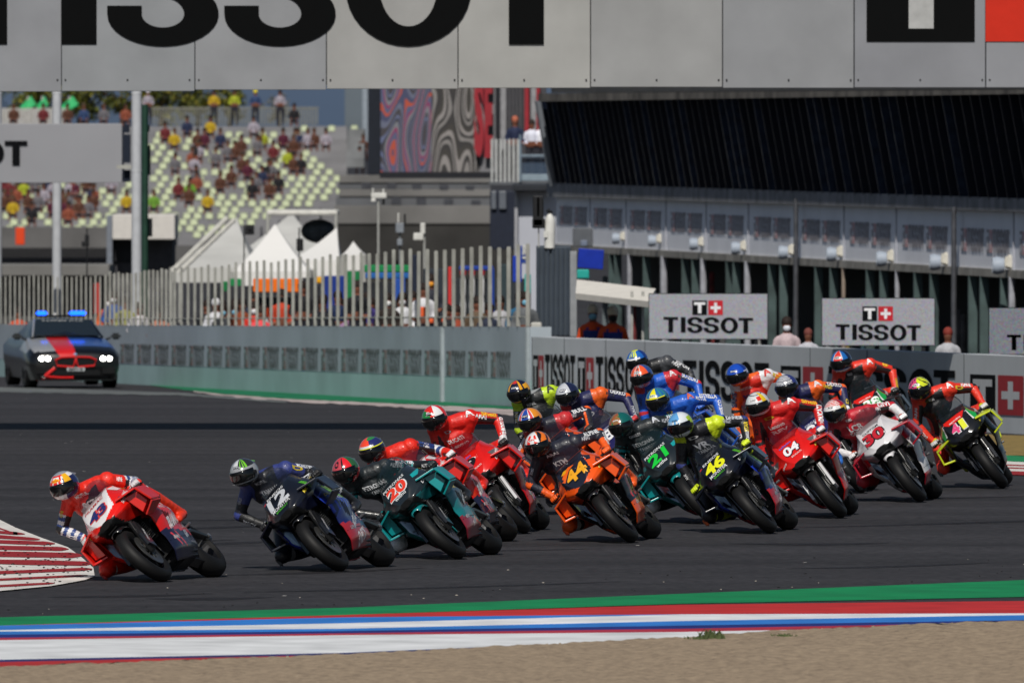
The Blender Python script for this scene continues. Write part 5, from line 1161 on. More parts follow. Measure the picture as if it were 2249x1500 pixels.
# ---------------- tents
def tent(name, label, x0, x1, ybase, yeave, xpk, ypk, Y, dpt, m_, legs=True):
    r = empty(name, P((x0+x1)/2, ybase, Y), label, 'tent', 'white tents behind the picket fence'); o_ = r.location; a = P(x0, yeave, Y)-o_; b = P(x1, yeave, Y)-o_; pk_ = P(xpk, ypk, Y+dpt/2)-o_; c = b+Vector((0, dpt, 0)); d = a+Vector((0, dpt, 0))
    m = MB(); k = 6; rim_ = [a, b, c, d]; vs = []; fs = []
    for i in range(4):
        p, q = rim_[i], rim_[(i+1) % 4]; base_i = len(vs)
        for s_ in range(k+1):
            t = s_/k; sag = -.06*(pk_.z-a.z)*math.sin(math.pi*t)
            vs += [p.lerp(pk_, t)+Vector((0, 0, sag)), q.lerp(pk_, t)+Vector((0, 0, sag))]
        for s_ in range(k): fs.append((base_i+2*s_, base_i+2*s_+1, base_i+2*s_+3, base_i+2*s_+2))
    m.add(vs, fs); z0 = Vector((0, 0, (P(0, ybase, Y)-P(0, yeave, Y)).z)); vz = Vector((0, 0, -.35)); m.add([a, b, b+vz, a+vz], [(0, 1, 2, 3)]); m.add([b, c, c+vz, b+vz], [(0, 1, 2, 3)]); m.add([a, d, d+vz, a+vz], [(0, 1, 2, 3)])
    m.build('roof', m_, r, fix=False); m = MB()
    for q in (a, b, c, d):
        m = MB(); m.tube([q, q+z0], .05, 6); m.build('leg', mat('awning_leg', '9c9c98'), r)
    return r
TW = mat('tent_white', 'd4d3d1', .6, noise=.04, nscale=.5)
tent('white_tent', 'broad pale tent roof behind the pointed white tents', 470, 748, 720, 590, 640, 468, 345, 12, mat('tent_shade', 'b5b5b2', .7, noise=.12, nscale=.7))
tent('white_tent', 'white pointed tent with the tallest gable behind the fence', 512, 680, 720, 596, 604, 492, 322, 4, TW)
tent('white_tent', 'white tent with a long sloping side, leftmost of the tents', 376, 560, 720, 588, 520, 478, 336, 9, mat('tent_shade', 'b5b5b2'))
tent('white_tent', 'white tent right of the tallest gable', 640, 746, 720, 572, 740, 500, 326, 4, TW)
tent('white_tent', 'small white tent just left of the green banner', 752, 800, 720, 560, 776, 530, 318, 2, TW)
ca = empty('camera_platform', P(650, 600, 318), 'white canopy frame with dark equipment above the tents', 'platform'); c0_ = ca.location; m = MB(); pbox(m, 585, 462, 742, 474, 330, 3); m.v = [q-c0_ for q in m.v]; bevel_mod(m.build('roof_bar', mat('canopy_bar', 'bdbcb6', .6, noise=.15), ca), .05)
m = MB(); m.ball(P(700, 508, 331)-c0_, (.42, .4, .28)); m.build('equipment', mat('equip_dark', '2b3238', .7, noise=.6, nscale=3), ca)
for px in (588, 738): m = MB(); m.tube([P(px, 470, 330)-c0_, P(px, 720, 330)-c0_], .04, 6); m.build('leg', mat('awning_leg', '9c9c98'), ca)
m = MB(); m.tube([P(500, 478, 331)-c0_, P(378, 596, 331)-c0_], .06, 6); m.tube([P(516, 482, 331)-c0_, P(392, 600, 331)-c0_], .05, 6); m.build('slanted_bar', mat('canopy_bar', 'bdbcb6'), ca)
# masts
def mast(px, y0, y1, Y, w_, m_, label, heads):
    b = P(px, y1, Y); r = empty('camera_mast', b, label, 'mast'); k = S(Y); m = MB(); m.tube([(0, 0, 0), P(px, y0, Y)-b], w_/k/2, 8); m.build('pole', m_, r)
    for (nm, x0, ya, x1, yb, hm) in heads: m = MB(); pbox(m, px+x0, ya, px+x1, yb, Y-.1, .25); m.v = [q-b for q in m.v]; bevel_mod(m.build(nm, hm, r), .02)
    return r
MW = mat('mast_white', '9fa09d', .5, noise=.1); MBk = mat('mast_black', '17181b', .6); HWh = mat('head_white', 'c6c6c2', .5); 
mast(831, 440, 720, 300, 5, MW, 'pale mast carrying a wide white camera head before the concrete bank', [('camera_head', -16, 424, 18, 436, HWh), ('camera_head', -16, 436, -6, 444, HWh), ('antenna', -14, 414, -10, 426, HWh), ('antenna', 9, 415, 13, 426, HWh), ('bracket', 8, 436, 14, 450, MBk)])
mast(878, 500, 720, 301, 4, mat('mast_grey', '6f7377', .5), 'grey instrument mast with dark antennae right of the white camera mast', [('instrument', -9, 490, 9, 512, mat('instr_grey', '7a8088', .5)), ('antenna', -5, 468, -1, 490, HWh), ('antenna', 9, 470, 13, 492, MBk), ('instrument', -6, 525, 6, 540, mat('instr_grey', '7a8088'))])
mast(932, 500, 720, 302, 5, MW, 'leaning pale mast with a white box, rightmost before the underpass', [('camera_head', -24, 512, -2, 528, HWh), ('antenna', -9, 490, 2, 514, HWh)])
mast(536, 495, 720, 305, 3, MBk, 'black mast with a small screen in front of the tents', [('monitor', 2, 494, 22, 516, MBk), ('display', 8, 502, 18, 511, mat('disp_purple', '6d3a68', .5))])
mast(657, 500, 720, 305, 3, MBk, 'black mast with a rounded loudspeaker in front of the tents', [('loudspeaker', -6, 524, 9, 552, MBk)])
mast(191, 500, 720, 310, 3, MBk, 'thin black mast with a cross arm left of the white hut', [('cross_arm', -12, 530, 4, 542, MBk), ('loudspeaker', -5, 515, 4, 534, MBk)])
mast(1183, 500, 560, 238, 3, MW, 'black signal panel with a pale scale on the container', [('panel', -13, 430, 11, 498, MBk), ('scale', -6, 432, 4, 478, mat('scale_pale', 'a9aaa4', .5)), ('sign_plate', -14, 480, 14, 502, MBk)])
r = empty('pan_tilt_camera', P(1207, 545, 238), 'white camera turret with a dark antenna standing on the container', 'camera'); m = MB(); o_ = r.location
m.tube([P(1207, 545, 238)-o_, P(1208, 490, 238)-o_, P(1208, 478, 238)-o_, P(1207, 470, 238)-o_], [.09, .088, .07, .03], 14); m.build('housing', HWh, r, smooth=True); m = MB(); pbox(m, 1194, 508, 1203, 522, 237.9, .12); m.v = [q-o_ for q in m.v]; m.build('side_box', HWh, r)
m = MB(); m.tube([P(1206, 474, 238)-o_, P(1206, 458, 238)-o_], .012, 6); m.rbox(P(1207, 465, 238)-o_, (.14, .06, .05), .02, Matrix.Rotation(.3, 3, 'Y')); m.build('antenna', MBk, r)
thing_box('warning_block', 'small white block on the wall end left of the container', 'block', 1166, 708, 1190, 740, 237, .3, mat('block_white', 'b0afa9', .6), bev=.03)

# ---------------- pit stands, banners and people behind the fence
BN = [(484, 618, 500, 640, '0f6b3a', 'dark green banner, leftmost behind the fence'), (505, 612, 530, 645, '177a44', 'mid green banner beside the orange awning'), (556, 612, 656, 642, 'e06a12', 'long orange awning above the pit crew'), (640, 616, 664, 630, 'd9441e', 'red orange flag at the end of the orange awning'),
      (695, 608, 708, 622, 'd89a14', 'small yellow sign in the middle of the fence'), (712, 606, 760, 700, '15317c', 'dark blue board right of the yellow sign'), (762, 596, 790, 665, '12703f', 'tall green banner left of the long green one'), (800, 582, 905, 598, '127a45', 'long green banner with pale blue stripe beneath'), (802, 599, 905, 612, '1d5a9c', 'long blue stripe under the green banner'),
      (866, 612, 890, 660, '1f4a9c', 'blue upright panel under the green banner'), (905, 560, 925, 700, '1b2233', 'navy upright panel right of the green banner'), (984, 586, 992, 706, 'c23030', 'narrow red upright board'), (992, 590, 998, 706, 'b9b9bc', 'narrow white upright board beside the red one'), (1008, 584, 1084, 594, '1d3a8c', 'blue beam on top of the white columns'),
      (1078, 590, 1086, 690, '173a8a', 'blue upright beside the white columns'), (1126, 562, 1146, 620, '1638a0', 'blue oval board right of the white columns'), (1144, 560, 1164, 602, '2a4590', 'blue board with white letters at the fence end'), (1152, 602, 1166, 645, '2fa39a', 'teal panel under the blue lettered board'), (206, 622, 219, 690, 'a8302a', 'red upright panel behind the thin railing'),
      (470, 650, 480, 700, '2e3a44', 'dark steel cabinet under the leftmost banner'), (664, 610, 694, 706, '2b2c30', 'dark grey hospitality wall'), (930, 590, 982, 700, '2a3038', 'dark grey pit stand'), (1096, 580, 1124, 700, '2d3a3f', 'dark teal pit stand'), (560, 650, 655, 706, '2a2b2e', 'dark counter under the orange awning')]
for (x0, y0, x1, y1, c_, lb) in BN:
    Yb = wall_at(w1p, wl, max(x1, 262))[0].y+random.uniform(7, 16) if x0 > 250 else 320
    thing_box('banner' if 'banner' in lb else ('awning' if 'awning' in lb else ('board' if 'board' in lb or 'sign' in lb or 'flag' in lb else 'panel')), lb, 'banner' if 'banner' in lb else 'panel', x0, y0, x1, y1, Yb, .08, cloth(c_), None, .02)
for i, (x0, x1, c_) in enumerate([(470, 700, '2b2c30'), (704, 930, '25272c'), (934, 1166, '2c3136')]):
    thing_box('dark_backdrop', ['left', 'middle', 'right'][i]+' one of three added dark backdrop panels behind the crew at the fence', 'wall', x0, 628+i*-8, x1, 730, wall_at(w1p, wl, x1)[0].y+24, .3, mat('backdrop_'+c_, c_, .8, noise=.4, nscale=1.5))  # added dark sheets that darken the gaps between the fence pickets
q = P(1154, 580, 261); vs, fs = text2d('BET', .04); k = S(261); o = mesh('lettering', [Vector((v.y*9/k, 0, v.x*-34/k)) for v in vs], fs, HWh); par = [b_ for b_ in bpy.data.objects if b_.get('label') == 'blue board with white letters at the fence end'][0]; par.location.y = 262-0.0; o.parent = par; o.location = q-Vector(P(1154, 602, par.location.y)); o.location.y = -.03
for i, px in enumerate((1017, 1037, 1058)):
    b = P(px, 706, 258); r = empty('white_column', b, ['left', 'middle', 'right'][i]+' one of three white columns with red tops behind the fence', 'column', 'white columns with red tops'); k = S(258)
    m = MB(); m.lathe([(0, .045), (.3, .055), (.45, .04), (.5, .05), (.75, .05), (.8, .035), ((706-604)/k, .05)], 14, 'z'); m.build('shaft', mat('column_white', 'c9cacb', .5), r, smooth=True)
    m = MB(); m.lathe([(0, .055), (12/k, .065)], 12, 'z', (0, 0, (706-604)/k)); m.build('red_cap', mat('cap_red', 'a82c3a', .5, noise=.3, nscale=20), r)
PEO = [(474, 672, 'c4c4c8', 'ffffff', 'white cap person far left behind the fence'), (490, 684, '2a2c30', '6aa0b8', 'person with a blue face mask, left of a pair'), (516, 682, '3a3c40', '6aa0b8', 'person with a blue face mask, right of a pair'), (532, 672, '7a3a20', None, 'brown haired person leaning on the fence beside the masked pair'), (558, 680, 'c23024', 'c9c9cc', 'person in red under the left end of the orange awning'), (572, 690, 'd8484e', None, 'person in bright pink crouching at the fence'),
       (618, 652, 'b23a20', '17181a', 'person in red and black under the orange awning'), (664, 636, '1d1d20', None, 'tall bearded person in black right of the orange awning'), (708, 670, '22242a', None, 'short dark person beside the blue board'), (742, 656, '1c2a4a', None, 'person in navy before the blue board'), (785, 634, '1a1c20', None, 'tall person in black before the tall green banner'), (770, 690, '8a6a8a', None, 'person in a patterned shirt bending at the fence'),
       (806, 660, '3c3470', None, 'person in purple and orange kit'), (852, 662, '2a2320', 'd0d0d0', 'person with a black hat and white mask'), (884, 660, 'c9cace', 'c9cace', 'person in white overalls under the green banner'), (930, 640, 'c6c6ca', None, 'person in white before the dark pit stand'), (946, 620, '2a2c36', 'd08a2a', 'tall person in dark kit with yellow face cover'), (1154, 660, '5a5d60', '6aa0b8', 'grey person with a blue mask at the right end of the fence'),
       (238, 664, 'b9562c', 'c9c9cc', 'orange helmeted marshal behind the wall, left of a pair'), (250, 656, '1f4a8c', 'c9c9cc', 'blue overalled marshal behind the wall, right of a pair'), (306, 680, 'c4c0c4', None, 'person in white behind the railing right of the marshals'), (40, 690, 'b8482a', None, 'person in orange behind the railing at the far left'), (350, 690, 'b06a50', None, 'small orange clad person near the long tent side'), (275, 668, '8a8a3a', None, 'person in olive right of the blue marshal')]
for (px, py, tp, mk, lb) in PEO:
    Y = wall_at(w1p, wl, px)[0].y+random.uniform(1.2, 4); sc_ = .85
    helper_person(px, py, Y, tp, lb, 0, None if 'cap' not in lb else 'c9c9cc', mk if mk and mk != 'ffffff' else None, sc_, 'people behind the pit fence')
rp = random.Random(11); cols_ = [('1d1f24', 'black'), ('2a3040', 'navy'), ('4a4c50', 'dark grey'), ('8a3a24', 'rust'), ('a8a8ac', 'pale grey'), ('7a2030', 'dark red'), ('5a4a3a', 'brown'), ('2a5a7a', 'steel blue')]
for k in range(22):
    px = 455+k*32.5+rp.uniform(-8, 8); c_, nm_ = cols_[k*3 % 8]
    helper_person(px, rp.uniform(655, 692), wall_at(w1p, wl, px)[0].y+rp.uniform(4.5, 6.5), c_, 'crew member in %s, %s from left in the row behind the fence' % (nm_, ordn(k) if k < 20 else ['second last', 'rightmost'][k-20]), 0, None, None, .85, 'people behind the pit fence')
q = [('d84a1e', 1070, 'd'), ]
for (x, y, w_, h_, c_, lb) in [(586, 676, 10, 22, 'd8481e', 'orange bag hanging under the awning'), (640, 682, 8, 20, 'c8505a', 'pink bag hanging under the awning'), (922, 674, 14, 24, 'd0562a', 'orange box on the wall before the dark pit stand'), (938, 700, 22, 10, 'd0562a', 'low orange box beside the taller one'), (968, 700, 8, 8, 'd8562a', 'tiny orange box left of the red board'), (34, 500, 20, 38, 'd0421c', 'orange vest hung on the stand front at the far left')]:
    thing_box('equipment_bag', lb, 'bag', x, y, x+w_, y+h_, wall_at(w1p, wl, x)[0].y+1 if x > 100 else 470, .2, cloth(c_), None, .03)

# ================================================================== SAFETY CAR
def car():
    base = G(166, 853); yaw = R(9); root = empty('safety_car', base, 'safety coupe in black red blue and grey with blue roof lights and headlights on', 'car', rot=(0, 0, yaw)); root.scale = (.94, .94, .96)
    # car space: x right in the picture, y away from the viewer, front at y=0, z up
    W_ = .93
    K = mat('car_black', '090a0c', .3, coat=.6, noise=.08); RDc = mat('car_red', 'c21a1c', .3, coat=.6, noise=.05); BLc = mat('car_blue', '284a8c', .3, coat=.6, noise=.05); GRc = mat('car_grey', '8a8c90', .3, coat=.6, noise=.05)
    def csec(y, zt, hwt, zw, hw, zb, hwb):
        pts = [(0, zt), (hwt*.55, zt-.005), (hwt, zt-.03), ((hwt+hw)/2, (zt*.6+zw*.4)), (hw, zw), (hw*.995, (zw+zb)/2), (hwb, zb), (hwb*.5, zb-.01)]
        r_ = [(x, z) for x, z in pts]+[(0, zb-.01)]+[(-x, z) for x, z in pts[:0:-1]]; return [Vector((x, y, z)) for x, z in r_]
    S_ = [csec(.00, .62, .55, .50, .62, .24, .50), csec(.05, .70, .66, .55, .80, .18, .70), csec(.16, .76, .72, .60, .90, .16, .80), csec(.40, .83, .76, .66, .935, .16, .86), csec(.80, .90, .78, .70, .945, .17, .88), csec(1.30, .97, .78, .72, .94, .18, .88), csec(1.6, 1.0, .76, .74, .935, .18, .88),
          csec(2.4, 1.0, .74, .76, .94, .18, .88), csec(3.4, 1.02, .74, .78, .95, .18, .88), csec(4.1, 1.03, .72, .80, .95, .2, .88), csec(4.6, 1.0, .68, .78, .90, .25, .82), csec(4.82, .9, .6, .6, .8, .3, .7)]
    # refine along y
    R_ = []
    for i in range(len(S_)-1):
        for k in range(3): R_.append([a.lerp(b, k/3) for a, b in zip(S_[i], S_[i+1])])
    R_.append(S_[-1]); vs, fs = loft(R_); mi = []
    for f in fs:
        c = sum((vs[i] for i in f), Vector())/len(f)
        if c.y < 1.7 and c.z > .56 and abs(c.x) < .95: mi.append(3 if (c.x < -.40 and c.z > .72) else 0 if c.x < -.4 else (1 if c.x < -.05 and c.z > .6 else (2 if c.x > -.05 and c.y > .45 else 0)))
        elif c.y < .5 and c.z < .56 and -.62 < c.x < -.2: mi.append(1)
        else: mi.append(0)
    body = mesh('body', vs, fs, [K, RDc, BLc, GRc], root, mi); smooth_(body, 50)
    cab = [[Vector((x, y, z)) for x, z in ((-.74, .97), (-.735, 1.0), (-h, zt-.04), (-h*.8, zt), (0, zt+.012), (h*.8, zt), (h, zt-.04), (.735, 1.0), (.74, .97))] for (y, zt, h) in [(1.35, 1.02, .66), (1.75, 1.16, .60), (2.15, 1.29, .55), (2.5, 1.335, .54), (3.1, 1.33, .54), (3.7, 1.22, .56), (4.3, 1.06, .6)]]
    vs, fs = loft(cab, closed=False); smooth_(mesh('roof', vs, fs, K, root), 50)
    m = MB(); q = [Vector(p) for p in ((-.66, 1.36, 1.0), (.66, 1.36, 1.0), (.545, 2.12, 1.30), (-.545, 2.12, 1.30))]; nrm = (q[1]-q[0]).cross(q[3]-q[0]).normalized()*.012; m.prism([p+nrm*1.2 for p in q], nrm); m.build('windscreen', mat('car_glass', '1b2226', .08, 0, .5, noise=.0), root)
    for s_ in (-1, 1): m = MB(); m.tube([(s_*.7, 1.33, 1.0), (s_*.575, 2.14, 1.31)], .022, 6); m.build('windscreen_pillar', GRc if s_ < 0 else K, root)
    t2, tf = text2d('SAFETY CAR', .03); mesh('lettering', [Vector((v.x*.85, 2.04, 1.29+v.y*.05)) for v in t2], tf, mat('car_white_text', 'a8aaac', .5), root)
    for s_ in (-1, 1):
        m = MB(); c = Vector((s_*.17, -.03, .52)); pr = [(-.16, .02), (-.145, .10), (.12, .09), (.24, .04), (.20, -.075), (-.12, -.10)]
        pr = [(p[0]*s_*1.0, p[1]) for p in pr]; m.prism([c+Vector((x, 0, z)) for x, z in pr], (0, .08, 0)); g = m.build('grille', mat('grille_black', '0b0c0e', .5), root)
        m = MB(); m.tube([c+Vector((x, -.01, z)) for x, z in pr+[pr[0]]], .02, 6); m.build('grille_surround', RDc, g)
        m = MB(); m.rbox((s_*.62, .06, .58), (.28, .12, .10), .03, Matrix.Rotation(R(12*s_), 3, 'Z')); h = m.build('headlight', mat('lamp_dark', '1a1c1f', .2, coat=.5), root)
        for k, dx in enumerate((-.07, .06)):
            m = MB(); m.ball((s_*.62+dx, -.015, .585), (.052, .03, .045), 12, 8); m.build('lamp', mat('lamp_lit', 'ffffff', .3, emit='fffdf5', estr=14 if not (s_ == 1 and k == 1) else 14), h, smooth=True)
        m = MB(); m.rbox((s_*1.0, 1.45, 1.0), (.2, .12, .13), .04); m.tube([(s_*.9, 1.5, .97), (s_*.8, 1.52, .93)], .025, 6); m.build('mirror', mat('mirror_shell', '2a2c2f', .3, coat=.5, noise=.4, nscale=12), root)
        m = MB(); m.rbox((s_*.66, .02, .34), (.30, .08, .16), .03); m.build('side_intake', mat('grille_black', '0b0c0e'), root)
        for yy in (.92, 3.75):
            m = MB(); m.lathe([(-.12, .22), (-.13, .31), (-.11, .335), (.11, .335), (.13, .31), (.12, .22)], 32); w_ = m.build('wheel', TYRE, root, smooth=40); w_.location = (s_*.80, yy, .335)
            m = MB(); m.lathe([(-.1, .215), (.1, .215)], 24); 
            for k in range(8):
                a = k*math.pi/4; m.tube([(s_*.1, 0, 0), (s_*.1, .21*math.cos(a), .21*math.sin(a))], .022, 5)
            m.build('rim', mat('rim_dark', '2a2b2e', .4, .6), w_)
    m = MB(); m.rbox((0, -.015, .30), (1.0, .06, .12), .02); m.build('lower_intake', mat('grille_black', '0b0c0e'), root)
    m = MB(); m.tube([(-.62, -.03, .24), (-.3, -.05, .215), (-.05, -.05, .215)], .022, 6); m.tube([(-.62, -.03, .24), (-.42, -.05, .40)], .035, 6); m.build('bumper_trim', RDc, root)
    m = MB(); m.rbox((0, .03, .165), (1.5, .2, .03), .01); m.build('splitter', K, root)
    m = MB(); m.rbox((.0, -.045, .375), (.36, .02, .075), .006); pl = m.build('number_plate', mat('plate_pale', 'a9adb0', .5), root); t2, tf = text2d('BMW M', .04); mesh('lettering', [Vector((v.x*.28, -.0575, .375+v.y*.05)) for v in t2], tf, BLK, pl)
    m = MB(); m.lathe([(-.008, .04), (.008, .04)], 16, 'y', (0, .04, .66)); m.ball((0, .03, .66), (.038, .01, .038)); m.build('badge', mat('badge_blue', '7d94b8', .3), root)
    m = MB(); m.rbox((0, 2.45, 1.385), (1.0, .2, .04), .015); lb = m.build('light_bar', mat('bar_black', '1a1b1e', .4), root)
    for s_, w_ in ((-1, .22), (1, .34)): m = MB(); m.rbox((s_*.33+(.02 if s_ > 0 else -.05), 2.44, 1.44), (w_, .2, .085), .03); m.build('beacon', mat('beacon_blue', '0a3cff', .3, emit='1860ff', estr=4), lb)
    m = MB(); m.ball((-.12, 2.35, 1.42), .03); m.build('camera_dome', HWh, lb); return root
car()
# ---- helmets: colour zones by azimuth a (0 = face, + = rider's right) and elevation e, radians
dg_ = math.degrees
HEL = {}
def H_(k, c, f, t=None, sp=None): HEL[k] = {'c': c, 'f': lambda a, e, f=f: f(dg_(a), dg_(e)), 't': t, 'sp': sp}
H_('rw', ['d8d8da', 'd3261c', '1c2450', 'e0a818', '8f9298'], lambda a, e: 4 if e > 62 else (1 if (abs(a) < 34 and e > 15 and abs(abs(a)-12) > (e-20)*.35) or (abs(a) < 40 and 50 < e < 62) else (3 if -75 < a < -40 and e > 22 else (2 if a < -38 and e < 40 or a > 60 and e < 0 else (1 if a > 30 and e < 35 else 0)))), ('Red Bull', 'c8281e', 'e8b41a'))
H_('grey', ['8d9094', '2a2c30', 'c4c7cb', '6fbf2a'], lambda a, e: (3 if (e > 30 and -62 < a < -18 and int((a+70)/7) % 2 == 0) else (1 if (e > 28 and a < -10) else (2 if e > 48 and a > -10 and int(a/26) % 2 == 0 else (1 if e < -30 or abs(a) > 110 else 0)))), ('ARAI', '2a2c30', '9c9fa3'))
H_('pinkred', ['b8404a', '17181b', 'd8202a', '2b5a35'], lambda a, e: 3 if (a < -62 and e > 5) else (1 if (e > 20 and ((a-14)**2+(e-44)**2 < 230 and (a-14)**2+(e-44)**2 > 50) or e < -12 and abs(a) < 60 or (abs(a+22) < 5 and e > 15)) else (2 if a < -14 or e > 70 else 0)))
H_('spectrum', ['e2452a', '262a63', 'd6d62a', '2d7f3c', 'c9c9cc', '1a1b1e'], lambda a, e: 2 if 22 < e < 27 else (5 if e < 18 else (4 if 27 <= e < 36 and abs(a) < 40 else (1 if a < -22 and e < 62 else (3 if a < -5 and e > 62 else 0)))))
H_('tricolor', ['d42620', 'd9d9da', '157a35', '15161a'], lambda a, e: 3 if e < -22 and abs(a) < 60 else (2 if a > 20 and e < 52 or (e < 30 and a > -5 and e > 14) else (1 if (a < -25 and e > 20 and a > -75) or (30 < e < 46 and 0 < a < 22) else 0)), ('suomy', 'd9d9da', '15161a'))
H_('whiteorange', ['d6d7d8', 'd8301f', 'e2721c', '16171b'], lambda a, e: (2 if a < -38 and e > 0 and int((e+a)/18) % 3 else (3 if a < -38 or e < -20 else (1 if (15 < e < 62 and (8 < a < 30 or -26 < a < -8)) or a > 62 and e < 30 else 0))), ('agv', 'd8301f', 'd6d7d8'))
H_('bluestripe', ['22449a', 'c93a48', 'd9d9da', '141830', 'dc8a24'], lambda a, e: 3 if e < -15 else (2 if 20 < abs(a) < 26 or 44 < abs(a) < 50 else (1 if 26 <= abs(a) < 44 else (4 if a < -50 and e > 5 else 0))), ('HJC', 'd9d9da', '141830'))
H_('navyyellow', ['171a33', 'd99a1c', 'c9302a', '8d9094'], lambda a, e: 2 if (abs(a) < 26 and e > 60) else (1 if (34 < abs(a) < 46 and e > 8) or (e < -30 and abs(a) < 25 and e > -42) or (a < -60 and 5 < e < 45) else (3 if a > 75 and e < 10 else 0)), ('SHARK', 'd6d6d8', None))
H_('silver', ['b9bcc2', '1c2240', '8a93a8'], lambda a, e: 1 if (a < -40) or e < -20 or (25 < e < 46 and abs(a) < 24 and False) else (2 if a > 55 else 0), ('MEO', 'd6d6d8', '1c2240'))
H_('bronze', ['8a6237', '0f5a56', '17181b', 'a53a2c', '2a6b3a'], lambda a, e: 2 if e < 12 or a > 80 else (1 if (a < -28 and int((a+e)/9) % 2) else (1 if a < -28 else (3 if (int(a/11)+int(e/13)) % 5 == 0 else (4 if (int(a/9)-int(e/10)) % 7 == 0 else 0)))), ('agv', 'd6d6d8', None))
H_('skyblue', ['5b9bd0', 'cfd6dc', '2c3f4f', '9fbf2a'], lambda a, e: 3 if (a < -70 and e < 40) else (1 if a < -24 or (e < 34 and int(a/7) % 2) or e < 14 and e > -10 else (2 if e < -15 else 0)), ('SHARK', '1a2430', None))
H_('yellowblue', ['e0d81e', '1f5fa6', '14306a', '17181b', '2f7f86'], lambda a, e: 0 if (abs(a) < 20 and e > 20) or (12 < e < 27 and abs(a) < 70) else (3 if e < -18 else (4 if int(abs(a)/14) % 2 else (1 if e > 27 else 2))), ('agv', '1a7a3a', 'd9d9da'))
H_('orangestripe', ['e2562a', 'cfd0d2', '2c4a8c', '4a4c50'], lambda a, e: 3 if abs(a) < 7 and e > 20 else (1 if abs(a) < 20 and (abs(a) > 14 or e > 66) or e < 26 and abs(a) < 10 else (2 if abs(a) > 62 else 0)), ('HJC', '1a1b1e', 'cfd0d2'))
H_('bluelemon', ['1f5fb0', 'd8e02a', 'd9d9da', '12307a'], lambda a, e: 1 if (abs(a) < 34 and e > 36 and int((a+90)/9) % 2) or e > 74 else (2 if 22 < e < 32 and abs(a) < 40 else (3 if abs(a) > 70 else 0)), ('NOLAN', '12307a', None))
H_('deepblue', ['1747b0', '0f2f80', 'd6d6d8', 'dd641c'], lambda a, e: 3 if e < -26 else (2 if (a < -58 and 10 < e < 26 and int(a/5) % 2) else (1 if abs(a) > 70 else 0)), ('Shoei', 'd6d6d8', '14306a'))
H_('whitesilver', ['c8cacd', 'cf2a22', 'd8b41e', '2a2c30'], lambda a, e: 1 if (-46 < a < -22 and 30 < e < 52) else (2 if -72 < a < -50 and e > 10 else (3 if (30 < a < 34 or e < -40 or 60 < e < 63) else 0)), ('SUOMY', '2a2c30', 'd6d6d8'))
H_('zebra', ['1b2140', 'd2d3d6', '2b3470'], lambda a, e: 2 if abs(a) > 66 else (1 if int((abs(a)*1.0+e*.9)/8) % 2 and e > 12 else 0), None)
H_('rednet', ['d4d3d4', 'd23a26', 'c9a21e', '15161a', 'a51f2a'], lambda a, e: (1 if (e > 38 and abs(a) < 70 and (int((a+e)/9)+int((a-e)/9)) % 2) else (3 if e < -20 else (2 if a < -58 and 5 < e < 30 else (4 if a < -70 else (1 if a < -60 and e < 38 else 0))))), ('Arai', '15161a', 'd4d3d4'))
H_('redblue', ['1d5fa8', 'd2322c', 'd9d9da', '16203f'], lambda a, e: 2 if e < -30 or (24 < abs(a) < 30 and e > 25) else (1 if abs(a) <= 24 and e > 20 else (3 if abs(a) > 62 else 0)), ('HJC', '15161a', 'c6c6c8'))
H_('pinklime', ['cf3f74', 'c9d62a', '17181b', '2e2c3c'], lambda a, e: 2 if e < 8 else (1 if a < -4 and not (int((a-e)/12) % 4 == 0) else (2 if a < -4 else (3 if (int(a/12)+int(e/12)) % 3 == 0 else 0))), ('kyt', '15161a', 'd9d9da'))
# ---- suits: (bone, t along it, side vector, point) -> colour index
def s_plain(sleeve=None, boots=2, knee=1, arm=0, band=None):
    def f(k, t, sd_, p):
        if k == 'foot': return boots
        if k == 'shin': return boots if t > .42 else (knee if t < .1 else 0)
        if k == 'thigh': return knee if t > .86 else 0
        if k == 'farm':
            if band and int(t*9) % 2: return band
            return arm
        if k == 'uarm':
            if sleeve and t > .35 and int(t*11) % 2: return sleeve
            return arm if t > .1 else 0
        if k == 'torso': return 1 if (abs(sd_.x) > .115 and sd_.z < 0) else 0
        return 0
    return f
RD, RD2 = 'd8230f', 'd2381c'
monster_claw = lambda x, y, s_: [([(x-.022*s_, y+.05*s_), (x-.010*s_, y+.045*s_), (x-.012*s_, y-.05*s_), (x-.024*s_, y-.03*s_)], '58b52c'), ([(x-.004*s_, y+.05*s_), (x+.008*s_, y+.05*s_), (x+.004*s_, y-.055*s_), (x-.006*s_, y-.05*s_)], '58b52c'), ([(x+.014*s_, y+.045*s_), (x+.026*s_, y+.05*s_), (x+.020*s_, y-.03*s_), (x+.012*s_, y-.045*s_)], '58b52c')]
def claw_y(y, z, s_=1.0): return [([(p[0]-y*1, p[1]+z) for p in pts], c) for pts, c in monster_claw(0, 0, s_)]
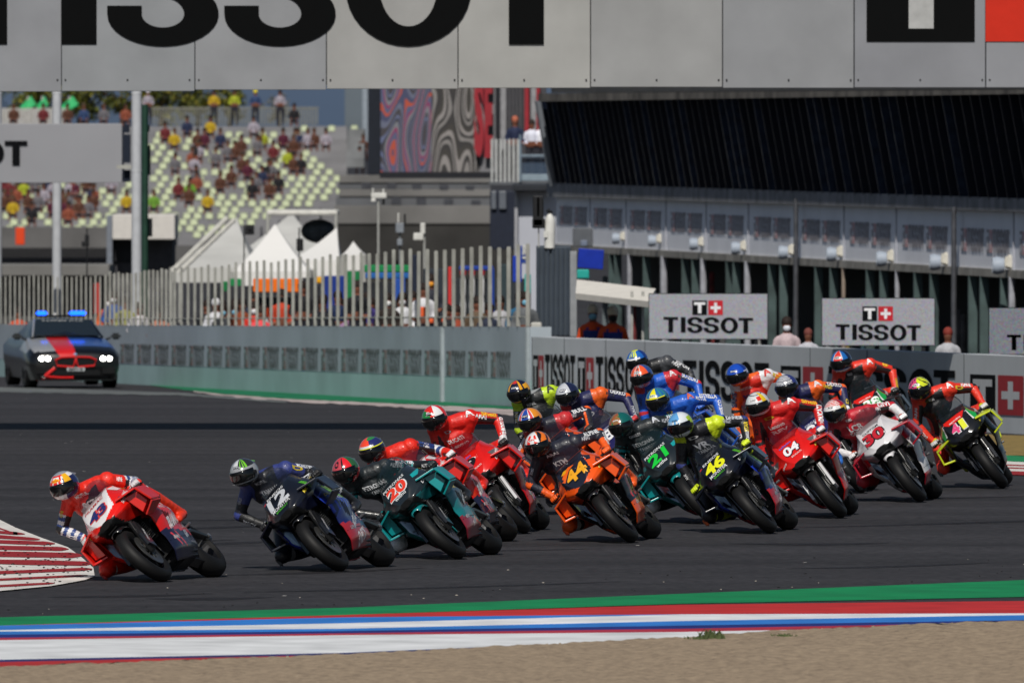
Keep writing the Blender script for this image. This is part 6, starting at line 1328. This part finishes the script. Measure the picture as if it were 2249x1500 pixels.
L_pramac = dict(solid=True, nose='d8180e', plate='d6d4d6', side='d8180e', mid='c4202c', low='b8160e', belly='1a1d38', bcut=.66, wing='cc1a10', fender='131315', screen='3a2430', rim='17171a', tail='c51a12',
    zone=lambda u_, v_: abs(v_-.62) < .02 or (u_ > .6 and v_ > .56), cheek_patch=[([(.14, .985), (.30, 1.0), (.30, .93), (.20, .92)], 'd6d4d6'), ([(.02, .80), (.05, .84), (.22, .78), (.22, .76)], '2a2c4a')], side_text=[('PRAMAC', -.62, .47, .30, .075, 'e2dcdc', 12), ('PRAMAC', -.42, .70, .14, .03, 'e2dcdc', 0), ('GAI', -.80, .34, .10, .05, 'c9ccd6', 10)],
    side_patch=[([(.34, .74), (.40, .78), (.56, .80), (.50, .73)], 'd8d0d2'), ([(.52, .66), (.55, .70), (.64, .64), (.70, .56), (.68, .55), (.60, .62)], 'e2dcdc'), ([(.40, .35), (.42, .36), (.62, .21), (.60, .19)], 'd8404a'), ([(.50, .36), (.52, .37), (.72, .22), (.70, .20)], 'd8404a'), ([(.60, .60), (.64, .64), (.78, .50), (.74, .48)], '35307a')],
    nose_text=[('PRAMAC', 0, .085, .20, .03, 'b3262a', None), ('43', .0, -.03, .18, .085, '1f2a66', 'd8403a')], cheek_text=[('PRAMAC', -.12, .83, .17, .035, 'e2dcdc')])
L_yam = dict(duct='16171a', nose='10131d', side='17235c', mid='2340c0', belly='a8222e', bcut=.70, wing='101320', fender='101115', screen='23272f', rim='17171a', tail='141a30', low='141830',
    zone=lambda u_, v_: .28 < v_ < .50 and int(u_*16) % 2 == 0, side_text=[('ENEOS', -.70, .24, .24, .075, 'e6dede', 14), ('MOTUL', -.64, .38, .20, .05, 'c9ccd0', 30)],
    side_patch=[([(.30, .76), (.34, .77), (.62, .60), (.60, .58)], '7fc62c'), ([(.36, .79), (.38, .79), (.70, .58), (.69, .57)], 'b9d84a')]+claw_y(-.40, .68, .9),
    cheek_patch=claw_y(-.14, .83, 1.1), cheek_text=[('YAMAHA', -.35, .90, .12, .022, 'b9bdc6')])
def yam(num, col, oc_): return dict(L_yam, nose_text=[('ENEOS', .0, .088, .17, .03, 'd6d8dc', None), (num, 0, .0, .20, .11, col, oc_), ('MONSTER', .0, -.085, .18, .032, 'd6d8dc', None), ('ENERGY', .0, -.118, .12, .016, '4fb22a', None)], nose_patch=[([(-.155, .07), (-.12, .08), (-.125, .095), (-.15, .092)], 'b02a2e')])
L_pet = dict(solid=True, nose='1c2429', side='10787c', mid='1c2429', belly='8f2436', bcut=.76, wing='0f8a8e', fender='10787c', screen='1d3034', rim='17171a', tail='1c2429', low='12686c',
    zone=lambda u_, v_: (u_ > .30 and .12 < v_ < .62), side_text=[('PETRONAS', -.70, .52, .22, .04, 'c9ccd0', 40), ('YAMAHA', -.34, .74, .12, .03, '0a4a4c', 10), ('MOTUL', -.72, .27, .16, .035, 'c9ccd0', 20)],
    side_patch=[([(.48+.05*math.cos(q*.5236), .66+.06*math.sin(q*.5236)) for q in range(12)], '2aa5a8'), ([(.48+.033*math.cos(q*.5236), .66+.043*math.sin(q*.5236)) for q in range(12)], '1c2429')],
    cheek_patch=[([(.02, .86), (.05, .90), (.30, .93), (.10, .86)], '18989c')])
def pet(num, col): return dict(L_pet, nose_text=[('PETRONAS', 0, .085, .22, .034, 'dcdfe0', None), (num, 0, .0, .19, .105, col, 'dcdfe0' if num == '20' else None), ('withu', 0, -.088, .11, .035, 'dcdfe0', None)])
L_duc = dict(solid=True, duct='c9c9cb', nose='d2160f', side='d2160f', mid='b8121a', belly='b81510', bcut=.80, wing='cc1610', fender='131315', screen='5a1420', rim='17171a', tail='c51610', low='c01610',
    zone=lambda u_, v_: v_ > .58 and u_ < .3, side_text=[('Lenovo', -.60, .42, .22, .055, 'e6dede', 22), ('DUCATI', -.40, .70, .14, .035, 'e6dede', 0)], side_patch=[([(.42, .34), (.44, .36), (.66, .22), (.64, .20)], 'e6dede')],
    cheek_patch=[([(.03, .80), (.20, .80), (.20, .86), (.03, .86)], '5d5a5c')], cheek_text=[('Lenovo', -.115, .83, .14, .035, 'e6e4e4')])
def duc(num, col, oc_, w_): return dict(L_duc, nose_text=[('ulsin', -.03, .085, .12, .028, '3a62c0', None), (num, 0, -.0, w_, .085, col, oc_), ('DUCATI', .02, -.085, .10, .016, 'e6dede', None), ('Lenovo', -.16, -.085, .10, .026, 'd6d4d4', None)])
L_ktm = dict(solid=True, nose='e3520f', plate='1d1f2c', side='15161c', mid='d2281c', belly='e3520f', bcut=.74, wing='e3520f', fender='1a1a1e', screen='2a2530', rim='17171a', tail='1d1f2c', low='e3520f',
    zone=lambda u_, v_: .22 < v_ < .66 and u_ > .12 and (int((u_+v_*.5)*6) % 2 == 0), side_text=[('Bull', -.58, .52, .20, .09, '15161c', 35), ('KTM', -.78, .36, .14, .05, 'e3520f', 20)],
    side_patch=[([(.26, .80), (.30, .82), (.46, .70), (.44, .62), (.36, .70)], 'e0981a')], cheek_text=[('KTM', -.13, .84, .12, .045, '1a1a1e')], cheek_patch=[([(.0, .92), (.1, .97), (.2, .93), (.1, .89)], '1d1f2c')])
def ktm(num): return dict(L_ktm, nose_text=[(num, .02, -.01, .20, .115, 'e8a21c', '1a1a1e')], nose_patch=[([(-.15, .02), (-.09, .09), (-.02, .13), (.05, .10), (-.02, .08), (-.06, .04), (-.12, -.03)], 'e2601c'), ([(-.12, .09), (-.08, .13), (-.03, .12), (-.07, .08)], 'e0a21c')])
L_tech = dict(nose='1e1c4e', side='1e1c4e', mid='d2601c', belly='1e1c4e', wing='1e1c4e', fender='1a1a1e', screen='35343f', low='1e1c4e', zone=lambda u_, v_: .4 < v_ < .46, side_text=[('REDOX', -.60, .5, .2, .05, 'd6d6d8', 15)])
def tech(num): return dict(L_tech, nose_text=[('ORGANICS', 0, .085, .2, .03, 'b9bccc', None), (num, 0, -.0, .20, .11, 'dcdce0', None)])
L_suz = dict(nose='1a52b4', side='1a52b4', mid='c9ccd2', belly='16469c', wing='1a52b4', screen='26303c', side_text=[('SUZUKI', -.60, .5, .24, .05, 'd6d6d8', 15)], zone=lambda u_, v_: .55 < v_ < .60)
L_avi = dict(nose='2c2f31', side='2c2f31', mid='9dc21e', belly='1a1b1d', wing='2c2f31', screen='202326', zone=lambda u_, v_: .3 < v_ < .36, side_text=[('ESPONSOR', -.6, .5, .24, .05, 'c9c9cc', 12)])
L_hon = dict(nose='dd5a14', side='c8281c', mid='dd5a14', belly='d4d4d6', wing='dd5a14', screen='30303a', zone=lambda u_, v_: v_ > .4, side_text=[('REPSOL', -.6, .55, .24, .06, 'd9d9da', 12)])
L_lcr = dict(duct='17181a', nose='cfcdd0', plate='cfcdd0', side='b8162a', mid='cfcdd0', belly='a8142a', bcut=.86, wing='a8142a', fender='cfcdd0', screen='3d3238', tail='b8162a', low='cfcdd0', zone=lambda u_, v_: .05 < v_ < .8 and u_ < .62 and not (v_ < .3 and u_ < .3),
    side_text=[('CASTROL', -.66, .46, .18, .05, 'b8162a', 30), ('GIVI', -.30, .76, .12, .045, 'd9d9da', 15)], cheek_patch=[([(-.09, .80), (-.08, .97), (.06, .985), (.03, .80)], 'cfcdd0')], cheek_text=[('GIVI', -.22, .84, .11, .04, 'd9d9da')])
L_apr = dict(nose='17181b', side='17181b', mid='b81c18', belly='14151a', bcut=.82, wing='17181b', fender='131315', screen='20282c', low='14151a', tail='a81c18', zone=lambda u_, v_: u_ > .5 and v_ < .5,
    side_text=[('sky', -.36, .72, .12, .05, 'd9d9da', 0), ('aprilia', -.66, .48, .24, .06, 'd9d9da', 25)], nose_patch=[([(-.17, .13), (.15, .13), (.09, .035), (.0, .025), (-.09, .035)], 'd0221a')],
    cheek_patch=[([(.10, .99), (.17, 1.0), (.12, .86), (.02, .80), (.0, .82)], '159a46'), ([(.075, .985), (.10, .99), (.0, .82), (-.02, .82)], 'd9d9da')], cheek_text=[('sky', -.17, .80, .11, .055, 'd9d9da'), ('Unibat', -.20, .885, .13, .03, 'd9d9da')])
def apr(nt_, **k): return dict(L_apr, nose_text=[('aprilia', .0, .055, .13, .026, 'e6dede', None)]+nt_, **k)

GRID = [
 dict(c=(355, 1278), psi=18, phi=48, h=(142, 1068), hel='rw', L=L_pramac, label='leading red racing motorcycle with a white nose plate numbered 43', rlabel='rider in red leathers with white and blue striped sleeves on the leading red bike',
      suit=dict(c=[RD, '16161a', 'd8330f', 'cfcfd2', '27407a'], f=lambda k, t, s_, p: (2 if k == 'foot' or (k == 'shin' and t > .35) else (3 if (k == 'shin' and t < .12) or (k == 'torso' and s_.y > .06 and abs(p.x-.15) < .05) or (k == 'thigh' and .55 < t < .68) else (([3, 4][int(t*8) % 2] if s_.z > -.02 or s_.x > .02 else 1) if (k == 'farm' and t < .8) or (k == 'uarm' and t > .55) else (1 if (k == 'torso' and s_.z < -.06) or (k == 'thigh' and t < .3) else 0))))), gl=('b9b9bb', 'd8330f'), slider='b02a2a', patches=[('chest', 'OCTO', 'd9d9dc', .14, .045), ('chest2', 'PRAMAC', 'd9d9dc', .16, .03), ('shnL', 'A', '2a2a2c', .05, .05)]),
 dict(c=(745, 1255), psi=16, phi=45, h=(537, 1040), hel='grey', L=yam('12', 'bfc3ca', None), label='dark navy racing motorcycle with silver number 12, second in line', rlabel='rider in black and navy leathers with a grey helmet, second in line',
      suit=dict(c=['141620', '2a3572', '1a1b1e', '8f9296', '1c1d22'], f=lambda k, t, s_, p: (4 if k == 'foot' else (2 if k == 'shin' and t > .35 else (3 if (k == 'shin' and t < .18) else (1 if (k in ('uarm',) and t < .6) or (k == 'shoulder') or (k == 'torso' and s_.z > .03 and abs(p.x) < .3) else (2 if k == 'farm' else 0)))))), gl=('1c1c1e', '8f9296'), patches=[('chest', 'YAMAHA', 'c9ccd4', .15, .035), ('chest2', 'ENEOS', 'c83a3a', .12, .028), ('uaL', 'MONSTER', 'c9ccd4', .14, .035), ('faL', 'XOXO', 'b9bcc0', .16, .035), ('shnL', 'ALPINE', 'b9bcc0', .14, .05)]),
 dict(c=(1005, 1228), psi=13, phi=45.5, h=(760, 1035), hel='pinkred', L=pet('20', 'e23a22'), label='teal and black racing motorcycle with red number 20', rlabel='rider with a dark pink and red helmet crouched behind number 20',
      suit=dict(c=['1b2226', '14161a', '1a1b1e', '0f8a8e', 'c9ccd0'], f=s_plain(3, 2, 4, 1)), gl=('1b2226', '0f6f72'), patches=[('chest', 'PETRONAS', 'c9ccd0', .18, .032), ('chest2', 'YAMAHA', 'c9ccd0', .14, .03), ('uaL', 'MONSTER', 'c9ccd4', .14, .03)]),
 dict(c=(1048, 1198), psi=12, phi=46, h=(818, 990), hel='spectrum', L=dict(L_pramac, nose_text=[('63', 0, -.02, .2, .11, '1f2a66', None)]), label='red racing motorcycle mostly hidden behind the teal number 20 bike', rlabel='rider with an orange and blue swirl helmet and white blue sleeves, just behind number 20',
      suit=dict(c=[RD, '16161a', 'cc2010', 'cfcfd2', '27407a'], f=lambda k, t, s_, p: (2 if k == 'foot' or (k == 'shin' and t > .5) else (1 if k == 'thigh' and t < .5 else (([3, 4][int(t*5) % 2] if s_.z > -.02 else 1) if k == 'uarm' or (k == 'farm' and t < .5) else 0)))), gl=('c9ccd0', 'd8230f'), patches=[('chest', 'A', 'd9d9dc', .07, .07), ('uaL', 'octo', '1a2a6a', .1, .04)]),
 dict(c=(1150, 1172), psi=7, phi=40, h=(955, 920), hel='tricolor', L=duc('9', '17181b', 'e6e4e4', .11), label='bright red racing motorcycle with black number 9 outlined in white', rlabel='rider in red leathers with red white and green helmet sitting tall on number 9',
      suit=dict(c=['cf1c12', '15151a', 'd02414', 'd6d6d8', '8a1418'], f=lambda k, t, s_, p: (2 if k == 'foot' or (k == 'shin' and t > .5) else (1 if (k in ('uarm', 'farm') and s_.z < -.012 and t > .15) or (k == 'thigh' and t < .2) else (3 if k == 'farm' and t > .8 else (4 if k == 'shin' and t < .15 else 0))))), gl=('1a1a1c', 'c9c9cc'), patches=[('shL', 'A', 'e6e6e8', .07, .05), ('uaL', 'Shell', 'e0b02a', .13, .035), ('faL', 'Lenovo', 'e6e6e8', .15, .045), ('chest', 'DUCATI', 'e6e6e8', .13, .03), ('chest2', 'Lenovo', 'e6e6e8', .14, .03), ('shR', 'A', 'e6e6e8', .06, .05)]),
 dict(c=(1385, 1192), psi=9, phi=43, h=(1182, 978), hel='whiteorange', L=ktm('44'), label='orange and navy racing motorcycle with yellow number 44', rlabel='rider in dark navy and orange leathers with white and red helmet on number 44',
      suit=dict(c=['1c1e2c', 'e0560f', 'e0560f', 'cfcfd2', '15161c'], f=lambda k, t, s_, p: (2 if k == 'foot' or (k == 'shin' and t > .3) else (3 if k == 'shin' and t < .2 else (1 if k == 'thigh' and t > .7 else (1 if (k == 'farm' and t > .45) else (0)))))), gl=('d9560f', '1a1a1c'), slider='e0560f', patches=[('uaL', 'ALPINE', 'c9ccd0', .14, .035), ('faL', 'BRAD', 'c9ccd0', .1, .035), ('chest', 'KTM', 'd9d9dc', .1, .035)]),
 dict(c=(1340, 1132), psi=8, phi=41.5, h=(1165, 925), hel='bluestripe', L=ktm('33'), label='orange racing motorcycle almost hidden directly behind number 44', rlabel='rider with a blue and pink striped helmet right behind number 44',
      suit=dict(c=['1c1e2c', 'e0560f', 'e0560f', 'b8242a', '15161c'], f=lambda k, t, s_, p: (2 if k == 'foot' or (k == 'shin' and t > .3) else (1 if abs(s_.x) < .012 and k in ('uarm', 'farm') else (3 if k == 'shoulder' else (4 if k == 'thigh' and t < .5 else 0))))), gl=('1a1a1c', 'd9560f'), patches=[('uaL', 'BULL', 'd9d9dc', .14, .035), ('uaR', 'alpine', 'd9d9dc', .12, .03)]),
 dict(c=(1312, 1095), psi=7, phi=37, h=(1140, 862), hel='navyyellow', L=dict(L_avi, nose_text=[('5', 0, 0, .1, .11, 'd6d6d8', None)]), label='dark grey racing motorcycle hidden behind the orange bikes at the left of the pack', rlabel='rider in black leathers with lime yellow shoulders and a navy helmet',
      suit=dict(c=['232527', 'b0cc22', '17181a', '8a8d8f', '2f3234'], f=lambda k, t, s_, p: (1 if k == 'shoulder' or (k == 'uarm' and t < .3 and s_.z > -.02) or (k == 'farm' and t < .1) else (2 if k in ('foot', 'shin') else (3 if (k == 'torso' and s_.z > .02) else 0)))), gl=('1a1a1c', 'b0cc22'), patches=[('shL', 'A', '17181a', .08, .06), ('uaL', 'ESPON', 'd9d9dc', .15, .04), ('faL', 'JOHANN', 'd9d9dc', .13, .035), ('shR', 'A', '17181a', .06, .05), ('uaR', 'TUN', 'd9d9dc', .1, .03), ('chest', 'AVINT', '4a4d50', .16, .035)]),
 dict(c=(1432, 1108), psi=7, phi=39, h=(1247, 868), hel='silver', L=tech('88'), label='deep blue racing motorcycle with white number 88 behind the brown helmet', rlabel='rider with a white and navy helmet in navy and orange leathers, number 88',
      suit=dict(c=['1c1e4a', 'dd5a14', '17181a', 'b8242a', '101225'], f=lambda k, t, s_, p: (3 if (k == 'shoulder' and p.x > 0) or (k == 'uarm' and p.x > .2) else (1 if (k == 'uarm' and s_.z > .035) or (k == 'farm' and s_.z > .028) or k == 'shoulder' else (2 if k in ('foot', 'shin') else 0)))), gl=('b8242a', 'd9d9dc'), patches=[('uaL', 'DEXKO', 'd9d9dc', .14, .035), ('chest', 'RED', 'd9d9dc', .12, .035), ('uaR', 'HJC8', 'd9d9dc', .12, .035)]),
 dict(c=(1562, 1150), psi=9, phi=42, h=(1365, 935), hel='bronze', L=pet('21', '1bc53c'), label='teal and black racing motorcycle with bright green number 21', rlabel='rider with a brown patterned helmet on number 21',
      suit=dict(c=['1b2226', '14161a', '1a1b1e', '0f8a8e', 'c9ccd0'], f=s_plain(3, 2, 4, 1)), gl=('17181a', '0f6f72'), patches=[('chest', 'PETRONAS', 'c9ccd0', .17, .03), ('uaL', 'ALPINE', 'c9ccd4', .12, .03), ('shL', 'A', 'c9ccd4', .06, .05), ('chest2', 'YAMAHA', 'c9ccd4', .14, .03)]),
 dict(c=(1690, 1172), psi=9, phi=42.5, h=(1495, 935), hel='skyblue', L=yam('46', 'e2e41a', '15161a'), label='dark navy racing motorcycle with large yellow number 46', rlabel='rider with a sky blue helmet and lime yellow gloves on number 46',
      suit=dict(c=['15161d', '2a3572', 'c3d61e', '2f3334', '1a1b22'], f=lambda k, t, s_, p: (2 if (k == 'foot' and p.x > 0) or (k == 'shin' and t > .3 and p.x > 0) or (k == 'shin' and t < .12) or (k == 'shoulder' and p.x < .2) else (1 if k == 'torso' and s_.z > .04 else (4 if k == 'shin' or k == 'foot' else 0)))), gl=('c3d61e', 'b8cc1e'), slider='d8601c', patches=[('chest', 'VR', 'c9ccd4', .12, .05), ('uaL', 'DAINESE', 'c9ccd4', .14, .03), ('chest2', 'YAMAHA', 'c9ccd4', .15, .03), ('faL', 'STAR', 'd8c02a', .1, .03)]),
 dict(c=(1622, 1112), psi=8, phi=39, h=(1445, 880), hel='yellowblue', L=L_suz | dict(nose_text=[('42', 0, 0, .18, .1, 'e0d81e', None)]), label='blue racing motorcycle hidden behind numbers 21 and 46', rlabel='rider in blue leathers with a yellow fronted helmet above the sky blue helmet',
      suit=dict(c=['1a56b8', '123a86', '17181a', 'c62a2a', 'd9d9dc'], f=lambda k, t, s_, p: (2 if k in ('foot', 'shin') else (1 if (k == 'uarm' and s_.z < -.03) else 0))), gl=('2a5ab0', 'c9d62a'), patches=[('shL', 'A', 'd8602a', .06, .05), ('uaL', 'ESTRELLA', 'd9d9dc', .16, .04), ('faL', 'RICO', 'd9d9dc', .1, .03), ('chest', 'SUZUKI', 'd9d9dc', .16, .03)]),
 dict(c=(1572, 1075), psi=7, phi=37, h=(1410, 828), hel='orangestripe', L=L_suz | dict(nose_text=[('36', 0, 0, .18, .1, 'd9d9dc', None)]), label='blue racing motorcycle deep in the pack under the orange striped helmet', rlabel='rider in blue leathers with a red shoulder and an orange striped helmet',
      suit=dict(c=['1a56b8', 'b8242e', '17181a', 'd9d9dc', '123a86'], f=lambda k, t, s_, p: (1 if k == 'shoulder' or (k == 'uarm' and t < .25) else (2 if k in ('foot', 'shin') else 0))), gl=('2a5ab0', 'c9c9cc'), patches=[('shR', 'A', 'd9d9dc', .07, .05), ('uaL', 'SUZUKI', 'd9d9dc', .16, .04), ('chest', 'ECSTAR', 'd9d9dc', .16, .03), ('shL', 'A', 'd9d9dc', .06, .05)]),
 dict(c=(1558, 1040), psi=6, phi=35, h=(1400, 794), hel='bluelemon', L=dict(L_avi, nose_text=[('53', 0, 0, .18, .1, 'd6d6d8', None)]), label='grey racing motorcycle at the very back of the pack, nearly hidden', rlabel='rider with a blue and yellow helmet at the back of the pack',
      suit=dict(c=['1c1d20', '3c3e43', '17181a', 'b0cc22', '3a3c40'], f=lambda k, t, s_, p: (1 if k == 'shoulder' or (k in ('uarm', 'farm') and int(t*9) % 3 == 1) else (2 if k in ('foot', 'shin') else 0))), gl=('1a1a1c', 'b9bcc0'), patches=[('uaL', 'ESPON', 'd9d9dc', .14, .035), ('shR', 'KLINT', 'd9d9dc', .1, .04)]),
 dict(c=(1765, 1062), psi=6, phi=36, h=(1620, 825), hel='deepblue', L=dict(L_hon, nose_text=[('73', 0, 0, .18, .1, 'd9d9dc', None)]), label='orange and red racing motorcycle hidden behind number 04', rlabel='rider in orange and white leathers with a deep blue helmet behind number 04',
      suit=dict(c=['dd5a14', '1c1c20', '17181a', 'cfcfd2', 'c8281c'], f=lambda k, t, s_, p: (3 if k == 'shoulder' or (k in ('uarm', 'farm') and s_.z > .01 and int(t*6) % 3 != 2) else (4 if (k == 'torso' and s_.z < .0) else (1 if k in ('farm',) and s_.z < -.02 else (2 if k in ('foot', 'shin') else 0))))), gl=('cfcfd2', 'dd5a14'), patches=[('chest', 'REPSOL', '1a2a6a', .16, .04), ('shL', 'A', 'c8281c', .08, .06), ('shR', 'A', 'c8281c', .07, .06), ('uaR', 'SAMS', '1a2a6a', .13, .04)]),
 dict(c=(1845, 1138), psi=5.5, phi=38.5, h=(1665, 890), hel='whitesilver', L=duc('04', 'e6e4e8', '1d1f2c', .15), label='bright red racing motorcycle with white number 04', rlabel='rider in red leathers with a white silver helmet on number 04',
      suit=dict(c=['c41a1a', '15151a', '2a6ac0', 'd6d6d8', '8a1418'], f=lambda k, t, s_, p: (2 if (k == 'foot') or (k == 'shin' and t > .6) else (1 if (k in ('uarm', 'farm') and s_.z < -.012 and t > .15) or (k == 'thigh' and t < .2) or (k == 'shoulder' and s_.z > .05) else 0))), gl=('c9c9cc', '2a4a9a'), patches=[('shL', 'A', 'e6e6e8', .07, .05), ('uaL', 'Shell', 'e0b02a', .14, .035), ('faL', 'DUCATI', 'e6e6e8', .15, .04), ('chest', 'Lenovo', 'e6e6e8', .13, .03), ('chest2', 'REV', 'e6e6e8', .14, .03)]),
 dict(c=(1890, 1083), psi=6, phi=36, h=(1728, 850), hel='zebra', L=tech('27'), label='deep blue racing motorcycle between numbers 04 and 30', rlabel='rider with a navy and white zigzag helmet between numbers 04 and 30',
      suit=dict(c=['1c1e4a', 'dd5a14', '17181a', 'd9d9dc', '101225'], f=lambda k, t, s_, p: (1 if (k == 'uarm' and s_.z > .025) or (k == 'farm' and s_.z > .028) or k == 'shoulder' else (2 if k in ('foot', 'shin') else 0))), gl=('d9d9dc', '1c1e4a'), patches=[('uaL', 'DEXKO', 'd9d9dc', .14, .035), ('shL', 'A', 'd9d9dc', .07, .05), ('chest', 'S', 'd9d9dc', .04, .05)]),
 dict(c=(2020, 1103), psi=8, phi=38, h=(1835, 905), hel='rednet', L=dict(L_lcr, nose_text=[('CUSTOM', 0, .085, .17, .026, '1a1a1c', None), ('30', 0, -.01, .21, .115, 'b8202c', '1a1a1c')]), label='white and red racing motorcycle with red number 30', rlabel='rider in red leathers crouched low with a white helmet netted in red, number 30',
      suit=dict(c=['b31a2c', '17181a', '17181a', 'cfcfd2', '2a4a9a'], f=lambda k, t, s_, p: (2 if k in ('foot',) or (k == 'shin' and t > .4) else (3 if k == 'farm' and t > .2 else (1 if k == 'uarm' and s_.z < -.01 else 0)))), gl=('d8d8da', 'b8401c'), patches=[('chest', 'LCR', 'd9d9dc', .13, .05), ('uaL', 'GIVI', 'd9d9dc', .12, .04), ('chest2', 'CASTROL', 'd9d9dc', .16, .03)]),
 dict(c=(1975, 1034), psi=5, phi=28, h=(1848, 795), hel='redblue', L=apr([('38', .05, -.03, .16, .10, 'e6e8e6', '149a3a')]), label='black red and green racing motorcycle with white number 38 at the back', rlabel='rider in orange red leathers sitting tallest at the back on number 38',
      suit=dict(c=['d4301c', '141418', '17181a', 'cfcfd2', '8a1418'], f=lambda k, t, s_, p: (2 if k in ('foot', 'shin') else (1 if (k in ('uarm', 'farm') and s_.z < -.008 and t > .1) or (k == 'torso' and s_.z < -.02) else 0))), gl=('1a1a1c', 'b9b9bb'), patches=[('shL', 'A', 'e6e6e8', .06, .05), ('shR', 'A', 'e6e6e8', .06, .05), ('chest', 'aprilia', '1a1a1c', .16, .03), ('uaL', 'BF', 'e0b02a', .06, .03)]),
 dict(c=(2200, 1073), psi=3.5, phi=37.5, h=(2020, 855), hel='pinklime', L=apr([('4', -.045, -.04, .085, .10, 'd8467a', 'd9d9dc'), ('1', .045, -.04, .05, .10, 'dce23a', 'd9d9dc')], wing='c9d61e'), label='black racing motorcycle with lime winglets and number 41, last on the right', rlabel='rider in red leathers with a pink and lime helmet, last on the right',
      suit=dict(c=['d4301c', '141418', '17181a', 'cfcfd2', 'c9d61e'], f=lambda k, t, s_, p: (4 if k == 'foot' and t > .3 else (2 if k in ('foot', 'shin') else (1 if (k in ('uarm', 'farm') and s_.z < -.008 and t > .1) or (k == 'torso' and s_.z < -.02) else 0)))), gl=('b9b9bb', 'c9d61e'), patches=[('shL', 'A', 'e6e6e8', .06, .05), ('uaL', 'ALPINE', 'e6e6e8', .1, .03), ('shR', 'A', 'e6e6e8', .06, .05), ('chest', 'aprilia', '1a1a1c', .16, .03)]),
]
Mcw = Matrix.Translation((0, 0, HCAM)) @ Matrix.Rotation(R(90)-PITCH, 4, 'X'); Mci = Mcw.inverted()
def proj(p):
    q = Mci @ p; return CX+FPX*q.x/-q.z, CY-FPX*q.y/-q.z
def bike_matrix(B):
    c = G(*B['c']); rt = .075; th = math.pi-R(B['psi'])
    return Matrix.Translation(c) @ Matrix.Rotation(th, 4, 'Z') @ Matrix.Translation((0, 0, rt)) @ Matrix.Rotation(R(B['phi']), 4, 'Y') @ Matrix.Translation((0, 0, -rt))
def solve_head(Mw, target, y=-.20):
    x, z = 0.0, 1.2
    for _ in range(6):
        f0 = proj(Mw @ Vector((x, y, z))); fx = proj(Mw @ Vector((x+.01, y, z))); fz = proj(Mw @ Vector((x, y, z+.01)))
        a, b, c, d = (fx[0]-f0[0])/.01, (fz[0]-f0[0])/.01, (fx[1]-f0[1])/.01, (fz[1]-f0[1])/.01
        ex_, ey_ = target[0]-f0[0], target[1]-f0[1]; D = a*d-b*c; x += (ex_*d-b*ey_)/D; z += (a*ey_-ex_*c)/D
    return Vector((x, y, z))
for B in GRID:
    Mw = bike_matrix(B); H = solve_head(Mw, B['h']); bike(B, Mw)
    yaw = R(B['psi']+B.get('look', 13)); hr = Matrix.Rotation(math.pi-yaw, 3, 'Z') @ Matrix.Rotation(R(B.get('roll', B['phi']*.28)), 3, 'Y') @ Matrix.Rotation(R(-15), 3, 'X')
    hq = (Mw.to_3x3().inverted() @ hr).to_quaternion()
    0 and print('HEAD', B['c'], [round(q, 2) for q in H])
    rider(B, Mw, dict(H=H, phi=R(B['phi']), hrot=hq, knee=B.get('knee', 1)))
